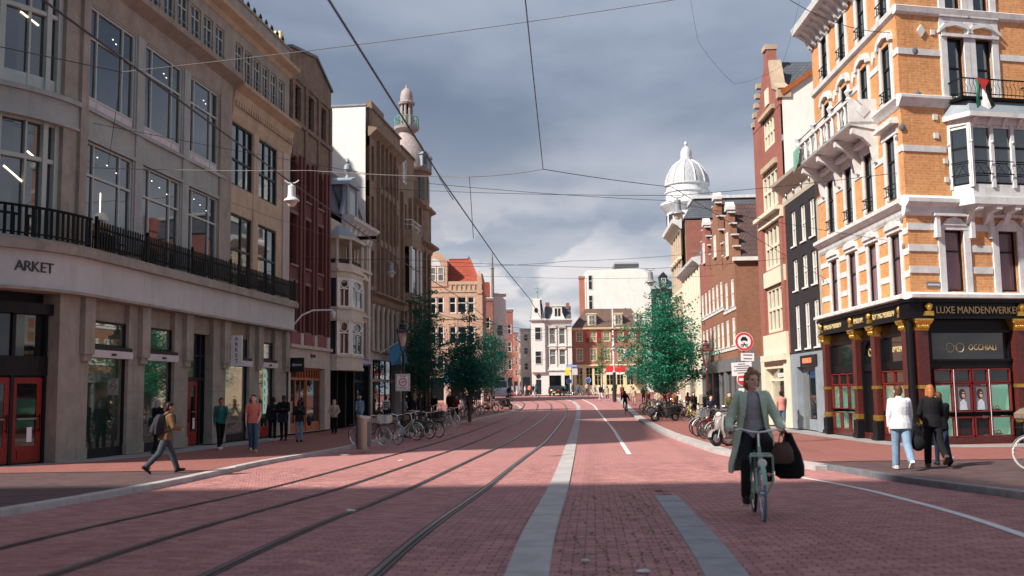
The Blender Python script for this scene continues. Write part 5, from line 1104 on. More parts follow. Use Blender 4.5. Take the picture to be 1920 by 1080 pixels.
# ================================================================ RIGHT 4: gabled houses beyond the side street
def QP(u): return (12.9+math.sin(R(3.3))*u, 57.2+math.cos(R(3.3))*u)
zQ = gz(60)+PAV
def gabled(name, lbl, u0, W, eave, peak, roofm, nrows, flank=False, gm='brick_brown'):
    b = Bld(name, lbl, QP(u0+W), 183.3, zQ)
    b.hull(.02, W-.06, .3, 11, 0, eave, gm)
    hl = []; n = 3 if W > 4.8 else 2
    for v in nrows:
        for k in range(n):
            c = lin(.0, W, (k+.5)/n); hl.append((c-.52, c+.52, v, v+1.62))
    b.wall('brick_wall', 0, W, 3.6, eave, hl, gm, 0, .18)
    gpts = [(0, eave), (W, eave)]; st = 4
    for k in range(st): x = W-(k+.35)*W/2/(st+.6); z = eave+(peak-eave)*(k+1)/(st+.4); gpts += [(x if k else W, z-(peak-eave)/(st+.4)) if False else (x, z-(peak-eave)/(st+.4)), (x, z)]
    gpts += [(W-p_[0], p_[1]) for p_ in gpts[:1:-1]]
    b.part('step_gable', MB().prism(gpts, 'y', -.01, .4), gm)
    for k in range(st):
        x = W-(k+.35)*W/2/(st+.6); z = eave+(peak-eave)*(k+1)/(st+.4)
        for xx in (x, W-x): b.part('gable_cap', MB().box(xx-.16, xx+.16, -.04, .41, z, z+.09), 'white_stone')
    b.part('gable_head', MB().box(W/2-.5, W/2+.5, -.05, .45, peak-.05, peak+.15).prism([(W/2-.5, peak+.15), (W/2+.5, peak+.15), (W/2, peak+.5)], 'y', -.05, .45), 'white_stone')
    hl2 = [(W/2-.4-.0, W/2+.4, eave+.5, eave+1.9)]
    for a, c_, v, e in hl+hl2:
        b.win(a, v, c_-a, e-v, 2, (.5,), 'white_paint', 'glass_pale', .03 if v < eave else -.06, .12, .07, .1, sill=.1)
    b.part('roof', MB().prism([(0, eave), (W, eave), (W/2, peak-.3)], 'y', .4, 11), roofm)
    for v in nrows: b.box('stone_band', 0, W, -.05, .02, v-.28, v-.12, 'white_stone')
    b.part('shop_front', MB().box(0, W, -.12, .3, 2.9, 3.65).box(0, .3, -.1, .3, 0, 2.9).box(W-.3, W, -.1, .3, 0, 2.9).box(W/2-.1, W/2+.1, -.05, .3, 0, 2.9), 'sign_grey'); b.box('shop_pane', .3, W-.3, .1, .11, .2, 2.9, 'glass_dark')
    return b
Qa = gabled('step_gable_house', 'brown brick step-gabled house with bare brick flank at the side street', 0, 4.5, 9.3, 12.6, 'tile_dark', (4.4, 6.68), True)
Qa.part('brick_flank', MB().box(4.46, 4.52, .0, 11, 3.6, 9.25), 'brick_brown'); Qa.box('eaves_board', 4.4, 4.75, -.1, 11, 9.2, 9.42, 'white_paint')
Qa.part('flank_shop', MB().box(4.5, 4.62, .0, 11, 2.7, 3.65).box(4.5, 4.6, 0, .3, 0, 2.7).box(4.5, 4.6, 1.6, 1.8, 0, 2.7).box(4.5, 4.6, 3.2, 3.4, 0, 2.7), 'sign_grey'); Qa.box('flank_shop_pane', 4.5, 4.55, .3, 9, .3, 2.7, 'glass_pale')
for d_, v_ in ((1.6, 8.3), (2.3, 5.6), (3.6, 7.0)): Qa.part('wall_anchor', MB().box(4.52, 4.56, d_, d_+.06, v_-.3, v_+.3), 'black_iron')
gabled('step_gable_house', 'brown brick house with white-capped step gable, second from the side street', 4.55, 5.3, 9.9, 14.2, 'tile_dark', (4.4, 7.0))
gabled('step_gable_house', 'brown brick step-gabled house next to the cream stone house', 9.9, 5.4, 10.2, 13.4, 'tile_dark', (4.4, 7.0), gm='brick_red')
Qd = Bld('cream_stone_house', 'cream stone house with projecting cornice below the white dome', QP(26.8), 183.3, zQ); W = 11.4
Qd.hull(.02, W, .4, 10, 0, 11.3, 'sandstone_warm'); hl = [(.7+k*1.8, 1.6+k*1.8, v, v+1.8) for k in range(6) for v in (4.3, 6.9, 9.1 if k != 9 else 0)]
Qd.wall('stone_wall', 0, W, 0, 11.3, hl, 'cream_window', 0, .2)
for a, b, c, e in hl: Qd.win(a, c, b-a, e-c, 1, (.6,), 'white_paint', 'glass_pale', .08, .08, .06, .08)
Qd.cornice('cornice', -.1, W, [(.02, 10.9), (.2, 11.1), (.5, 11.3), (.55, 11.5), (.05, 11.6)], 'white_stone'); Qd.part('roof', MB().prism([(.1, 11.5), (1.5, 13.6), (8, 13.6), (10, 11.5)], 'x', .1, W-.1), 'slate_tile')
Qd.part('brick_chimney', MB().box(9.6, 10.6, 1.5, 2.3, 12, 15.6).box(9.5, 10.7, 1.4, 2.4, 15.2, 15.4), 'brick_red'); Qd.part('chimney_pot', MB().lathe([(.15, 0), (.12, .45), (.15, .5)], 8, (9.9, 1.9, 15.6)).lathe([(.15, 0), (.12, .45), (.15, .5)], 8, (10.3, 1.9, 15.6)), 'tile_red')
Dm = Bld('domed_corner_building', 'cream and orange stone corner building with white ribbed dome and slate mansard', QP(35.2), 183.3, zQ); W = 8.4
Dm.hull(.02, W, .4, 9, 0, 16, 'sandstone_warm'); hl = [(.8+k*1.9, 1.8+k*1.9, v, v+2.1) for k in range(4) for v in (4.4, 7.6, 10.8, 13.4)]
Dm.wall('stone_wall', 0, W, 0, 16, hl, 'sandstone_warm', 0, .25)
for a, b, c, e in hl: Dm.win(a, c, b-a, e-c, 1, (.6,), 'white_paint', 'glass_dark', .1, .08, .06, .08); Dm.part('window_hood', MB().box(a-.2, b+.2, -.2, .02, e+.1, e+.28), 'cream_window')
for v in (6.9, 10.1, 12.9): Dm.box('stone_course', 0, W, -.15, .02, v, v+.25, 'cream_window')
Dm.cornice('cornice', -.3, W+.1, [(.02, 15.5), (.3, 15.8), (.7, 16.0), (.75, 16.3), (.05, 16.4)], 'white_stone')
for k in range(12): Dm.part('console', MB().prism([(-.55, 15.9), (-.05, 15.9), (-.05, 15.3)], 'x', .2+k*.7, .4+k*.7), 'cream_window')
Dm.part('mansard_roof', MB().rings([[(.1, .3, 16.35), (W+.1, .3, 16.35), (W+.1, 9, 16.35), (.1, 9, 16.35)], [(1, 1.4, 18.2), (W-.9, 1.4, 18.2), (W-.9, 8.5, 18.2), (1, 8.5, 18.2)]]), 'slate_tile'); Dm.box('roof_rim', .8, W-.7, 1.2, 8.6, 18.2, 18.45, 'white_stone')
Dm.box('brick_flank', W, W+.05, .4, 9, 11, 16.2, 'brick_red'); Dm.box('brick_flank', W-.9, W+.3, 7.4, 9, 16.2, 18.3, 'brick_red')
dc = (1.6, 1.5)
Dm.part('drum_wall', MB().lathe([(2.1, 15.9), (2.25, 16.2), (2.0, 16.4), (1.95, 18.0), (2.2, 18.3), (2.5, 18.7), (2.5, 18.9), (2.1, 19.0), (2.0, 19.1), (1.98, 19.8), (2.1, 19.85), (2.1, 19.95), (1.95, 20.0), (1.93, 20.5), (2.08, 20.55), (2.08, 20.65)], 24, (dc[0], dc[1], 0)), 'dome_white', smooth=True)
for k in range(12):
    a_ = 6.283*k/12; Dm.part('drum_opening', MB().box(-.28, .28, -.02, .1, 16.7, 17.8), 'interior_dark').matrix_basis = Matrix.Translation((dc[0]+1.96*math.sin(a_), dc[1]-1.96*math.cos(a_), 0)) @ Matrix.Rotation(a_, 4, 'Z')
prof = [(2.0, 20.65), (1.92, 21.2), (1.7, 21.8), (1.35, 22.35), (.9, 22.75), (.55, 22.95)]
Dm.part('dome', MB().lathe(prof, 24, (dc[0], dc[1], 0)), 'dome_panel', smooth=True)
for k in range(12): a_ = 6.283*(k+.5)/12; Dm.part('dome_rib', MB().tube([(dc[0]+(r_2+.02)*math.cos(a_), dc[1]+(r_2+.02)*math.sin(a_), z_) for r_2, z_ in prof], .07, 5), 'white_stone')
Dm.part('dome_lantern', MB().lathe([(.6, 22.9), (.62, 23.1), (.52, 23.15), (.54, 23.5), (.5, 23.8), (.36, 24.1), (.15, 24.25), (.1, 24.35), (.18, 24.5), (.16, 24.65), (.02, 24.8)], 16, (dc[0], dc[1], 0)), 'dome_white', smooth=True)
# ================================================================ FAR: pink corner building
def frontal(name, lbl, X0, X1, Y, z0=None, ang=0): return Bld(name, lbl, (X0, Y), 90-ang, gz(Y)+PAV if z0 is None else z0)
zP = gz(118)+PAV
Pk = frontal('pink_stone_building', 'sunlit pink stone building with red tiled roof and grouped white windows', -20, -3.5, 118, zP); W = 16.5
def X(x): return x+20
Pk.hull(.02, W-.05, .4, 14, 0, 13.6, 'brick_pink')
hl = []
for x0, ws in ((-9.8, (.75, .15, .75)), (-7.5, (.8, .15, 1.1, .15, .8)), (-13, (.75, .15, .75)), (-16, (.75, .15, .75)), (-19, (.75, .15, .75))):
    x = x0
    for i, w_ in enumerate(ws):
        if i % 2 == 0: hl += [(X(x), X(x+w_), 7.0+.15-.3, 8.95), (X(x), X(x+w_), 10.5, 12.45), (X(x), X(x+w_), 3.9, 5.6)]
        x += w_
hl = [(a, b, c, e) for a, b, c, e in hl]
Pk.wall('stone_wall', 0, W, 0, 13.9, hl+[(X(x), X(x+1.6), .2, 2.9) for x in (-9.8, -7.4, -5.4, -12.5, -15)], 'brick_pink', 0, .2)
for a, b, c, e in hl: Pk.win(a, c, b-a, e-c, 1, (.62,), 'white_paint', 'glass_dark', .06, .1, .09, .1)
for x in (-9.8, -7.4, -5.4, -12.5, -15): Pk.win(X(x), .2, 1.6, 2.7, 2, (.7,), 'dark_frame', 'glass_dark', .1)
for v in (3.2, 6.3, 9.8, 13.0): Pk.box('stone_course', 0, W, -.08, .02, v, v+.22, 'sandstone_warm')
for k in range(6): Pk.part('blind_arch', MB().box(X(-7.3)+k*.56, X(-7.3)+k*.56+.12, -.1, .02, 13.2, 14.0).box(X(-7.3)+k*.56, X(-7.3)+(k+1)*.56, -.08, .02, 13.9, 14.1), 'sandstone_warm')
Pk.box('parapet', X(-7.6), W, -.05, .5, 13.9, 14.3, 'brick_pink')
Pk.part('gable_block', MB().box(X(-10.8), X(-7.7), -.1, 4, 13.7, 16.8).prism([(X(-10.9), 16.8), (X(-7.6), 16.8), (X(-8.2), 17.5), (X(-9.25), 17.9), (X(-10.3), 17.5)], 'y', -.1, 4), 'brick_pink'); Pk.part('gable_tympanum', MB().prism([(X(-10.1), 16.2), (X(-8.4), 16.2), (X(-8.6), 16.8), (X(-9.25), 17.1), (X(-9.9), 16.8)], 'y', -.13, 0), 'white_stone')
for a in (-9.8, -8.85): Pk.win(X(a), 14.3, .75, 1.75, 1, (.5,), 'white_paint', 'glass_pale', -.16, .09, .07, .06)
Pk.part('roof', MB().rings([[(X(-7.7), .5, 14.0), (X(-3.9), .5, 14.0), (X(-3.9), 12, 14.0), (X(-7.7), 12, 14.0)], [(X(-7.7), 3.4, 17.4), (X(-5.2), 3.4, 17.4), (X(-5.2), 9, 17.4), (X(-7.7), 9, 17.4)]]), 'tile_red'); Pk.part('roof', MB().prism([(.5, 14), (3.4, 17.2), (9, 17.2), (12, 14)], 'x', 0, X(-10.9)), 'tile_red')
Pk.part('roof_hip', MB().tube([(X(-3.85), .45, 14.05), (X(-5.15), 3.35, 17.45)], .12, 6).tube([(X(-5.2), 3.4, 17.4), (X(-7.7), 3.4, 17.4)], .1, 6), 'tile_red'); Pk.part('roof_finial', MB().lathe([(.08, 17.4), (.14, 17.6), (.02, 17.9)], 8, (X(-5.3), 3.5, 0)), 'slate')
for x, y_ in ((W-.55, -.1), (W-.35, 3.2), (W-.35, 6)): Pk.part('corner_pinnacle', MB().box(x-.1, x+.45, y_, y_+.55, 12.8, 14.8).rings([[(x-.1, y_, 14.8), (x+.45, y_, 14.8), (x+.45, y_+.55, 14.8), (x-.1, y_+.55, 14.8)], [(x+.1, y_+.2, 15.6), (x+.25, y_+.2, 15.6), (x+.25, y_+.35, 15.6), (x+.1, y_+.35, 15.6)]]), 'brick_pink')
Pk.box('side_wall', W-.05, W+.02, .0, 14, 0, 14.0, 'brick_red')
for k in range(4):
    for v in (4, 7, 10.5): Pk.part('side_window', MB().box(W+.0, W+.05, 1.5+k*3, 2.6+k*3, v, v+1.8), 'glass_dark')
# narrow houses behind it
def simple(name, lbl, x0, x1, Y, top, wallm, depth=10, rows=(3.6, 6.6, 9.6), ncol=2, fm='white_paint', gm='glass_dark', corn='white_stone', z0=None, ang=0, wh=1.7, wf=.5):
    b = frontal(name, lbl, x0, x1, Y, z0, ang); W = x1-x0
    b.hull(.02, W-.02, .3, depth, 0, top, wallm); hl = []
    for v in rows:
        for k in range(ncol): c = lin(0, W, (k+.5)/ncol); hw = W/ncol*wf/2; hl.append((c-hw, c+hw, v, v+wh))
    b.wall('facade_wall', 0, W, 0, top, hl+[(.3, W-.3, .1, 2.7)], wallm, 0, .15)
    for a, c_, v, e in hl: b.win(a, v, c_-a, e-v, 1, (.55,), fm, gm, .05, .09, .07, .08)
    b.box('shop_glazing', .3, W-.3, .1, .12, .1, 2.7, 'glass_dark'); b.cornice('cornice', -.1, W+.1, [(.02, top-.4), (.2, top-.2), (.35, top), (.05, top+.1)], corn)
    return b
n1_ = simple('narrow_roof_terrace_house', 'narrow dark brick house with red roof terrace behind the pink building', -4.6, -2.9, 148, 14.5, 'brick_red', ncol=1, rows=(4, 7, 10))
n1_.part('spire_post', MB().lathe([(.22, 14.5), (.2, 19), (.3, 19.1), (.12, 19.3), (.12, 20.5), (.02, 21.6)], 8, (1.7, .5, 0)), 'sandstone_dark'); n1_.box('roof_storey', 0, 1.2, .5, 4, 14.6, 17, 'tile_red')
simple('white_gable_end_house', 'white plastered house with small cornice left of the far street', -2.9, -1.0, 152, 15.5, 'white_plaster', ncol=1, rows=(5, 9))
n3_ = simple('red_brick_street_house', 'red brick house with pale cornice lining the far street', -1.2, .1, 168, 14.2, 'brick_red', ncol=1, rows=(4, 7, 10))
simple('distant_brick_house', 'distant reddish brick house closing the view down the street', -.5, 1.4, 250, 15, 'brick_far', ncol=2, rows=(4, 7, 10, 12.6), z0=gz(250)); simple('distant_cream_house', 'distant cream house beside the reddish one down the street', 1.4, 3.6, 262, 13.5, 'cream_paint', ncol=2, rows=(4, 7, 10), z0=gz(260)); simple('distant_dark_house', 'distant dark brick house with white windows far down the street', -2.2, -.5, 270, 16.2, 'brick_darkred', ncol=2, rows=(4, 7, 10), z0=gz(260))
simple('low_white_house', 'plain low white house beside the turret house', 1.2, 2.9, 156, 10.2, 'white_paint', ncol=1, rows=(3.8, 6.2, 8.3), wh=1.1, wf=.42)

# ================================================================ FAR: white turret house
zW = gz(150)+PAV
Wt = frontal('white_turret_house', 'white house with slate-topped corner turret and weathervane', 2.8, 8.9, 150, zW); W = 6.1
Wt.hull(.02, W-.02, .3, 9, 0, 11.0, 'white_paint')
hl = [(.55, 1.5, 8.2, 10.2), (.55, 1.5, 4.6, 6.9), (2.75, 3.65, 7.6, 10.0), (4.2, 5.1, 7.6, 10.0), (2.75, 3.65, 4.5, 6.8), (4.2, 5.1, 4.5, 6.8), (2.6, 4.4, .5, 2.9), (4.9, 5.7, .1, 2.9), (.6, 1.4, .1, 2.3)]
Wt.wall('facade_wall', 0, W, 0, 11.0, hl, 'white_paint', 0, .18)
for a, b, c, e in hl: Wt.win(a, c, b-a, e-c, 1, (.6,) if c > 3 else (), 'white_paint' if c > 3 else 'dark_frame', 'glass_pale' if c > 3 and a > 2 else 'glass_dark', .06, .08, .07, .08)
for x in (2.45, 3.85, 5.3): Wt.box('dark_strip', x, x+.12, -.03, .0, 4.2, 10.4, 'sign_grey')
for v in (7.2, 3.6, 10.35): Wt.box('moulding', 2.2, W, -.15, .02, v, v+.16, 'white_stone')
for a in (2.75, 4.2):
    for v in (6.9, 10.1): Wt.part('window_hood', MB().box(a-.15, a+1.05, -.14, .02, v-.05, v+.14).prism([(a-.1, v+.14), (a+1.0, v+.14), (a+.45, v+.3)], 'y', -.1, .02), 'cream_window')
Wt.part('turret', MB().box(-.05, 2.05, -.35, .02, 3.4, 11.2), 'white_paint')
for v in (8.2, 4.6): Wt.win(.5, v, 1.0, 2.0, 1, (.6,), 'white_paint', 'glass_dark', -.42, .08, .06, .06)
Wt.cornice('cornice', -.1, W+.1, [(.05, 10.9), (.25, 11.05), (.5, 11.2), (.5, 11.35), (.05, 11.4)], 'white_stone'); Wt.box('turret_cornice', -.3, 2.3, -.65, 1.5, 11.2, 11.45, 'white_stone')
Wt.part('turret_roof', MB().rings([[(-.1, -.4, 11.45), (2.1, -.4, 11.45), (2.1, 1.4, 11.45), (-.1, 1.4, 11.45)], [(.4, .1, 14.3), (1.6, .1, 14.3), (1.6, .9, 14.3), (.4, .9, 14.3)]]), 'slate_tile'); Wt.part('turret_front', MB().prism([(.0, 11.45), (1.5, 11.45), (1.35, 14.3), (.35, 14.3)], 'y', -.42, .1), 'white_paint'); Wt.part('turret_cap', MB().box(.25, 1.75, -.3, 1.0, 14.3, 14.5), 'white_paint'); Wt.part('oculus', MB().ell((.8, -.43, 12.7), .3, .03, .4, 12), 'glass_dark')
Wt.part('weathervane', MB().tube([(1.0, .4, 14.5), (1.0, .4, 16.6)], .05, 5).lathe([(.2, 14.6), (.1, 14.9), (.02, 15.2)], 8, (1.0, .4, 0)).box(.6, 1.4, .38, .42, 16.0, 16.08).ell((1, .4, 15.6), .18, .18, .1, 8), 'verdigris')
Wt.part('mansard_roof', MB().prism([(.2, 11.4), (1.4, 13.4), (6, 13.4), (8, 11.4)], 'x', 2.2, W), 'slate_tile'); dm = Wt.part('dormer', MB().box(3.3, 4.7, .0, 1.6, 11.4, 13.3).box(3.15, 4.85, -.1, 1.6, 13.3, 13.5).prism([(2.9, 11.4), (3.3, 11.4), (3.3, 12.4)], 'y', 0, .2).prism([(5.1, 11.4), (4.7, 11.4), (4.7, 12.4)], 'y', 0, .2), 'white_paint'); Wt.box('dormer_window', 3.6, 3.95, -.03, .0, 11.8, 13, 'glass_dark', dm); Wt.box('dormer_window', 4.1, 4.45, -.03, .0, 11.8, 13, 'glass_dark', dm)
Wt.part('roof_chimney', MB().box(2.3, 2.9, 2, 2.6, 13.2, 14.1).box(5.4, 5.9, 1, 1.5, 13, 13.9), 'brick_red')
# ================================================================ FAR: red house with tiled roof
Rh = frontal('red_cafe_house', 'low red brick house with brown tiled roof, dormers and red shutters', 9.15, 20.2, 152, zW); W = 11.05
Rh.hull(.02, W-.02, .3, 9, 0, 10.0, 'brick_far')
xs = [.5, 2.6, 4.7, 6.75, 8.6, 10.0]; hl = []
for i, x in enumerate(xs):
    w_ = 1.05 if i < 5 else .9
    hl += [(x, x+w_, 8.0, 9.55), (x, x+w_, 5.0, 7.0)]
hg = [(x, x+1.05, 1.3, 4.1) for x in (.4, 1.9, 3.2, 5.0, 6.6, 8.1, 9.6)]
Rh.wall('brick_wall', 0, W, 4.35, 10.0, hl, 'brick_far', 0, .15); Rh.wall('cafe_front', 0, W, 0, 4.35, hg, 'yellow_paint', -.03, .15)
for i, (a, b, c, e) in enumerate(hl): Rh.win(a, c, b-a, e-c, 2, (.5,), 'yellow_paint', 'glass_pale', .03, .13, .06, .08, bars=(1, 1))
for a, b, c, e in hg: Rh.win(a, c, b-a, e-c, 2, (.6,), 'yellow_paint', 'glass_dark', .03, .08, .06, .08, bars=(0, 1))
for x in (2.1, 3.75, 6.25, 7.85, 9.75): Rh.part('shutter', MB().box(x-.05, x+.42, -.1, -.02, 7.85, 9.65), 'red_shutter')
Rh.cornice('eaves', -.1, W+.1, [(.02, 9.75), (.15, 9.85), (.35, 9.95), (.35, 10.1), (.05, 10.15)], 'yellow_paint'); Rh.cornice('cafe_cornice', 0, W, [(.04, 4.2), (.3, 4.3), (.3, 4.45), (.02, 4.5)], 'yellow_paint')
Rh.part('roof', MB().rings([[(-.1, -.3, 10.1), (W+.1, -.3, 10.1), (W+.1, 9, 10.1), (-.1, 9, 10.1)], [(2.3, 3.6, 13.3), (W-1.6, 3.6, 13.3), (W-1.6, 5.5, 13.3), (2.3, 5.5, 13.3)]]), 'tile_brown')
for x in (2.4, 6.4, 9.6):
    dm = Rh.part('dormer', MB().box(x, x+1.25, .1, 3, 10.2, 12.2).box(x-.15, x+1.4, .0, 3.2, 12.2, 12.34), 'yellow_paint'); Rh.part('dormer_side', MB().prism([(.5, 10.7), (3.4, 12.2), (.5, 12.2)], 'x', x-.08, x+.0), 'lead', dm)
    Rh.win(x+.15, 10.55, .95, 1.5, 2, (.5,), 'white_paint', 'glass_pale', .03, .06, .05, .06, bars=(0, 0))
Rh.part('awning', MB().prism([(-.05, 4.1), (-2.4, 3.5), (-2.4, 3.4), (-.05, 3.9)], 'x', 7.0, 10.6), 'sign_grey')
# ================================================================ FAR: white party wall and black dormer house
Bw = frontal('white_party_wall_building', 'big windowless white party wall rising behind the red house', 13.3, 24.7, 176, gz(176)); W = 11.4
Bw.part('party_wall', MB().prism([(0, 0), (W, 0), (W, 20.6), (W-2.0, 22.0), (0, 21.6)], 'y', 0, 12), 'white_plaster'); Bw.part('roof_structure', MB().box(5.2, 9.6, 2, 6, 22, 23.0), 'sign_grey')
for k in range(22): Bw.box('roof_fence_bar', 5.2+k*.2, 5.26+k*.2, 1.9, 1.95, 21.8, 23.3, 'grey_metal')
for v in (18.2, 14.6): Bw.win(.25, v, .75, 2.6, 1, (.6,), 'white_paint', 'glass_dark', -.06, .08, .07, .06)
for x in (2.9, 3.7, 5.4):
    ac = Bw.part('air_conditioner', MB().box(x, x+1.3, -.9, -.3, 12.6+.3*(x > 3), 13.7+.3*(x > 3)), 'white_lamp'); Bw.part('fan_grille', MB().lathe([(.38, 0), (.38, .03), (.3, .04)], 14), 'grey_metal', ac).matrix_basis = Matrix.Translation((x+.55, -.9, 13.2+.3*(x > 3))) @ Matrix.Rotation(R(90), 4, 'X')
ch_ = tag(mk('brick_chimney_stack', MB().box(-.5, .5, -.5, .5, 8, 20.5).box(-.58, .58, -.58, .58, 20.2, 20.7), 'brick_far', loc=(12.5, 177, gz(177))), 'tall red brick chimney left of the white party wall', 'chimney')
Bd = frontal('black_dormer_house', 'black brick house with white dormers right of the white party wall', 24.8, 31, 174, gz(174)); W = 6.2
Bd.hull(.02, W, .3, 10, 0, 18.0, 'brick_black'); hl = [(.5+k*1.7, 1.4+k*1.7, v, v+2.4) for k in range(3) for v in (14, 10.5)]
Bd.wall('brick_wall', 0, W, 0, 18, hl, 'brick_black', 0, .15)
for a, b, c, e in hl: Bd.win(a, c, b-a, e-c, 2, (.5,), 'white_paint', 'glass_dark', .03, .1, .07, .08, sill=.1)
Bd.part('roof', MB().prism([(0, 18), (3, 20.8), (6, 20.8), (9, 18)], 'x', -.2, W), 'lead')
for x in (1.2, 4.0):
    dm = Bd.part('dormer', MB().box(x, x+1.3, -.02, 2, 18, 20.1).prism([(x-.15, 20.1), (x+1.45, 20.1), (x+.65, 21.0)], 'y', -.1, 2), 'brick_black'); Bd.win(x+.25, 18.3, .8, 1.6, 2, (.5,), 'white_paint', 'glass_pale', -.06, .09, .06, .05)
# building across the side street on the left, beyond the frame, whose shade covers the foreground
NB = Bld('side_street_building', 'brick block across the side street left of the camera', (-14.2, -30), 0, 0); 
NB.hull(0, 35.4, .3, 22, 0, 21.5, 'brick_red'); hl = [(1.2+k*2.4, 2.4+k*2.4, v, v+2) for k in range(14) for v in (4.5, 8, 11.5, 15, 18.5)]
NB.wall('brick_wall', 0, 35.4, 0, 21.5, hl, 'brick_red', 0, .2); NB.part('pane_row', MB().box(0, 35.4, .22, .26, 0, 21), 'glass_dark'); NB.cornice('cornice', 0, 35.4, [(.05, 20.8), (.4, 21.2), (.5, 21.5), (.05, 21.6)], 'white_stone')
# ---------------------------------------------------------------- trees
def leafmat(name, c, dark):
    a = MN(name); geo = a.n('ShaderNodeNewGeometry'); b = a.b
    f = a.ramp(a.noise(geo.outputs['Position'], 1.4, 4, .6), .32, .68); f2 = a.ramp(a.noise(geo.outputs['Position'], 14, 2, .6), .3, .7)
    col = a.mix(f2, a.mix(f, dark, c), a.mix(f, c, sc(c, 1.5))); a.lk(col, b.inputs['Base Color']); b.inputs['Roughness'].default_value = .45; b.inputs['Specular IOR Level'].default_value = .3
    tr = a.n('ShaderNodeBsdfTranslucent', {0: col}); mx = a.n('ShaderNodeMixShader', {0: .3, 1: b.outputs[0], 2: tr.outputs[0]}); a.lk(mx.outputs[0], a.t.nodes['Material Output'].inputs[0])
leafmat('leaf_teal', (.022, .23, .135), (.012, .12, .075)); leafmat('leaf_dark', (.016, .15, .10), (.010, .08, .06)); leafmat('leaf_fresh', (.06, .22, .07), (.03, .12, .05))
mat('bark', (.10, .08, .065), .9, .35, 9, .6)
def tree(name, lbl, x, y, h, prof, nclump, leafm, per=34, cl=.33, leaf=(.10, .17), flat=.45, seed=1, th=.11, pav=True, group=None):
    rg = np.random.default_rng(seed); z0 = gz(y)+(PAV if pav else 0); t = empty(name, (x, y, z0), 0, lbl, 'tree', group)
    # prof: list of (height fraction, radius)
    hs = [p[0]*h for p in prof]; rs = [p[1] for p in prof]
    mb = MB(); bend = rg.uniform(-.12, .12, 2)
    spine = [(bend[0]*math.sin(3*k/8), bend[1]*math.sin(2.4*k/8), h*.97*k/8) for k in range(9)]
    mb.tube(spine, [th*(1-.88*k/8) for k in range(9)], 8)
    C = []
    w_ = np.array([max(.02, np.interp(z, hs, rs))**1.6 for z in np.linspace(hs[0], h, 60)]); w_ /= w_.sum()
    for _ in range(nclump):
        z = np.linspace(hs[0], h, 60)[rg.choice(60, p=w_)]+rg.normal(0, .1); rr = np.interp(z, hs, rs); a_ = rg.uniform(0, 6.283); lump = .76+.38*math.sin(3*a_+z*1.7+seed)+.22*math.sin(7*a_-3*z)
        r2 = rr*lump*math.sqrt(rg.uniform(.08, 1)); C.append((r2*math.cos(a_), r2*math.sin(a_), z))
    for k, c in enumerate(C):
        if k % 3 == 0:
            zb = max(hs[0]*.7, c[2]-.35-.45*math.hypot(c[0], c[1])); i = min(7, int(zb/(h*.97)*8)); s_ = spine[i]
            mb.tube([(s_[0], s_[1], zb), ((s_[0]+c[0])/2, (s_[1]+c[1])/2, lin(zb, c[2], .42)), c], [.035, .02, .006], 4)
    mk('trunk', mb, 'bark', t, smooth=True)
    V = []; Fc = []
    for c in C:
        n = int(per*rg.uniform(.6, 1.4)); s_ = cl*rg.uniform(.7, 1.3)
        P = rg.normal(0, 1, (n, 3))*np.array([s_, s_, s_*flat])+np.array(c)
        for p in P:
            L = rg.uniform(*leaf); d = rg.normal(0, 1, 3); d[2] *= .5; d /= np.linalg.norm(d); nrm = rg.normal(0, 1, 3)+np.array([0, 0, 1.1]); s2 = np.cross(d, nrm); s2 /= np.linalg.norm(s2)+1e-6
            up_ = np.cross(s2, d); i = len(V)
            V += [tuple(p-d*L*.5), tuple(p+s2*L*.32+up_*L*.06), tuple(p+d*L*.5-up_*L*.1), tuple(p-s2*L*.32+up_*L*.06)]; Fc += [(i, i+1, i+2), (i, i+2, i+3)]
    me = bpy.data.meshes.new('crown'); me.from_pydata(V, [], Fc); me.materials.append(MAT[leafm]); me.update(); ob('crown', me, t)
    return t
TG = 'street trees on the pavements'
tree('street_tree', 'dense round-crowned green tree standing above the right-hand bicycles', 10.0, 66, 9.4, [(.2, 1.0), (.29, 2.6), (.45, 3.0), (.6, 2.6), (.75, 1.6), (.85, .8), (1, .2)], 430, 'leaf_teal', 38, .36, (.08, .22), seed=3, th=.13, group=TG)
tree('street_tree', 'slender tall tree with sparse layered twigs, nearest the brown tower building', -5.35, 64, 9.0, [(.24, .3), (.34, 1.2), (.5, 1.25), (.65, .9), (.85, .7), (1, .35)], 170, 'leaf_dark', 24, .26, flat=.3, seed=11, group=TG)
tree('street_tree', 'dark bushy tree left of the slender one, beside the street lantern', -6.3, 67, 8.3, [(.22, .7), (.35, 1.6), (.5, 1.8), (.65, 1.45), (.8, .75), (1, .45)], 260, 'leaf_dark', 32, .3, flat=.35, seed=21, group=TG)
tree('street_tree', 'dark conical tree with visible trunk behind the black parked bicycles', -2.75, 62.5, 7.2, [(.25, .5), (.33, 2.0), (.5, 1.6), (.7, 1.0), (.88, .45), (1, .1)], 300, 'leaf_dark', 32, .3, flat=.32, seed=5, group=TG)
tree('street_tree', 'small dark tree between the slender and the conical tree', -4.1, 71, 6.6, [(.28, .4), (.38, 1.3), (.6, 1.2), (.8, .7), (1, .15)], 150, 'leaf_dark', 28, .3, flat=.32, seed=8, group=TG)
tree('street_tree', 'compact oval tree nearest the street bend on the left', -2.0, 90, 8.0, [(.22, .6), (.34, 1.8), (.5, 2.0), (.7, 1.6), (.88, .85), (1, .2)], 320, 'leaf_dark', 34, .36, flat=.5, seed=15, group=TG)
tree('street_tree', 'thin young fresh-green tree in front of the red cafe house', 12.3, 138, 9.0, [(.3, .3), (.42, 1.1), (.6, .95), (.8, .6), (1, .2)], 70, 'leaf_fresh', 22, .34, (.14, .22), seed=19, th=.09, group=TG)
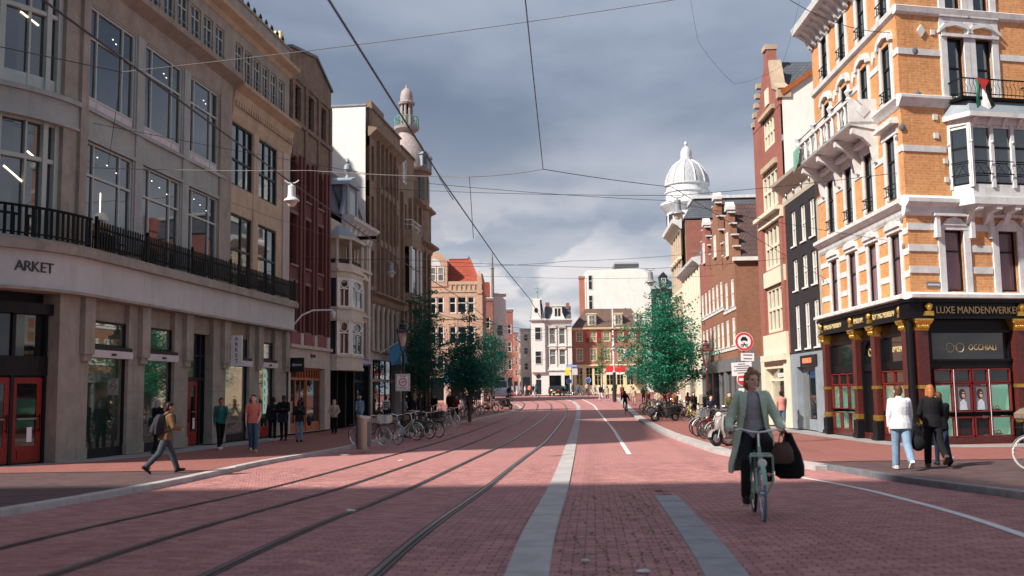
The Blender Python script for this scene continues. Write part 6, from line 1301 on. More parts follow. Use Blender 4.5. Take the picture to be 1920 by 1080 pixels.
tree('street_tree', 'second green tree behind the round-crowned one on the right', 12.2, 78, 8.8, [(.2, .6), (.35, 1.9), (.55, 1.9), (.75, 1.2), (.9, .8), (1, .2)], 170, 'leaf_teal', 32, .36, seed=31, group=TG)

# ---------------------------------------------------------------- street lanterns
def lantern(lbl, x, y, h, matn):
    t = empty('street_lantern', (x, y, gz(y)+PAV), 0, lbl, 'street lamp', 'historic street lanterns')
    mk('post', MB().lathe([(.17, 0), (.17, .5), (.12, .62), (.14, .7), (.07, .85), (.055, h-1.35), (.09, h-1.3), (.05, h-1.2)], 12), matn, t, smooth=True)
    mb = MB()
    for a_ in range(4):
        c_, s_ = math.cos(a_*1.5708+.785), math.sin(a_*1.5708+.785); mb.tube([(0, 0, h-1.2), (.12*c_, .12*s_, h-1.1), (.17*c_, .17*s_, h-.92)], .022, 5); mb.tube([(.17*c_, .17*s_, h-.92), (.31*c_, .31*s_, h-.35)], .022, 5)
    mk('lantern_frame', mb, matn, t)
    mk('lantern_glass', MB().rings([[(.165*math.cos(k*1.5708+.785), .165*math.sin(k*1.5708+.785), h-.92) for k in range(4)], [(.30*math.cos(k*1.5708+.785), .30*math.sin(k*1.5708+.785), h-.35) for k in range(4)]]), 'lantern_pane', t)
    mk('lantern_bulb', MB().lathe([(.04, h-.9), (.1, h-.75), (.12, h-.6), (.05, h-.45)], 10), 'lamp_glass', t, smooth=True)
    mk('lantern_roof', MB().rings([[(.36*math.cos(k*1.5708+.785), .36*math.sin(k*1.5708+.785), h-.36) for k in range(4)], [(.36*math.cos(k*1.5708+.785), .36*math.sin(k*1.5708+.785), h-.3) for k in range(4)], [(.2*math.cos(k*1.5708+.785), .2*math.sin(k*1.5708+.785), h-.16) for k in range(4)]]), matn, t)
    mk('lantern_crown', MB().lathe([(.2, h-.16), (.16, h-.1), (.19, h-.02), (.1, h+.06), (.05, h+.1), (.08, h+.16), (.01, h+.24)], 10), matn, t, smooth=True)
    for k in range(4): mk('corner_finial', MB().lathe([(.03, 0), (.045, .05), (.01, .12)], 6, (.34*math.cos(k*1.5708+.785), .34*math.sin(k*1.5708+.785), h-.3)), matn, t)
    return t
clear_glass('lantern_pane', (.8, .8, .78)); mat('lamp_green', (.015, .02, .018), .4); mat('lamp_brown', (.10, .035, .03), .4, .3, 5)
lantern('black lantern post carrying a zone sign, left pavement', -4.62, 42, 4.75, 'lamp_green'); lantern('brown lantern post rising from the bicycles on the right pavement', 9.7, 50, 4.1, 'lamp_brown')
# zone sign hung on the left lantern
t = empty('zone_sign', (-4.62, 41.85, gz(42)+PAV), 0, 'white zone sign with red ring mounted on the left lantern post', 'sign')
mk('sign_plate', MB().box(-.3, .3, -.04, 0, 1.95, 2.66), 'sign_white', t); mk('sign_border', MB().box(-.27, -.25, -.046, -.04, 1.98, 2.63).box(.25, .27, -.046, -.04, 1.98, 2.63).box(-.25, .25, -.046, -.04, 1.98, 2.0).box(-.25, .25, -.046, -.04, 2.61, 2.63), 'sign_grey', t)
mk('sign_ring', MB().tube([(.15*math.cos(6.283*k/24), -.05, 2.32+.15*math.sin(6.283*k/24)) for k in range(24)], .02, 6, close=True), 'sign_red', t); mk('sign_symbol', MB().prism([(-.1, 2.29), (.02, 2.3), (.1, 2.34), (.04, 2.36), (-.03, 2.33)], 'y', -.05, -.04), 'sign_black', t)
ob('lettering', txt_mesh('ZONE', .085, .003, 'sign_black', 'CENTER'), t, (0, -.045, 2.53), (R(90), 0, 0)); mk('sign_text_line', MB().box(-.2, .2, -.045, -.04, 2.09, 2.11).box(-.14, .14, -.045, -.04, 2.04, 2.055), 'sign_grey', t)
# traffic sign cluster on the right
t = empty('traffic_sign', (7.65, 33.0, gz(33)+PAV), R(3), 'round red-ringed no motor vehicles sign above two white text panels', 'sign'); zc_ = 3.36
mk('post', MB().tube([(0, .04, 0), (0, .04, 3.75)], .035, 8), 'grey_metal', t)
d_ = mk('sign_disc', MB().lathe([(.31, 0), (.31, .02)], 32), 'sign_white', t, (0, -.02, zc_), (R(90), 0, 0)); mk('sign_ring', MB().rings([[(r2*math.cos(6.283*k/32), yy, zc_+r2*math.sin(6.283*k/32)) for r2, yy in ((.295, -.045), (.225, -.045), (.225, -.035), (.295, -.035))] for k in range(32)], close=True, cap=False), 'sign_red', t)
mk('car_symbol', MB().box(-.11, .11, -.05, -.04, zc_+.04, zc_+.10).prism([(-.09, zc_+.10), (.09, zc_+.10), (.06, zc_+.155), (-.06, zc_+.155)], 'y', -.05, -.04).box(-.1, -.06, -.05, -.04, zc_+.015, zc_+.05).box(.06, .1, -.05, -.04, zc_+.015, zc_+.05), 'sign_black', t)
mk('moped_symbol', MB().tube([(-.07+.045*math.cos(6.283*k/10), -.045, zc_-.13+.045*math.sin(6.283*k/10)) for k in range(10)], .008, 4, close=True).tube([(.07+.045*math.cos(6.283*k/10), -.045, zc_-.13+.045*math.sin(6.283*k/10)) for k in range(10)], .008, 4, close=True).tube([(-.07, -.045, zc_-.13), (0, -.045, zc_-.1), (.07, -.045, zc_-.13)], .01, 4).tube([(.0, -.045, zc_-.1), (-.01, -.045, zc_-.03)], .018, 5), 'sign_black', t)
p1 = mk('text_panel', MB().box(-.22, .22, -.03, -.015, 2.72, 2.98), 'sign_white', t, None, (0, R(2), 0)); p2 = mk('text_panel', MB().box(-.34, .34, -.035, -.02, 2.24, 2.68), 'sign_white', t, None, (0, R(-2.5), 0))
for p_, z_, ws in ((p1, 2.92, (.15,)), (p1, 2.80, (.14,)), (p2, 2.62, (.12,)), (p2, 2.55, (.25,)), (p2, 2.48, (.18,)), (p2, 2.41, (.28,)), (p2, 2.33, (.15,))): mk('text_line', MB().box(-ws[0], ws[0], -.04, -.035, z_-.014, z_+.014), 'sign_grey', p_)
mk('blue_tab', MB().box(.22, .32, -.02, 0, 2.94, 3.06), 'sign_blue', t)
t = empty('no_entry_sign', (9.1, 39.5, gz(39.5)+PAV), 0, 'small red no-entry sign behind the traffic sign post', 'sign'); mk('post', MB().tube([(0, .03, 0), (0, .03, 2.5)], .03, 8), 'grey_metal', t); mk('sign_disc', MB().lathe([(.27, 0), (.27, .02)], 28), 'sign_red', t, (0, 0, 2.2), (R(90), 0, 0)); mk('white_bar', MB().box(-.19, .19, -.035, -.02, 2.15, 2.25), 'sign_white', t); mk('white_ring', MB().tube([(.262*math.cos(6.283*k/28), -.02, 2.2+.262*math.sin(6.283*k/28)) for k in range(28)], .012, 4, close=True), 'sign_white', t); mk('sub_panel', MB().box(-.22, .22, -.02, 0, 1.6, 1.86), 'sign_white', t)
# waste bin
t = empty('waste_bin', (-4.97, 33.2, gz(33.2)+PAV), 0, 'tall metallic waste bin with slanted rim at the kerb', 'bin')
mk('bin_body', MB().rings([[(.235*math.cos(6.283*k/20), .2*math.sin(6.283*k/20), z) for k in range(20)] for z in (0.0, 1.02)]), 'bronze_bin', t, smooth=True)
mk('bin_rim', MB().rings([[(.25*math.cos(6.283*k/20)*e, .215*math.sin(6.283*k/20)*e, 1.02+.04*i+.03*math.cos(6.283*k/20)*-1) for k in range(20)] for i, e in enumerate((1, 1.02, .9))]), 'steel', t, smooth=True)
mk('bin_door', MB().box(.1, .24, -.16, .16, .08, .9), 'sign_grey', t); mk('sticker', MB().box(-.262, -.24, -.07, .1, .12, .75), 'sign_blue', t)
# stone pillar at the right edge, small grey box, planter tufts
t = empty('stone_pillar', (11.5, 21.4, gz(21.4)+PAV), 0, 'weathered brown stone pillar with rounded cap at the right edge', 'pillar'); mk('shaft', MB().box(-.42, .6, -.35, .45, 0, .95), 'sandstone_dark', t); mk('cap', MB().rings([[(lin(-.5, .7, .5)+(.62*e)*cx_, .05+(.5*e)*cy_, z) for cx_, cy_ in ((-1, -1), (1, -1), (1, 1), (-1, 1))] for e, z in ((1, .95), (1.06, 1.0), (1.06, 1.1), (.9, 1.2), (.6, 1.27))]), 'sandstone_dark', t, smooth=True)
t = tag(mk('utility_cabinet', MB().box(-.2, .2, -.18, .18, 0, .95).box(-.22, .22, -.2, .2, .95, 1.0), 'grey_metal', loc=(-6.4, 57, gz(57)+PAV)), 'small grey cabinet on the pavement near the tree trunks', 'cabinet')
# tall mast with signs far on the right
y_ = 112; t = empty('lamp_mast', (11.3, y_, gz(y_)+.05), 0, 'tall pale mast with dark base and red sign panel before the red house', 'mast')
mk('mast', MB().lathe([(.2, 0), (.18, 3.4), (.11, 3.5), (.08, 10.6)], 10), 'white_lamp', t, smooth=True); mk('mast_base', MB().lathe([(.215, 0), (.2, 3.3)], 10), 'lamp_green', t, smooth=True); mk('sign_panel', MB().box(-.9, 1.3, -.1, -.04, 3.35, 4.0), 'sign_red', t); mk('sign_panel', MB().box(-.9, 1.2, -.1, -.04, 3.05, 3.3), 'sign_white', t)
for x_, z_ in ((-.3, 5.9), (1.0, 5.2)): mk('mast_lamp', MB().lathe([(.06, .7), (.12, .5), (.22, .2), (.26, 0), (.16, -.15)][::-1], 12, (x_+.3, -.2, z_)).tube([(0, 0, z_+.7), (x_+.3, -.2, z_+.7)], .03, 5), 'white_lamp', t, smooth=True)
# street name and direction signs before the white house
y_ = 118; t = empty('direction_sign', (6.9, y_, gz(y_)+.05), 0, 'blue direction sign with yellow panel before the white turret house', 'sign'); mk('post', MB().tube([(0, 0, 0), (0, 0, 4.4)], .05, 6), 'grey_metal', t); mk('blue_panel', MB().box(-.6, .75, -.06, 0, 3.95, 4.25), 'sign_blue', t); mk('yellow_panel', MB().box(-.75, -.15, -.06, 0, 3.0, 3.85), 'sign_yellow', t); mk('pale_panel', MB().box(.05, .7, -.06, 0, 3.05, 3.8), 'awning_white', t); mk('text_line', MB().box(-.5, .6, -.07, -.06, 4.06, 4.14), 'sign_white', t)
for lbl, x_, y_, h_, m_ in (('round blue traffic sign beside the white turret house', 7.1, 128, 2.2, 'sign_blue'), ('round dark sign seen from behind before the turret house', 3.3, 130, 2.9, 'sign_grey'), ('round blue sign at the cafe front', 9.9, 132, 2.3, 'sign_blue')):
    t = empty('round_sign', (x_, y_, gz(y_)+.05), 0, lbl, 'sign'); mk('post', MB().tube([(0, .03, 0), (0, .03, h_)], .035, 6), 'grey_metal', t); mk('disc', MB().lathe([(.33, 0), (.33, .03)], 20), m_, t, (0, 0, h_), (R(90), 0, 0)); mk('disc_rim', MB().tube([(.33*math.cos(6.283*k/20), -.02, h_+.33*math.sin(6.283*k/20)) for k in range(20)], .025, 4, close=True), 'sign_white', t)

# ---------------------------------------------------------------- wires and hanging lamps
mat('wire', (.02, .02, .022), .5); mat('wire_light', (.22, .19, .17), .5)
def wire(lbl, pts, r=.012, sag=0.0, m='wire', n=10):
    P = []
    for a, b in zip(pts[:-1], pts[1:]):
        for k in range(n): t_ = k/n; P.append((lin(a[0], b[0], t_), lin(a[1], b[1], t_), lin(a[2], b[2], t_)-sag*4*t_*(1-t_)))
    P.append(pts[-1]); o = mk('overhead_wire', MB().tube(P, r*.78, 5), m); return tag(o, lbl, 'wire', 'overhead tram wires and span cables')
def track_wire(c, lbl): 
    P = [(p[0], p[1], 5.5+.18*gz(p[1])+(-.05 if i % 2 else .0)) for i, p in enumerate(c[::24])]; wire(lbl, P, .018, 0, 'wire', 2)
track_wire(T2, 'tram contact wire hanging over the right-hand track'); track_wire(T1, 'tram contact wire hanging over the left-hand track')
Nn = (.87, 26, 7.38)
wire('cable from above the camera to the central wire node', [(-.1, -6, 8.2), (.27, 15, 7.6), Nn], .014)
wire('span cable from the grey corner store to the central node', [(-12.75, 29.0, 8.31), (-5.6, 27.4, 7.75), (-1.09, 26, 7.2), Nn], .013, .04, 'wire_light')
wire('span cable from the central node to the orange brick corner', [Nn, (4.61, 28, 7.26), (12.5, 39.4, 5.8)], .013, .03)
wire('short hanger between the node cable and the right contact wire', [(-1.09, 26, 7.2), (-1.0, 26, 5.55)], .012); wire('short stay between span cable and contact wire', [(-1.2, 20.4, 5.5), (-1.9, 26, 7.2)], .014)
wire('long sloping span cable crossing high over the street', [(-10.21, 25.5, 10.03), (6.12, 30, 13.75), (12.4, 31.5, 15.4)], .016, .12, 'wire_light')
wire('thick dark cable from the curved corner to the high cable joint', [(-15.3, 25.3, 11.6), (-12.65, 24, 10.22), (-10.21, 25.5, 10.03)], .018); wire('thin stay from the high cable joint down to the store wall', [(-10.21, 25.5, 10.03), (-12.35, 30.0, 8.6)], .01)
wire('span cable with lamp from the brick shop to the orange corner', [(-10.25, 47.5, 11.75), (-3, 41, 9.9), (5.6, 33, 8.0), (12.4, 31.3, 8.3)], .013, .05)
wire('span cable with two lamps across the middle of the street', [(-10.4, 46.2, 7.9), (-5.5, 45, 7.6), (6.3, 45, 7.0), (12.6, 45.0, 7.4)], .012, .06)
wire('far span cable below the red tiled roof', [(-7.4, 70.5, 10.6), (-4.6, 56, 8.65), (3.3, 58, 9.1), (13.0, 60, 9.9)], .014, .12); wire('second far span cable just below it', [(-7.6, 69, 10.2), (-.6, 62, 8.7), (13.1, 64, 8.8)], .012, .15)
wire('cable from orange house top corner to the sky edge', [(12.35, 31.2, 12.9), (8.6, 30, 13.7), (6, 26, 14.2)], .014, .3); wire('slack cable loop near the red gable house', [(9.1, 30, 13.5), (8.6, 30.5, 11.6), (7.2, 31, 11.2), (6.1, 31, 12.6), (5.9, 31, 14)], .006, .1)
wire('thin cable between grey corner store and lamp span', [(-11.4, 39.5, 9.3), (-5, 40, 7.2), (-3, 45, 7.5)], .009, .1, 'wire_light'); wire('thin upper span from the store rosette to the far side', [(-12.5, 29.2, 9.7), (-2.6, 30, 7.9), (4.8, 30.5, 7.35), (12.4, 32.5, 6.3)], .010, .05)
for k, y_ in enumerate((80, 96, 112)): wire('distant span cable over the street bend, %s of three' % ('nearest', 'middle', 'farthest')[k], [(-7, y_, 8.0+k), (2, y_, 6.4+.5*k), (15, y_, 8.2+k)], .016, .1)
def hang_lamp(lbl, x, y, z, k=1.0, m='lamp_grey'):
    t = empty('hanging_lamp', (x, y, z), 0, lbl, 'street lamp', 'lamps hung on span cables')
    mk('hanger', MB().tube([(-.22*k, 0, .02), (-.1*k, 0, -.06), (.1*k, 0, -.06), (.22*k, 0, .02)], .018, 5).tube([(0, 0, -.06), (0, 0, -.14)], .03, 6), m, t)
    mk('lamp_housing', MB().lathe([(.24, -.62), (.23, -.58), (.13, -.5), (.115, -.38), (.115, -.16), (.09, -.13)], 16), m, t, smooth=True); mk('lamp_bowl', MB().lathe([(.02, -.8), (.09, -.78), (.14, -.7), (.15, -.62)], 14), 'lamp_glass', t, smooth=True); return t
hang_lamp('white bell lamp hung before the sandstone end of the corner store', -5.65, 25.3, 7.0, 1, 'white_lamp').scale = (.85, .85, .85); hang_lamp('grey bell lamp hung before the brown stone store', -5.5, 45, 7.55, 1); hang_lamp('grey bell lamp hung before the white dome', 5.6, 33, 7.98); hang_lamp('small bell lamp hung before the white party wall', 6.3, 45, 6.98)

# ---------------------------------------------------------------- far things: hoarding, vehicles
t = empty('blue_hoarding', (-7.6, 110, gz(110)+.05), 0, 'bright blue stall canopy glimpsed behind the left trees', 'stall'); mk('canopy', MB().prism([(0, 2.4), (4.2, 2.4), (4.2, 3.6), (2.1, 3.9), (0, 3.6)], 'y', -.1, 2.5), 'tarp_blue', t)
for x_ in (.1, 4.1): mk('post', MB().tube([(x_, 0, 0), (x_, 0, 2.4)], .05, 6), 'white_lamp', t)
mat('car_paint', (.02, .022, .026), .2, .1, 2); mat('van_paint', (.70, .72, .74), .3, .05, 2); mat('tyre', (.015, .015, .016), .8, .2, 6); mat('tail_red', (.5, .02, .02), .25)
def wheel_obj(parent, x, y, r, w_):
    o = mk('wheel', MB().lathe([(r*.6, -w_/2), (r, -w_/2), (r, w_/2), (r*.6, w_/2)], 18), 'tyre', parent, (x, y, r), (R(90), 0, 0)); mk('rim', MB().lathe([(r*.6, -w_/2-.005), (r*.2, -w_/2+.02), (r*.2, w_/2-.02), (r*.6, w_/2+.005)], 14), 'steel', o); return o
t = empty('parked_car', (6.4, 147, gz(147)), R(75), 'dark hatchback car parked before the white turret house', 'car')
prof = [(-2.0, .35), (-2.05, .75), (-1.95, .95), (-1.55, 1.42), (-.4, 1.5), (.5, 1.42), (1.15, .98), (1.95, .82), (2.05, .5), (2.0, .3)]
mk('body', MB().rings([[(x_*e, yy, lin(.3, z_, e) if z_ > .95 and False else z_*(1 if z_ < 1 else zt)) for x_, z_ in prof] for yy, e, zt in ((-.86, .985, .92), (-.8, 1, 1), (.8, 1, 1), (.86, .985, .92))]), 'car_paint', t, smooth=True)
mk('side_windows', MB().prism([(-1.45, .98), (-1.25, 1.34), (-.4, 1.4), (.45, 1.33), (.95, .98)], 'y', -.868, .868), 'glass_dark', t); mk('rear_window', MB().quad((-1.93, -.62, 1.0), (-1.93, .62, 1.0), (-1.66, .55, 1.36), (-1.66, -.55, 1.36)), 'glass_dark', t)
for s_ in (-.66, .66): mk('tail_light', MB().box(-2.07, -1.95, s_-.14, s_+.14, .74, .92), 'tail_red', t); mk('headlight', MB().box(1.9, 2.06, s_-.16, s_+.16, .6, .76), 'lamp_glass', t)
mk('number_plate', MB().box(-2.07, -2.05, -.26, .26, .5, .62), 'sign_yellow', t)
for x_ in (-1.25, 1.25):
    for s_ in (-.76, .76): wheel_obj(t, x_, s_, .31, .2)
t = empty('white_van', (-1.75, 134, gz(134)), R(-88), 'white delivery van behind the compact oval tree', 'van')
prof = [(-2.6, .4), (-2.65, 2.3), (-2.5, 2.45), (1.2, 2.45), (1.7, 1.5), (2.5, 1.2), (2.65, .8), (2.6, .4)]
mk('body', MB().rings([[(x_*e, yy, z_) for x_, z_ in prof] for yy, e in ((-1.0, .98), (-.95, 1), (.95, 1), (1.0, .98))]), 'van_paint', t, smooth=True); mk('windscreen', MB().quad((1.74, -.85, 1.52), (1.74, .85, 1.52), (1.27, .8, 2.36), (1.27, -.8, 2.36)), 'glass_dark', t)
for s_ in (-.75, .75): mk('headlight', MB().box(2.5, 2.64, s_-.15, s_+.15, .75, .98), 'lamp_glass', t)
for x_ in (-1.6, 1.7):
    for s_ in (-.9, .9): wheel_obj(t, x_, s_, .34, .2)

# ---------------------------------------------------------------- bicycles
for n_, c_ in (('bike_black', (.016, .016, .018)), ('bike_grey', (.22, .23, .24)), ('bike_white', (.62, .62, .60)), ('bike_blue', (.05, .12, .26)), ('bike_red', (.32, .03, .03)), ('bike_mint', (.30, .50, .38)), ('bike_green', (.03, .10, .06)), ('bike_yellow', (.5, .38, .06)), ('bike_orange', (.5, .16, .06))): mat(n_, c_, .3, .12, 4)
mat('tyre_blue', (.12, .22, .33), .6); mat('tyre_pale', (.55, .53, .5), .7); mat('saddle_brown', (.12, .06, .035), .5)
def build_bike():
    t = empty('bicycle', (0, 0, 0)); WR = .335; rh, fh_ = (-.5, 0, WR), (.58, 0, WR)
    circ = lambda c, r, n=28: [(c[0]+r*math.cos(6.283*k/n), c[1], c[2]+r*math.sin(6.283*k/n)) for k in range(n)]
    for c, nm in ((rh, 'rear_wheel'), (fh_, 'front_wheel')):
        mb = MB().tube([(p[0]-c[0], 0, p[2]-c[2]) for p in circ(c, .305)], .013, 6, close=True).tube([(0, -.04, 0), (0, .04, 0)], .03, 8)
        for k in range(16): a_ = 6.283*k/16; mb.tube([(0, .02*(-1)**k, 0), (.3*math.cos(a_), 0, .3*math.sin(a_))], .0028, 3, cap=False)
        w_ = mk(nm, mb, 'chrome', t, c); mk('tyre', MB().tube([(.327*math.cos(6.283*k/28), 0, .327*math.sin(6.283*k/28)) for k in range(28)], .021, 7, close=True), 'tyre', w_, smooth=True)
    bb = (-.06, 0, .29)
    mk('frame', MB().tube([bb, (-.24, 0, .80)], .017, 7).tube([(.41, 0, .72), (.25, 0, .48), (.06, 0, .34), bb], .019, 7).tube([(.40, 0, .80), (.2, 0, .58), (-.02, 0, .47), (-.17, 0, .58)], .015, 7).tube([bb, (-.3, .05, .31), (-.5, .05, WR)], .011, 6).tube([bb, (-.3, -.05, .31), (-.5, -.05, WR)], .011, 6).tube([(-.22, .0, .72), (-.5, .05, WR)], .010, 6).tube([(-.22, 0, .72), (-.5, -.05, WR)], .010, 6).tube([(.39, 0, .88), (.43, 0, .64)], .022, 8), 'bike_black', t, smooth=True)
    mk('fork', MB().tube([(.43, 0, .66), (.45, .055, .60), (.53, .055, .40), (.58, .05, WR)], .013, 6).tube([(.43, 0, .66), (.45, -.055, .60), (.53, -.055, .40), (.58, -.05, WR)], .013, 6), 'bike_black', t, smooth=True)
    mk('handlebar', MB().tube([(.39, 0, .86), (.36, 0, 1.04)], .014, 7).tube([(.08, .32, 1.03), (.2, .31, 1.06), (.33, .22, 1.09), (.38, .08, 1.06), (.36, 0, 1.05), (.38, -.08, 1.06), (.33, -.22, 1.09), (.2, -.31, 1.06), (.08, -.32, 1.03)], .013, 7), 'chrome', t, smooth=True)
    for s_ in (-1, 1): mk('grip', MB().tube([(.06, .322*s_, 1.025), (.19, .312*s_, 1.058)], .019, 7), 'tyre', t, smooth=True)
    mk('saddle', MB().tube([(-.24, 0, .8), (-.27, 0, .92)], .013, 6).rings([[(-.42, -.09, .93), (-.42, .09, .93), (-.42, .07, .99), (-.42, -.07, .99)], [(-.3, -.08, .93), (-.3, .08, .93), (-.3, .06, .98), (-.3, -.06, .98)], [(-.12, -.025, .93), (-.12, .025, .93), (-.12, .02, .965), (-.12, -.02, .965)]]), 'tyre', t, smooth=True)
    for c, a0, a1, nm in ((rh, 0, 200, 'rear_mudguard'), (fh_, 20, 185, 'front_mudguard')):
        P = [(c[0]+.365*math.cos(R(lin(a0, a1, k/12))), 0, c[2]+.365*math.sin(R(lin(a0, a1, k/12)))) for k in range(13)]
        mk(nm, MB().rings([[(p[0], -.028, p[2]), (p[0], .028, p[2]), (p[0]*1+.0, .022, p[2]+.006), (p[0], -.022, p[2]+.006)] for p in P]), 'bike_black', t)
    mk('luggage_rack', MB().tube([(-.3, .06, .74), (-.78, .06, .74)], .009, 5).tube([(-.3, -.06, .74), (-.78, -.06, .74)], .009, 5).tube([(-.78, .06, .74), (-.78, -.06, .74)], .009, 5).tube([(-.7, .06, .74), (-.5, .06, WR)], .007, 5).tube([(-.7, -.06, .74), (-.5, -.06, WR)], .007, 5).box(-.75, -.35, -.05, .05, .735, .745), 'bike_black', t)
    mk('chain_case', MB().prism([(-.55, .40), (-.55, .27), (-.02, .20), (.06, .29), (-.02, .38)], 'y', -.075, -.05), 'bike_black', t)
    mk('crank', MB().tube([(-.06, -.1, .29), (-.06, -.1, .13)], .011, 5).box(-.11, -.01, -.2, -.11, .115, .135).tube([(-.06, .1, .29), (-.06, .1, .45)], .011, 5).box(-.11, -.01, .11, .2, .445, .465).tube([(-.06, -.1, .29), (-.06, .1, .29)], .015, 6), 'steel', t)
    mk('headlight', MB().lathe([(.01, -.05), (.035, -.03), (.04, .03), (.03, .04)], 10), 'lamp_glass', t, (.47, 0, .78), (0, R(90), 0), smooth=True)
    mk('kickstand', MB().tube([(-.2, .06, .3), (-.26, .2, .0)], .009, 5), 'steel', t)
    return t
BIKE = build_bike()
CRATE = MB().box(.46, .84, -.2, .2, .80, .815)
for z_ in (.86, .92, .98, 1.04): CRATE.box(.46, .84, -.2, -.19, z_-.018, z_+.018).box(.46, .84, .19, .2, z_-.018, z_+.018).box(.46, .47, -.19, .19, z_-.018, z_+.018).box(.83, .84, -.19, .19, z_-.018, z_+.018)
for cx_, cy_ in ((.46, -.2), (.825, -.2), (.46, .185), (.825, .185)): CRATE.box(cx_, cx_+.015, cy_, cy_+.015, .8, 1.06)
def recolor(o, m, i=0): o.material_slots[i].link = 'OBJECT'; o.material_slots[i].material = MAT[m]
def bike(lbl, x, y, head, col, lean=6, tyre=None, crate=None, z=None, steer=0, saddle=None, group='bicycles parked on the pavements'):
    t = copy_tree(BIKE)
    t.location = (x, y, gz(y)+PAV if z is None else z); t.rotation_euler = (R(lean), 0, R(head)); tag(t, lbl, 'bicycle', group)
    for c in t.children:
        n_ = c.name.split('.')[0]
        if n_ in ('frame', 'fork', 'rear_mudguard', 'front_mudguard', 'chain_case'): recolor(c, col)
        if n_ == 'saddle' and saddle: recolor(c, saddle)
        if tyre and n_.endswith('wheel'): recolor(c.children[0], tyre)
    if crate: mk('front_crate', CRATE, crate, t)
    return t
# left group, behind the waste bin
bike('white-framed bicycle with a front carrier crate just behind the waste bin', -5.15, 35.9, -22, 'bike_black', 5, 'tyre_pale', 'bike_white', saddle='tyre')
bike('bicycle with blue front tyre leaning beside the waste bin', -4.5, 36.4, -52, 'bike_grey', -5, 'tyre_blue')
bike('white-framed omafiets-style bicycle, second from the bin', -4.35, 40.0, -28, 'bike_white', 6, None)
bike('dark green bicycle in the row left of the kerb', -3.9, 41.2, -38, 'bike_green', -4); bike('black bicycle with a black front crate in the left row', -3.55, 42.4, -42, 'bike_black', 7, None, 'bike_black'); bike('grey bicycle at the end of the near left row', -3.4, 44.3, -30, 'bike_grey', -6, 'tyre_pale', saddle='saddle_brown'); bike('black bicycle half hidden in the middle of the left row', -4.3, 43.0, -60, 'bike_black', 5); bike('dark blue bicycle at the back of the near left row', -4.75, 45.2, -35, 'bike_blue', -5)
bike('lone white bicycle on its stand in the left pavement gap', -3.25, 53.6, -62, 'bike_white', 4, 'tyre_pale', saddle='bike_white')
for k in range(11):
    y_ = 61+k*2.6; bike('black bicycle in the long left row by the trees, %s from the camera' % ('first', 'second', 'third', 'fourth', 'fifth', 'sixth', 'seventh', 'eighth', 'ninth', 'tenth', 'eleventh')[k], kx(KL, y_)-1.3-.35*(k % 3), y_, -40+random.uniform(-18, 18), ('bike_black', 'bike_black', 'bike_grey', 'bike_green', 'bike_black')[k % 5], random.uniform(-7, 7), group='bicycles in the long left row')
# right group
ORD = ('first', 'second', 'third', 'fourth', 'fifth', 'sixth', 'seventh', 'eighth', 'ninth', 'tenth', 'eleventh', 'twelfth')
for k in range(12):
    y_ = 32.6+k*.78; x_ = kx(KR, y_)+1.0+.12*(k % 3); c_ = ('bike_grey', 'bike_black', 'bike_blue', 'bike_white', 'bike_black', 'bike_grey', 'bike_red', 'bike_black', 'bike_grey', 'bike_white', 'bike_black', 'bike_grey')[k]
    bike('%s bicycle in the packed right-hand rack, %s behind the silver scooter' % (c_[5:], ORD[k]), x_, y_, 200+random.uniform(-14, 14), c_, random.uniform(-9, 9), None, 'bike_grey' if k in (2, 7) else None, group='bicycles in the near right rack')
for k in range(12):
    y_ = 60.5+k*2.0; x_ = kx(KR, y_)+1.15+.2*(k % 2); c_ = ('bike_black', 'bike_grey', 'bike_black', 'bike_blue', 'bike_black', 'bike_white', 'bike_grey', 'bike_black', 'bike_yellow', 'bike_grey', 'bike_white', 'bike_orange')[k]
    bike('%s bicycle in the far right row under the round tree, %s from the camera' % (c_[5:], ORD[k]), x_, y_, 205+random.uniform(-16, 16), c_, random.uniform(-8, 8), group='bicycles in the far right row')
for k in range(8): y_ = 38.2+k*1.05; bike('%s bicycle in the second line of the near right rack, %s from the camera' % (('black', 'grey', 'white')[k % 3], ORD[k]), kx(KR, y_)+2.2+.15*(k % 2), y_, 20+random.uniform(-14, 14), 'bike_'+('black', 'grey', 'white')[k % 3], random.uniform(-9, 9), group='bicycles in the near right rack')
for k in range(9): y_ = 61.5+k*2.4; bike('%s bicycle in the rear line of the far right row, %s from the camera' % (('black', 'blue', 'grey')[k % 3], ORD[k]), kx(KR, y_)+2.4, y_, 30+random.uniform(-16, 16), 'bike_'+('black', 'blue', 'grey')[k % 3], random.uniform(-8, 8), group='bicycles in the far right row')
bike('yellow bicycle leaning beyond the black motor scooter', 10.6, 58.5, 160, 'bike_yellow', 6); bike('bicycle whose wheel enters the frame at the right edge', 10.86, 20.0, 172, 'bike_grey', 4, 'tyre_pale')
for k, (x_, y_) in enumerate(((8.3, 146), (9.0, 146.6), (9.7, 147.2), (10.6, 147), (11.6, 146.5))): bike('bicycle parked outside the far cafe, %s from the left' % ORD[k], x_, y_, 60+20*k, ('bike_black', 'bike_grey', 'bike_blue', 'bike_black', 'bike_white')[k], 5, z=gz(y_)+.05, group='bicycles outside the far cafe')

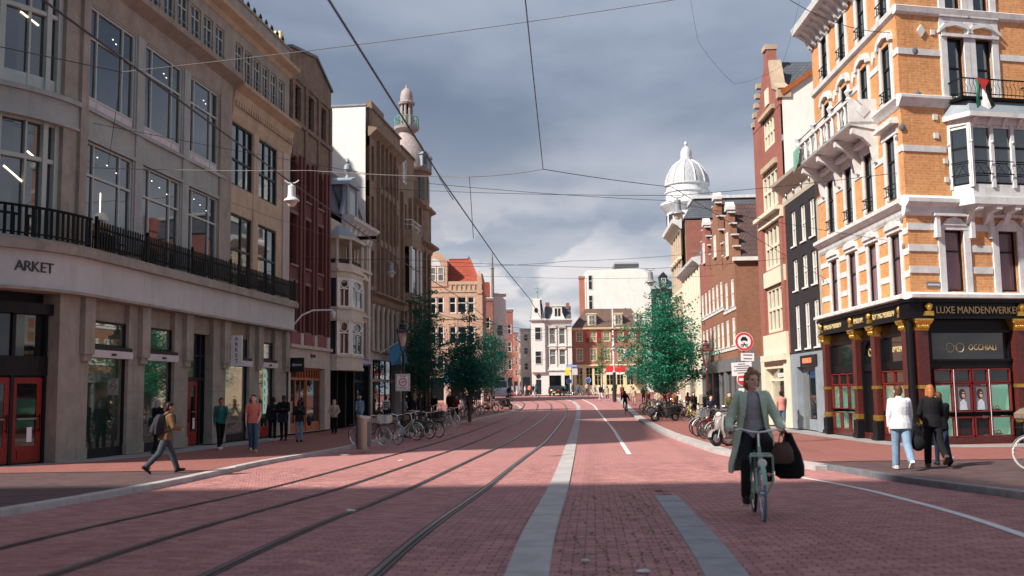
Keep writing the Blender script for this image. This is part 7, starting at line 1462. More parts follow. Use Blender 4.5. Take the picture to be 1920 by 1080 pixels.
# ---------------------------------------------------------------- motor scooters
mat('scooter_silver', (.26, .235, .23), .35, .08, 3); mat('scooter_black', (.014, .014, .016), .25, .1, 3)
def scooter(lbl, x, y, head, col, screen=False, lean=6):
    t = empty('motor_scooter', (x, y, gz(y)+PAV), 0, lbl, 'scooter', 'parked motor scooters'); t.rotation_euler = (R(lean), 0, R(head))
    for x_, nm in ((.66, 'front_wheel'), (-.6, 'rear_wheel')):
        w_ = mk(nm, MB().tube([(.19*math.cos(6.283*k/22), 0, .19*math.sin(6.283*k/22)) for k in range(22)], .062, 9, close=True), 'tyre', t, (x_, 0, .25), smooth=True); mk('rim', MB().lathe([(.15, -.03), (.05, -.04), (.05, .04), (.15, .03)], 12), 'steel', w_, None, (R(90), 0, 0))
    def ring(x_, z0, z1, w_): return [(x_, -w_, z0+.04), (x_, -w_*.7, z0), (x_, w_*.7, z0), (x_, w_, z0+.04), (x_, w_, z1-.05), (x_, w_*.6, z1), (x_, -w_*.6, z1), (x_, -w_, z1-.05)]
    mk('rear_body', MB().rings([ring(-1.0, .62, .74, .06), ring(-.85, .45, .82, .15), ring(-.5, .38, .82, .19), ring(-.2, .3, .76, .18), ring(-.05, .26, .5, .16)]), col, t, smooth=True)
    mk('floorboard', MB().rings([ring(-.1, .22, .33, .16), ring(.35, .22, .33, .17), ring(.42, .25, .45, .16)]), col, t, smooth=True)
    sh = [[(x_-.05*abs(s_)**2*8, s_, z_) for s_ in (-.2, -.12, 0, .12, .2)] for x_, z_ in ((.42, .3), (.50, .5), (.48, .75), (.40, .98))]
    mb = MB(); 
    for a, b in zip(sh[:-1], sh[1:]):
        for i in range(4): mb.quad(a[i], a[i+1], b[i+1], b[i])
        for i in range(4): mb.quad(*[(p[0]-.07, p[1], p[2]) for p in (b[i], b[i+1], a[i+1], a[i])])
    mk('leg_shield', mb, col, t, smooth=True)
    mk('nose', MB().rings([ring(.44, .5, .95, .13), ring(.56, .5, .85, .10), ring(.62, .5, .7, .05)]), col, t, smooth=True)
    mk('front_mudguard', MB().rings([[(.66+.285*math.cos(R(a_)), -.085, .25+.285*math.sin(R(a_))), (.66+.285*math.cos(R(a_)), .085, .25+.285*math.sin(R(a_))), (.66+.31*math.cos(R(a_)), .05, .25+.31*math.sin(R(a_))), (.66+.31*math.cos(R(a_)), -.05, .25+.31*math.sin(R(a_)))] for a_ in range(10, 171, 20)]), col, t, smooth=True)
    mk('fork', MB().tube([(.5, .08, .62), (.66, .085, .25)], .025, 7).tube([(.5, -.08, .62), (.66, -.085, .25)], .025, 7), 'steel', t, smooth=True)
    mk('seat', MB().rings([ring(-.9, .8, .9, .12), ring(-.6, .78, .92, .16), ring(-.25, .74, .86, .15), ring(-.08, .72, .8, .09)]), 'tyre', t, smooth=True)
    mk('handlebar', MB().tube([(.4, 0, .95), (.36, 0, 1.05)], .035, 8).tube([(.28, .34, 1.06), (.37, .15, 1.08), (.37, -.15, 1.08), (.28, -.34, 1.06)], .02, 7), 'tyre', t, smooth=True)
    mk('headlight', MB().ell((.44, 0, 1.0), .07, .13, .085, 12), 'lamp_glass', t, smooth=True)
    for s_ in (-1, 1): mk('mirror', MB().tube([(.32, .25*s_, 1.08), (.3, .33*s_, 1.24)], .008, 5).ell((.3, .34*s_, 1.28), .012, .07, .045, 10), 'tyre', t, smooth=True)
    mk('exhaust', MB().tube([(-.3, -.17, .24), (-.85, -.19, .32)], [.03, .05], 9), 'steel', t, smooth=True); mk('tail_light', MB().box(-1.02, -.96, -.07, .07, .66, .74), 'tail_red', t)
    if screen: mk('windscreen', MB().rings([[(.44, -.24, 1.1), (.46, -.12, 1.1), (.46, .12, 1.1), (.44, .24, 1.1)], [(.34, -.2, 1.62), (.36, -.1, 1.66), (.36, .1, 1.66), (.34, .2, 1.62)]], cap=False), 'lantern_pane', t)
    return t
scooter('silver motor scooter parked at the front of the right bicycle rack', 6.95, 32.1, 212, 'scooter_silver'); scooter('black motor scooter lying low under the round tree', 8.95, 59.2, 190, 'scooter_black'); scooter('black scooter with tall windscreen behind the near rack', 8.4, 42.6, 215, 'scooter_black', True); scooter('small white-fronted scooter at the left kerb bend', -.7, 92.5, -50, 'scooter_black', False); scooter('black scooter beside the black bicycles under the right tree', 9.4, 61.8, 200, 'scooter_black')
# ---------------------------------------------------------------- people
for n_, c_ in (('skin_light', (.72, .45, .34)), ('skin_mid', (.36, .18, .11)), ('skin_dark', (.10, .05, .035)), ('hair_brown', (.09, .045, .022)), ('hair_light', (.30, .165, .085)), ('hair_dark', (.018, .013, .011)), ('hair_blond', (.34, .22, .10)), ('hair_red', (.36, .13, .045)), ('hair_grey', (.30, .29, .28)), ('lips', (.32, .10, .09)), ('eye_dark', (.02, .015, .012)),
    ('cloth_black', (.009, .009, .011)), ('cloth_charcoal', (.022, .023, .028)), ('cloth_navy', (.015, .022, .05)), ('denim', (.07, .12, .20)), ('denim_light', (.20, .30, .42)), ('denim_grey', (.05, .06, .075)), ('cloth_white', (.62, .63, .67)), ('cloth_grey', (.26, .26, .29)), ('cloth_lightgrey', (.42, .42, .44)), ('cloth_salmon', (.62, .20, .15)), ('cloth_teal', (.02, .15, .125)), ('cloth_brownjacket', (.16, .09, .045)), ('cloth_beige', (.46, .37, .27)), ('cloth_mint', (.55, .68, .52)), ('cloth_olive', (.12, .10, .04)), ('cloth_pink', (.52, .23, .20)), ('cloth_maroon', (.17, .03, .03)), ('cloth_lilac', (.24, .20, .30)), ('cloth_red', (.42, .05, .04)), ('cloth_orange', (.52, .20, .06)), ('cloth_green', (.04, .10, .05)), ('leather_brown', (.09, .055, .04)), ('shoe_black', (.015, .015, .016)), ('shoe_white', (.6, .6, .6)), ('shoe_tan', (.42, .25, .17))):
    mat(n_, c_, .55 if 'skin' in n_ or 'lips' in n_ else (.85 if 'cloth' in n_ or 'denim' in n_ else .5), .14, 9, .55 if 'cloth' in n_ or 'denim' in n_ else 0, spec=.2)
JOBS = []
def V3(*a): return Vector(a)
def joints(h, lt=(24, 6), rt=(-18, 22), la=(-16, 4, 18), ra=(20, 4, 18), lean=3, head=0, nod=0):
    k = h/1.75; J = {'k': k}; hips = {}
    for s_, nm, th in ((1, 'L', lt), (-1, 'R', rt)):
        hp = V3(0, .088*k*s_, 0); a, b = R(th[0]), R(th[0]-th[1])
        kn = hp+V3(math.sin(a), 0, -math.cos(a))*.435*k; an = kn+V3(math.sin(b), 0, -math.cos(b))*.425*k
        hips[nm] = (hp, kn, an, b)
    zmin = min(hips[n_][2].z-(.02*k if hips[n_][3] < -.45 else 0) for n_ in 'LR'); P = V3(0, 0, .085*k-zmin)
    for nm in 'LR': J['hip'+nm], J['kn'+nm], J['an'+nm] = [P+q for q in hips[nm][:3]]; J['ft'+nm] = max(-50, min(15, math.degrees(hips[nm][3])*.8)) if hips[nm][3] < -.25 else (12 if hips[nm][3] > .3 else 0)
    U = V3(math.sin(R(lean)), 0, math.cos(R(lean))); J['pel'] = P; J['up'] = U
    for s_, nm, ar in ((1, 'L', la), (-1, 'R', ra)):
        sh = P+U*.485*k+V3(0, .178*k*s_, 0); a, ab, e = R(ar[0]), R(ar[1]), R(ar[0]+ar[2]); inn = R(ar[3]) if len(ar) > 3 else 0
        el = sh+V3(math.sin(a)*math.cos(ab), math.sin(ab)*s_, -math.cos(a)*math.cos(ab))*.29*k
        d = V3(math.sin(e)*math.cos(inn), -math.sin(inn)*s_, -math.cos(e)); wr = el+d.normalized()*.25*k
        J['sh'+nm], J['el'+nm], J['wr'+nm] = sh, el, wr
    J['neck'] = P+U*.555*k; J['head'] = P+U*.56*k+V3(.022*k, 0, .125*k); J['hy'] = head; J['nod'] = nod
    return J
def ellring(c, U, rx, ry, n=14):
    f = V3(U.z, 0, -U.x); return [c+f*rx*math.cos(6.283*i/n)+V3(0, 1, 0)*ry*math.sin(6.283*i/n) for i in range(n)]
def person(lbl, x, y, yaw, h=1.75, J=None, top=('cloth_black', 'long'), legs='denim', shoe='shoe_black', hair=('hair_dark', 'short'), skin='skin_light', fem=False, detail=1, z=None, coat=None, cap=None, group=None, loose=0.0, parent_mat=None, skirt=None, **pose):
    J = J or joints(h, **pose); k = J['k']; W_ = .93 if fem else 1.0; P, U = J['pel'], J['up']
    t = empty('person', (x, y, (gz(y)+PAV) if z is None else z), R(yaw), lbl, 'person', group)
    vb, vc = {2: (.0065, .010), 1: (.013, .015), 0: (.02, .022)}[detail]
    def job(name, mb, m, v): o = mk(name, mb, m, t); JOBS.append((o, v)); return o
    # --- body
    b = MB()
    b.rings([ellring(P+U*q*k, U, rx*k*W_, ry*k*W_) for q, rx, ry in ((-.08, .06, .09), (0, .095, .14), (.18, .085, .122), (.38, .105, .148), (.47, .085, .155), (.53, .055, .08), (.56, .048, .05))])
    b.cap(J['neck']-U*.03*k, J['head']-V3(.0, 0, .05*k), .052*k*W_, .05*k*W_)
    HR = Matrix.Rotation(R(J['hy']), 3, 'Z') @ Matrix.Rotation(R(J['nod']), 3, 'Y'); H = J['head']
    hp = lambda a, b_, c: H+HR @ (V3(a, b_, c)*k)
    b.ell(H, .094*k, .076*k, .115*k, 14, rot=HR); b.ell(hp(.028, 0, -.055), .062*k, .056*k, .062*k, 12, rot=HR); b.ell(hp(.062, 0, -.092), .03*k, .03*k, .024*k, 8, rot=HR)
    b.cap(hp(.088, 0, .018), hp(.108, 0, -.022), .011*k, .016*k, 8)
    for s_ in (-1, 1): b.ell(hp(-.005, .079*s_, -.005), .022*k, .012*k, .034*k, 8, rot=HR); b.ell(hp(.074, .036*s_, .03), .02*k, .03*k, .010*k, 8, rot=HR)
    for nm, s_ in (('L', 1), ('R', -1)):
        b.cap(J['sh'+nm], J['el'+nm], .046*k*W_, .040*k*W_); b.cap(J['el'+nm], J['wr'+nm], .038*k*W_, .026*k)
        d = (J['wr'+nm]-J['el'+nm]).normalized(); side = d.cross(V3(0, 1, 0)); side = side.normalized() if side.length > .1 else V3(1, 0, 0); pn = side.cross(d)*-s_
        g_ = J.get('grip')
        w_ = J['wr'+nm]; pc = w_+d*.055*k
        b.cap(w_, w_+d*.05*k+side*.014*k, .024*k, .02*k, 8); b.cap(w_, w_+d*.075*k, .024*k, .018*k, 8); b.cap(w_, w_+d*.05*k-side*.016*k, .024*k, .02*k, 8)
        for q in range(4):
            o_ = (q-1.5)*.0195*k; st = w_+d*.078*k+side*o_; L_ = (.062, .074, .07, .055)[q]*k; cu = 1.1 if g_ else .35
            m_ = st+(d+pn*cu*.5).normalized()*L_*.55; b.cap(st, m_, .0095*k, .009*k, 6); b.cap(m_, m_+(d+pn*cu*1.9).normalized()*L_*.5, .009*k, .0078*k, 6)
        th = w_+d*.03*k+side*.026*k; m_ = th+(d*.7+side*.8+pn*.3).normalized()*.035*k; b.cap(th, m_, .0115*k, .010*k, 6); b.cap(m_, m_+(d+side*.2+pn*.5).normalized()*.03*k, .010*k, .0088*k, 6)
        b.cap(J['hip'+nm], J['kn'+nm], .068*k, .048*k); b.cap(J['kn'+nm], J['an'+nm], .046*k, .032*k); b.cap(J['an'+nm], J['an'+nm]+V3(.09*k, 0, -.045*k), .032*k, .026*k)
    bo = job('body', b, skin, vb)
    # --- trousers / skirt
    lm, short = (legs, False) if isinstance(legs, str) else legs
    tr = MB(); tr.rings([ellring(P+U*q*k, U, rx*k*W_, ry*k*(1.03 if fem else 1)) for q, rx, ry in ((-.1, .08, .13), (0, .118, .168), (.1, .108, .155), (.16, .10, .146))])
    for nm in 'LR':
        e_ = loose*.02; tr.cap(J['hip'+nm], J['kn'+nm], (.092+e_)*k, (.066+e_)*k)
        an = J['kn'+nm].lerp(J['an'+nm], .25 if short else .96); tr.cap(J['kn'+nm], an, (.066+e_)*k, (.052+e_*1.3)*k)
    job('trousers' if not short else 'shorts', tr, lm, vc)
    if skirt: job('skirt', MB().rings([ellring(P+U*q*k, U, rx*k, ry*k) for q, rx, ry in ((-.45, .2, .22), (-.2, .16, .2), (.02, .125, .175), (.14, .105, .15))]), skirt, vc)
    # --- upper garment
    tm, sl = top; e_ = .012 if sl == 'jacket' else 0
    tp = MB(); lowz = -.10 if sl == 'jacket' else -.06
    if coat: lowz = -coat
    rr = [(lowz, .128+(.04 if coat else 0), .176+(.05 if coat else 0))]+([(-.1, .135, .19)] if coat else [])+[(.02, .124, .172), (.18, .112, .155), (.36, .132, .178), (.45, .118, .182), (.505, .085, .15), (.54, .06, .085)]
    tp.rings([ellring(P+U*q*k, U, (rx+e_+(loose*.035 if q < .1 else loose*.015))*k*W_, (ry+e_+(loose*.035 if q < .1 else loose*.015))*k*W_) for q, rx, ry in rr])
    for nm in 'LR':
        tp.cap(J['sh'+nm]-V3(0, .012*(1 if nm == 'L' else -1), .012)*k, J['sh'+nm].lerp(J['el'+nm], .62 if sl == 'short' else 1), (.066+e_)*k*W_, (.060 if sl == 'short' else .052+e_)*k)
        if sl != 'short': tp.cap(J['el'+nm], J['el'+nm].lerp(J['wr'+nm], .93), (.052+e_)*k, (.038+e_)*k)
    if sl == 'jacket': tp.rings([ellring(P+U*q*k, U, rx*k, ry*k, 12) for q, rx, ry in ((.52, .075, .085), (.575, .068, .072))])
    job('jacket' if sl == 'jacket' else ('coat' if coat else 'shirt'), tp, tm, vc)
    # --- hair
    hm, hs_ = hair; hb = MB()
    if hs_ != 'bald' and hs_ != 'none':
        hb.ell(hp(-.018, 0, .032), .094*k, .084*k, .100*k, 14, rot=HR); hb.ell(hp(-.045, 0, -.02), .062*k, .078*k, .085*k, 12, rot=HR); hb.ell(hp(.045, 0, .092), .045*k, .06*k, .028*k, 10, rot=HR)
        if hs_ == 'long': hb.cap(hp(-.06, 0, -.02), hp(-.085, 0, -.2), .075*k, .055*k); [hb.cap(hp(-.03, .07*s_, 0), hp(-.04, .085*s_, -.17), .03*k, .03*k) for s_ in (-1, 1)]
        if hs_ == 'bob': hb.cap(hp(-.045, 0, -.02), hp(-.06, 0, -.11), .08*k, .07*k); [hb.cap(hp(-.01, .074*s_, .02), hp(-.015, .08*s_, -.1), .028*k, .03*k) for s_ in (-1, 1)]
        if hs_ == 'bun': hb.ell(hp(-.12, 0, .02), .045*k, .045*k, .045*k, 10)
        if hs_ == 'afro': hb.ell(hp(-.02, 0, .04), .13*k, .125*k, .13*k, 12)
        job('hair', hb, hm, vc*.9)
    if cap: mk('cap', MB().ell(hp(-.01, 0, .065), .105*k, .092*k, .075*k, 14, rot=HR).rings([[hp(.06, -.07, .055), hp(.06, .07, .055), hp(.06, .07, .068), hp(.06, -.07, .068)], [hp(.16, -.05, .04), hp(.16, .05, .04), hp(.16, .05, .05), hp(.16, -.05, .05)]]), cap, t, smooth=True)
    # --- face
    if detail >= 1:
        for s_ in (-1, 1): mk('eye', MB().ell(hp(.083, .033*s_, .008), .008*k, .011*k, .0055*k, 8, rot=HR), 'eye_dark', bo, smooth=True); mk('eyebrow', MB().ell(hp(.091, .034*s_, .03), .004*k, .016*k, .0028*k, 8, rot=HR), hm, bo, smooth=True)
        mk('mouth', MB().ell(hp(.088, 0, -.058), .008*k, .022*k, .006*k, 8, rot=HR), 'lips', bo, smooth=True)
    # --- shoes
    for nm in 'LR':
        sh_ = MB(); A_ = J['an'+nm]; pit = R(J.get('ft'+nm, 0)); rot = Matrix.Rotation(-pit, 3, 'Y'); rot = Matrix.Rotation(-pit, 3, 'Y') if pit > 0 else Matrix.Rotation(-pit, 3, 'Y')
        secs = [(-.075, .03, .022, -.045), (-.06, .045, .04, -.042), (.0, .048, .055, -.03), (.07, .052, .042, -.045), (.13, .055, .03, -.055), (.175, .042, .022, -.06), (.195, .02, .014, -.064)]
        sh_.rings([[A_+rot @ (V3(x_, w_*math.cos(6.283*i/10), zc_+hh*math.sin(6.283*i/10) if math.sin(6.283*i/10) > -.5 else -.083)*k) for i in range(10)] for x_, w_, hh, zc_ in secs])
        mk('shoe', sh_, shoe, t, smooth=True)
    return t
def bag(name, lbl, mb, m, x, y, z, yaw, cat='bag', smooth=True): return tag(mk(name, mb, m, None, (x, y, z), (0, 0, R(yaw)), smooth), lbl, cat)
def pbag(p, name, lbl, mb, m, cat='bag', smooth=True):
    o = mk(name, mb, m, None, smooth=smooth); o.matrix_world = p.matrix_basis.copy(); return tag(o, lbl, cat)
def backpack_mesh(J, k=1.0):
    P, U = J['pel'], J['up']; mb = MB(); c = lambda q, x_: P+U*q+V3(x_, 0, 0)
    mb.rings([[c(q, x_)+V3(a_*dx, b_*wy, 0) for a_, b_ in ((-1, -.7), (-.7, -1), (.7, -1), (1, -.8), (1, .8), (.7, 1), (-.7, 1), (-1, .7))] for q, x_, dx, wy in ((.03, -.2, .06, .10), (.06, -.21, .09, .145), (.25, -.215, .10, .155), (.42, -.2, .085, .145), (.5, -.18, .05, .10))])
    mb.rings([[c(q, x_)+V3(a_*dx, b_*wy, 0) for a_, b_ in ((-1, -.8), (1, -1), (1, 1), (-1, .8))] for q, x_, dx, wy in ((.07, -.3, .02, .10), (.1, -.315, .03, .115), (.24, -.315, .03, .115), (.28, -.3, .02, .1))])
    for s_ in (-1, 1): mb.tube([c(.46, -.14)+V3(0, .09*s_, 0), c(.54, -.02)+V3(0, .1*s_, 0), c(.47, .12)+V3(0, .115*s_, 0), c(.3, .14)+V3(0, .14*s_, 0), c(.14, .02)+V3(0, .19*s_, 0), c(.08, -.15)+V3(0, .13*s_, 0)], .02, 6)
    return mb

# ---- near people
p = person('man in brown jacket walking away with a backpack, nearest on the left pavement', -8.05, 23.2, 38, 1.68, None, ('cloth_brownjacket', 'jacket'), 'denim_grey', 'shoe_black', ('hair_dark', 'short'), 'skin_mid', detail=2, lt=(26, 6), rt=(-22, 24), la=(-8, 8, 20), ra=(10, 14, 70, 30), lean=7, nod=12, loose=.6)
pbag(p, 'backpack', 'black backpack on the man in the brown jacket', backpack_mesh(joints(1.68, lt=(26, 6), rt=(-22, 24), lean=7)), 'cloth_charcoal')
p = person('man in salmon t-shirt and blue jeans walking in the sun towards the camera', -8.43, 32.5, -78, 1.86, None, ('cloth_salmon', 'short'), 'denim', 'shoe_tan', ('hair_brown', 'short'), 'skin_light', detail=2, lt=(14, 4), rt=(-10, 18), la=(10, 6, 40, 10), ra=(-8, 7, 14), lean=2, head=-12)
pJ = dict(lt=(-12, 20), rt=(16, 5), la=(14, 6, 50, 15), ra=(-6, 5, 12), lean=2)
p = person('bearded man in teal sweater and black trousers by the shop pillar', -10.08, 34.5, -60, 1.78, None, ('cloth_teal', 'long'), 'cloth_black', 'shoe_white', ('hair_dark', 'short'), 'skin_mid', detail=1, head=-15, **pJ)
pbag(p, 'backpack', 'dark backpack worn by the man in the teal sweater', backpack_mesh(joints(1.78, **pJ)), 'cloth_maroon')
person('person all in black holding a phone to the ear by the store window', -11.35, 31.9, 60, 1.72, None, ('cloth_black', 'jacket'), 'cloth_black', 'shoe_black', ('hair_grey', 'bob'), 'skin_light', detail=1, lt=(6, 2), rt=(-8, 8), la=(40, 10, 95, 30), ra=(20, 6, 60, 20))
person('person in black hidden behind the man in the salmon t-shirt', -8.95, 34.3, -95, 1.76, None, ('cloth_black', 'jacket'), 'cloth_navy', 'shoe_black', ('hair_dark', 'short'), 'skin_dark', detail=1, lt=(8, 4), rt=(-8, 12))
p = person('person in dark jacket with red shopping bag looking at a phone', -9.9, 41.2, -75, 1.74, None, ('cloth_charcoal', 'jacket'), 'cloth_black', 'shoe_white', ('hair_dark', 'afro'), 'skin_dark', detail=1, lt=(4, 2), rt=(-4, 4), la=(22, 6, 90, 30), ra=(4, 8, 14), nod=15)
bag('shopping_bag', 'red paper shopping bag hanging beside the person in dark jacket', MB().box(-.14, .14, -.05, .05, 0, .42).tube([(-.07, 0, .42), (-.05, 0, .55), (.05, 0, .55), (.07, 0, .42)], .008, 4), 'cloth_red', -10.2, 41.05, gz(41)+PAV+.18, 10, smooth=False)
p = person('man in black suit jacket and white shirt holding a dark tote bag', -9.42, 41.1, -85, 1.84, None, ('cloth_black', 'jacket'), 'cloth_black', 'shoe_black', ('hair_dark', 'short'), 'skin_dark', detail=1, lt=(3, 2), rt=(-5, 6), la=(26, 4, 70, 35), ra=(26, 4, 70, 35))
mk('shirt_front', MB().ell((.125, 0, 1.36), .02, .035, .1, 8), 'cloth_white', p, smooth=True)
bag('tote_bag', 'navy striped tote bag held in front by the man in the black jacket', MB().box(-.18, .18, -.04, .04, 0, .36).tube([(-.1, 0, .36), (-.06, 0, .52), (.06, 0, .52), (.1, 0, .36)], .01, 4), 'cloth_navy', -9.42, 40.78, gz(41)+PAV+.74, 4, smooth=False)
person('person in grey top and pale jeans standing with a phone', -8.44, 39.5, -80, 1.66, None, ('cloth_charcoal', 'jacket'), 'denim_light', 'shoe_black', ('hair_dark', 'bun'), 'skin_dark', detail=1, lt=(5, 2), rt=(-6, 6), la=(25, 4, 100, 30), ra=(25, 4, 100, 30), nod=18)
bag('shoulder_bag', 'dark bag hanging at the hip of the person in pale jeans', MB().ell((0, 0, .2), .09, .16, .2, 12), 'cloth_navy', -8.05, 39.5, gz(39.5)+PAV+.62, 0)
person('woman in beige jacket and cap with hands in pockets', -8.57, 47.9, -88, 1.60, None, ('cloth_beige', 'jacket'), 'cloth_black', 'shoe_black', ('hair_grey', 'bob'), 'skin_light', True, 1, cap='cloth_beige', coat=None, lt=(4, 3), rt=(-3, 4), la=(8, 16, 38, 30), ra=(8, 16, 38, 30), loose=.4)
person('person in denim jacket and white cap coming out of the shop', -8.6, 56.0, -80, 1.76, None, ('denim_light', 'jacket'), 'denim_light', 'shoe_white', ('hair_dark', 'short'), 'skin_mid', False, 1, cap='cloth_white', lt=(14, 4), rt=(-10, 14))
p = person('person in black and white checked shirt seen from behind', -7.7, 60.5, 95, 1.72, None, ('cloth_white', 'long'), 'cloth_black', 'shoe_black', ('hair_dark', 'bun'), 'skin_mid', True, 1, lt=(6, 3), rt=(-8, 10))
for q in range(3): mk('check_band', MB().rings([ellring(V3(0, 0, z_), V3(0, 0, 1), .133, .183, 14) for z_ in (1.02+.13*q, 1.08+.13*q)]), 'cloth_black', p)
# right pavement
pJ = dict(lt=(-6, 10), rt=(14, 4), la=(-4, 6, 10), ra=(6, 5, 14), lean=1)
p = person('person in loose white shirt jacket and light blue jeans walking away on the right', 8.06, 20.95, 82, 1.76, None, ('cloth_white', 'jacket'), 'denim_light', 'shoe_white', ('hair_brown', 'short'), 'skin_light', False, 2, loose=1.0, coat=None, lt=(16, 6), rt=(-14, 30), la=(-4, 8, 14), ra=(8, 6, 12), head=-10)
bag('hand_bag', 'round black handbag carried by the person in the white shirt jacket', MB().ell((0, 0, .17), .10, .15, .16, 14).tube([(0, -.09, .3), (0, -.06, .42), (0, .06, .42), (0, .09, .3)], .014, 6), 'cloth_black', 8.38, 20.9, gz(20.9)+PAV+.36, 80)
person('woman with orange hair in black coat walking away beside the white shirt', 8.95, 21.5, 84, 1.76, None, ('cloth_black', 'jacket'), 'cloth_black', 'leather_brown', ('hair_red', 'bob'), 'skin_light', True, 2, loose=.9, lt=(12, 4), rt=(-20, 32), la=(8, 10, 40, 30), ra=(8, 10, 40, 30))
person('person in black quilted jacket half hidden behind the orange-haired woman', 9.42, 22.2, 86, 1.6, None, ('cloth_black', 'jacket'), 'cloth_navy', 'shoe_black', ('hair_brown', 'short'), 'skin_light', False, 1, lt=(8, 4), rt=(-10, 20))
person('man in pink shirt and shorts seen from behind at the shop door', 11.7, 43.8, 80, 1.74, None, ('cloth_pink', 'short'), ('denim', True), 'shoe_white', ('hair_dark', 'short'), 'skin_mid', False, 1, lt=(8, 3), rt=(-8, 10))
person('man in olive jacket standing behind the right bicycle rack', 9.7, 45.2, -70, 1.72, None, ('cloth_olive', 'jacket'), 'denim', 'shoe_black', ('hair_brown', 'short'), 'skin_light', False, 1, lt=(5, 2), rt=(-5, 5), la=(15, 6, 60, 25), ra=(12, 6, 50, 20))
person('boy in dark shirt standing beside the brown lantern post', 9.0, 45.8, -75, 1.58, None, ('cloth_navy', 'short'), 'cloth_charcoal', 'shoe_black', ('hair_brown', 'short'), 'skin_light', False, 1, lt=(3, 2), rt=(-4, 4), la=(20, 4, 70, 20), ra=(8, 5, 20))
pJ = dict(lt=(12, 4), rt=(-12, 16), lean=3)
p = person('man in navy jacket with blue backpack walking right behind the rack', 10.35, 46.0, 15, 1.78, None, ('cloth_navy', 'jacket'), 'cloth_black', 'shoe_black', ('hair_dark', 'short'), 'skin_light', False, 1, **pJ); pbag(p, 'backpack', 'blue backpack on the man in the navy jacket', backpack_mesh(joints(1.78, **pJ)), 'denim')
person('person in black coat standing close to the brown lantern post', 9.35, 48.3, 100, 1.85, None, ('cloth_black', 'jacket'), 'cloth_black', 'shoe_black', ('hair_dark', 'short'), 'skin_mid', False, 0, coat=.35)

# ---- distant people: a few figures, repeated with their own clothes
PROTO = []
PROTO.append(person('man in dark jacket and white shirt walking under the left trees', -6.35, 68, -85, 1.78, None, ('cloth_navy', 'jacket'), ('cloth_navy', True), 'shoe_black', ('hair_dark', 'short'), 'skin_mid', False, 0, lt=(12, 4), rt=(-10, 14), group='distant walkers'))
mk('shirt_front', MB().ell((.12, 0, 1.2), .03, .05, .22, 8), 'cloth_white', PROTO[0], smooth=True)
PROTO.append(person('person in black standing under the slender tree', -5.3, 67, -95, 1.72, None, ('cloth_black', 'jacket'), 'cloth_black', 'shoe_black', ('hair_dark', 'bob'), 'skin_light', True, 0, lt=(4, 2), rt=(-5, 6), la=(15, 5, 60, 20), ra=(4, 5, 15), group='distant walkers'))
PROTO.append(person('person in dark clothes striding beyond the left trees', -4.6, 76, 88, 1.8, None, ('cloth_charcoal', 'jacket'), 'cloth_black', 'shoe_white', ('hair_brown', 'short'), 'skin_light', False, 0, lt=(22, 5), rt=(-18, 24), group='distant walkers'))
PROTO.append(person('woman in long pale coat and patterned skirt walking away near the far cafe', 11.0, 117.5, 92, 1.72, None, ('cloth_beige', 'jacket'), 'cloth_charcoal', 'shoe_white', ('hair_dark', 'long'), 'skin_light', True, 0, coat=.3, lt=(14, 4), rt=(-12, 16), group='distant walkers'))
def bake():
    dg = bpy.context.evaluated_depsgraph_get()
    for o, v in JOBS:
        r = o.modifiers.new('r', 'REMESH'); r.mode = 'VOXEL'; r.voxel_size = v; r.use_smooth_shade = True; s_ = o.modifiers.new('s', 'SMOOTH'); s_.factor = .5; s_.iterations = 3 if v > .008 else 2
    dg.update()
    for o, v in JOBS:
        me = bpy.data.meshes.new_from_object(o.evaluated_get(dg)); old = o.data; ms = [m for m in old.materials]; o.modifiers.clear(); o.data = me; me.name = o.name
        me.materials.clear(); [me.materials.append(m) for m in ms]; me.polygons.foreach_set('use_smooth', [True]*len(me.polygons)); bpy.data.meshes.remove(old)
    JOBS.clear()
def clone(pr, lbl, x, y, yaw, h=1.0, top=None, legs=None, hair=None, skin=None, z=None, group='distant walkers'):
    t = copy_tree(PROTO[pr]); t.location = (x, y, gz(y)+PAV if z is None else z); t.rotation_euler = (0, 0, R(yaw)); t.scale = (h, h, h); tag(t, lbl, 'person', group)
    for c in t.children:
        n_ = c.name.split('.')[0]
        if top and n_ in ('jacket', 'coat', 'shirt'): recolor(c, top)
        if legs and n_ in ('trousers', 'shorts'): recolor(c, legs)
        if hair and n_ == 'hair': recolor(c, hair)
        if skin and n_ == 'body': recolor(c, skin)
    return t
# ---------------------------------------------------------------- the cyclist
CX, CY = 3.05, 12.72; HEADG = math.degrees(math.atan2(-1.23, -.17)); CZ = gz(CY)
cb = bike('mint green city bicycle ridden by the woman in the green coat', CX, CY, HEADG, 'bike_mint', 0, None, None, CZ, saddle='tyre', group='ridden bicycles')
for c in cb.children:
    n_ = c.name.split('.')[0]
    if n_ == 'front_wheel': recolor(c.children[0], 'tyre_blue')
    if n_ == 'kickstand': c.rotation_euler = (0, R(80), 0); c.location = (-.25, 0, .15)
    if n_ == 'crank': pass
mk('front_rack', MB().tube([(.46, .0, .80), (.50, .11, .80), (.62, .13, .78), (.64, .13, .5), (.58, .06, .34)], .014, 6).tube([(.46, .0, .80), (.50, -.11, .80), (.62, -.13, .78), (.64, -.13, .5), (.58, -.06, .34)], .014, 6).tube([(.62, .13, .78), (.66, .0, .79), (.62, -.13, .78)], .014, 6), 'bike_mint', cb, smooth=True)
mk('front_lamp', MB().lathe([(.02, -.05), (.05, -.03), (.055, .03), (.04, .045)], 12), 'sign_white', cb, (.66, 0, .70), (0, R(90), 0), smooth=True)
k = 1.0
J = {'k': .98, 'pel': V3(-.27, 0, 1.02), 'up': V3(math.sin(R(7)), 0, math.cos(R(7))), 'grip': True, 'hy': 24, 'nod': 4}
U = J['up']; P = J['pel']
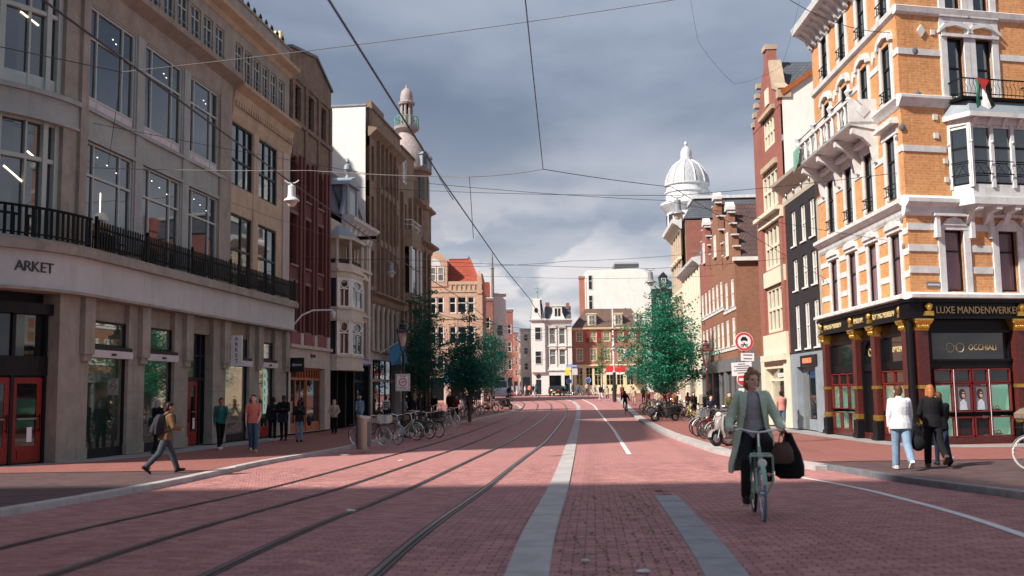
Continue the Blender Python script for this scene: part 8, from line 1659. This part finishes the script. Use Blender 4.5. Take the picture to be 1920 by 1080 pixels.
for s_, nm in ((1, 'L'), (-1, 'R')):
    J['sh'+nm] = P+U*.475+V3(0, .17*s_, 0); J['wr'+nm] = V3(.03, .325*s_, 1.075); J['el'+nm] = V3(-.20, .30*s_, 1.19)
J['hipR'], J['knR'], J['anR'] = P+V3(0, -.085, -.02), V3(.06, -.13, .70), V3(-.08, -.14, .235); J['hipL'], J['knL'], J['anL'] = P+V3(0, .085, -.02), V3(.16, .13, .93), V3(.0, .14, .54)
J['ftR'] = 0; J['ftL'] = -8; J['neck'] = P+U*.545; J['head'] = P+U*.56+V3(.03, 0, .12)
cy = person('woman in open pale green coat riding a mint bicycle towards the camera', CX, CY, HEADG, 1.72, J, ('cloth_lightgrey', 'long'), 'cloth_charcoal', 'shoe_black', ('hair_light', 'none'), 'skin_light', True, 2, z=CZ, loose=.35)
H = J['head']; HRc = Matrix.Rotation(R(J['hy']), 3, 'Z')
mk('earbud', MB().ell(H+HRc @ V3(.01, -.088, -.015), .012, .01, .016, 8), 'sign_white', cy, smooth=True)
hv = lambda x_, y_, z_: H+HRc @ V3(x_, y_, z_)
hm_ = MB().ell(hv(-.035, 0, .03), .088, .092, .10, 14, rot=HRc)
for x_, y_, z_, r2 in ((.045, .03, .098, .034), (.05, -.02, .10, .034), (.02, .065, .085, .036), (.02, -.065, .08, .036), (-.02, .0, .125, .05), (.035, .078, .045, .026), (.03, -.08, .04, .026), (.0, .085, .0, .032), (-.01, -.086, .0, .030), (-.015, .08, -.055, .034), (-.03, -.078, -.05, .034), (-.08, .04, -.06, .045), (-.08, -.04, -.06, .045), (-.07, .0, -.10, .05), (-.1, 0, .05, .045)): hm_.ell(hv(x_, y_, z_), r2, r2, r2*1.1, 8)
o = mk('hair', hm_, 'hair_light', cy); JOBS.append((o, .008))
# open coat: a draped sheet round the back and sides, lined in grey
def coat_ring(z, cxx, rx, ry, a0, n=26, sway=0):
    return [(cxx+rx*math.cos(R(a)), ry*math.sin(R(a)), z+sway*math.cos(R(a)*2)) for a in np.linspace(a0, 360-a0, n)]
lev = [(1.555, -.205, .075, .10, 30), (1.50, -.205, .115, .175, 28), (1.44, -.21, .145, .205, 30), (1.30, -.225, .155, .205, 36), (1.12, -.25, .16, .20, 42), (1.0, -.25, .20, .24, 46), (.90, -.24, .24, .27, 50), (.78, -.24, .27, .295, 54), (.64, -.25, .29, .315, 58), (.52, -.26, .30, .33, 62)]
out = []; inn = []
for i, (z_, cxx, rx, ry, a0) in enumerate(lev):
    fl = 1+.05*math.sin(i*1.7)
    ring = coat_ring(z_, cxx, rx*fl, ry*fl, a0); rw = []
    for q, p_ in enumerate(ring):
        wv = .016*math.sin(q*1.15+i*.5)*max(0, (1.2-z_))*1.5; rw.append((p_[0]*(1)+wv, p_[1]*(1+wv*.8), p_[2]))
    out.append(rw); inn.append([(cxx+(p_[0]-cxx)*.93, p_[1]*.93, p_[2]) for p_ in rw])
mb = MB(); n = len(out[0])
for a in range(len(out)-1):
    for q in range(n-1): mb.quad(out[a][q], out[a+1][q], out[a+1][q+1], out[a][q+1], m=0); mb.quad(inn[a][q+1], inn[a+1][q+1], inn[a+1][q], inn[a][q], m=1)
    for q in (0, n-1): mb.quad(out[a][q], inn[a][q], inn[a+1][q], out[a+1][q], m=0)
for q in range(n-1): mb.quad(out[-1][q], inn[-1][q], inn[-1][q+1], out[-1][q+1], m=0); mb.quad(out[0][q+1], inn[0][q+1], inn[0][q], out[0][q], m=0)
mk('coat', mb, ['cloth_mint', 'cloth_grey'], cy, smooth=True, ang=70)
for s_, nm in ((1, 'L'), (-1, 'R')):
    sl = MB().cap(J['sh'+nm]+V3(0, -.01*s_, 0), J['el'+nm], .078, .062).cap(J['el'+nm], J['el'+nm].lerp(J['wr'+nm], .82), .062, .055).cap(J['el'+nm].lerp(J['wr'+nm], .74), J['el'+nm].lerp(J['wr'+nm], .84), .060, .060)
    o = mk('coat_sleeve', sl, 'cloth_mint', cy); JOBS.append((o, .011))
    y0 = .10*s_
    mk('coat_lapel', MB().rings([[(-.085, y0*.7, 1.545), (-.10, y0*1.5, 1.55), (-.115, y0*1.55, 1.53), (-.10, y0*.75, 1.525)], [(-.045, y0*.85, 1.42), (-.06, y0*1.75, 1.43), (-.075, y0*1.75, 1.42), (-.06, y0*.85, 1.405)], [(-.06, y0*1.15, 1.22), (-.075, y0*1.5, 1.24), (-.085, y0*1.5, 1.23), (-.075, y0*1.15, 1.21)]]), 'cloth_mint', cy, smooth=True)
mk('necklace', MB().ell((-.065, 0, 1.50), .008, .008, .01, 6), 'chrome', cy)
# bags hanging on the handlebar
M_ = cy.matrix_basis.copy()
o = mk('shopping_bag', MB().rings([[(x0+rx*math.cos(6.283*i/14), .40+ry*math.sin(6.283*i/14), z_) for i in range(14)] for z_, x0, rx, ry in ((.46, .02, .05, .12), (.50, .02, .11, .18), (.62, .03, .12, .185), (.78, .04, .10, .145), (.92, .05, .06, .08), (1.03, .05, .03, .04))]).tube([(.05, .36, 1.0), (.08, .34, 1.08), (.1, .40, 1.0)], .012, 5), 'cloth_black', None, smooth=True); o.matrix_world = M_; tag(o, 'big black cloth bag hanging from the handlebar of the mint bicycle', 'bag')
o = mk('hand_bag', MB().rings([[(x0+rx*math.cos(6.283*i/12), .30+ry*math.sin(6.283*i/12), z_) for i in range(12)] for z_, x0, rx, ry in ((.66, .19, .04, .10), (.70, .19, .06, .14), (.82, .19, .06, .13), (.92, .18, .035, .08))]).tube([(.18, .26, .9), (.15, .29, 1.07), (.18, .35, .9)], .01, 5), 'leather_brown', None, smooth=True); o.matrix_world = M_; tag(o, 'small brown leather bag in front of the black bag on the handlebar', 'bag')
bake()
# ---- distant people
clone(1, 'person in lilac top by the grey cabinet on the left pavement', -6.5, 59, -60, .95, 'cloth_lilac', 'cloth_charcoal', 'hair_brown'); clone(1, 'person in dark coat beside the black lantern', -5.9, 58, 80, 1.0, 'cloth_black', 'cloth_black')
clone(2, 'walker in black passing between the tree trunks', -5.0, 78, -88, 1.0, 'cloth_black', 'cloth_black'); clone(1, 'person in maroon coat by the conical tree', -3.9, 68, -80, .95, 'cloth_maroon', 'cloth_black'); clone(2, 'walker in grey beyond the small dark tree', -4.0, 84, 85, .98, 'cloth_grey', 'denim')
clone(0, 'man in dark coat farther under the left trees', -5.6, 88, -92, 1.0, 'cloth_charcoal', 'cloth_black'); clone(1, 'person in black standing before the blue stall', -5.0, 98, 90, 1.0, 'cloth_black', 'denim'); clone(2, 'walker in navy near the blue stall', -3.8, 100, -85, 1.0, 'cloth_navy', 'cloth_black'); clone(1, 'person in pale top near the white van', -2.6, 112, -80, .96, 'cloth_lightgrey', 'cloth_charcoal')
clone(2, 'walker in black leaving past the long left bicycle row', -3.2, 73, 95, .98, 'cloth_black', 'cloth_charcoal', 'hair_dark')
RW = [(10.55, 121, 'navy top and white trousers', 2, 'cloth_navy', 'cloth_white'), (11.9, 119, 'black dress', 1, 'cloth_black', 'cloth_black'), (12.6, 116, 'dark maroon jacket', 2, 'cloth_maroon', 'cloth_black'), (13.2, 112, 'beige shirt', 0, 'cloth_beige', 'cloth_beige'), (13.6, 105, 'black jacket', 1, 'cloth_black', 'cloth_black'), (14.4, 109, 'olive coat', 3, 'cloth_olive', 'cloth_charcoal'), (11.9, 99, 'pale linen suit', 0, 'cloth_beige', 'cloth_beige')]
for x_, y_, d_, pr, a_, b_ in RW: clone(pr, 'walker in %s among the group right of the far street' % d_, x_, y_, 95+random.uniform(-25, 25), random.uniform(.95, 1.03), a_, b_)
LW = [(-.2, 150, 'white top and grey trousers', 'cloth_white', 'cloth_grey'), (.5, 149, 'pale blue shirt', 'denim_light', 'cloth_white'), (1.1, 151, 'white blouse', 'cloth_white', 'denim'), (1.7, 148.5, 'white t-shirt', 'cloth_white', 'cloth_lightgrey'), (2.4, 151, 'coral top', 'cloth_salmon', 'cloth_charcoal'), (2.9, 148, 'black coat', 'cloth_black', 'cloth_black'), (3.3, 147.5, 'denim jacket', 'denim', 'cloth_black'), (-.9, 152, 'red top', 'cloth_red', 'cloth_black'), (-1.3, 143, 'charcoal jacket', 'cloth_charcoal', 'cloth_black')]
for i, (x_, y_, d_, a_, b_) in enumerate(LW): clone((0, 1, 2, 1, 0, 2, 1, 2, 0)[i], 'pedestrian in %s in the far crowd by the white house' % d_, x_, y_, random.uniform(-110, 110), random.uniform(.94, 1.03), a_, b_, z=gz(y_)+.05)
CWd = [(7.6, 147.5, 'teal shirt', 'cloth_teal'), (8.8, 148.5, 'black jacket', 'cloth_black'), (9.6, 148, 'blue jacket', 'denim'), (10.9, 148.3, 'cream top', 'cloth_beige'), (12.1, 148, 'grey coat', 'cloth_grey'), (13.4, 148.5, 'white shirt', 'cloth_white'), (15.0, 147, 'dark green jacket', 'cloth_green')]
for i, (x_, y_, d_, a_) in enumerate(CWd): clone(i % 3, 'person in %s on the terrace of the red cafe house' % d_, x_, y_, random.uniform(-140, -40), random.uniform(.9, 1.02), a_, None, z=gz(y_)+.05)
RT = [(10.9, 71, 'red striped top', 'cloth_red', 'denim_light'), (11.3, 70, 'orange shirt', 'cloth_orange', 'cloth_beige'), (11.8, 68, 'yellow-brown jacket', 'cloth_orange', 'cloth_beige'), (12.0, 73, 'white blouse', 'cloth_white', 'denim'), (10.6, 79, 'maroon shirt', 'cloth_maroon', 'cloth_black'), (11.5, 64, 'black coat', 'cloth_black', 'cloth_black'), (11.9, 83, 'beige dress', 'cloth_beige', 'cloth_beige')]
for i, (x_, y_, d_, a_, b_) in enumerate(RT): clone((0, 2, 1, 1, 2, 3, 1)[i], 'shopper in %s behind the trunk of the round tree' % d_, x_, y_, random.uniform(-120, -50), random.uniform(.94, 1.0), a_, b_)
# two distant riders
def rider_person(lbl, x_, y_, head, top, legs):
    J2 = {q: (v.copy() if isinstance(v, Vector) else v) for q, v in J.items()}; J2['hy'] = 0
    return person(lbl, x_, y_, head, 1.72, J2, (top, 'jacket'), legs, 'shoe_black', ('hair_dark', 'bob'), 'skin_light', True, 0, z=gz(y_))
for lb, lp, x_, y_, hd, col, tp_, lg in (('black bicycle ridden away along the right lane', 'rider in black coat cycling away in the right lane', 8.9, 80, 84, 'bike_black', 'cloth_black', 'cloth_black'), ('dark bicycle ridden towards the left street bend', 'rider in dark blue cycling at the left bend', -.5, 125, -60, 'bike_black', 'cloth_navy', 'cloth_charcoal')):
    bike(lb, x_, y_, hd, col, 0, z=gz(y_), group='ridden bicycles'); rider_person(lp, x_, y_, hd, tp_, lg)
bake()
for o in [c for b in BIKE.children for c in b.children]+list(BIKE.children)+[BIKE]: bpy.data.objects.remove(o)
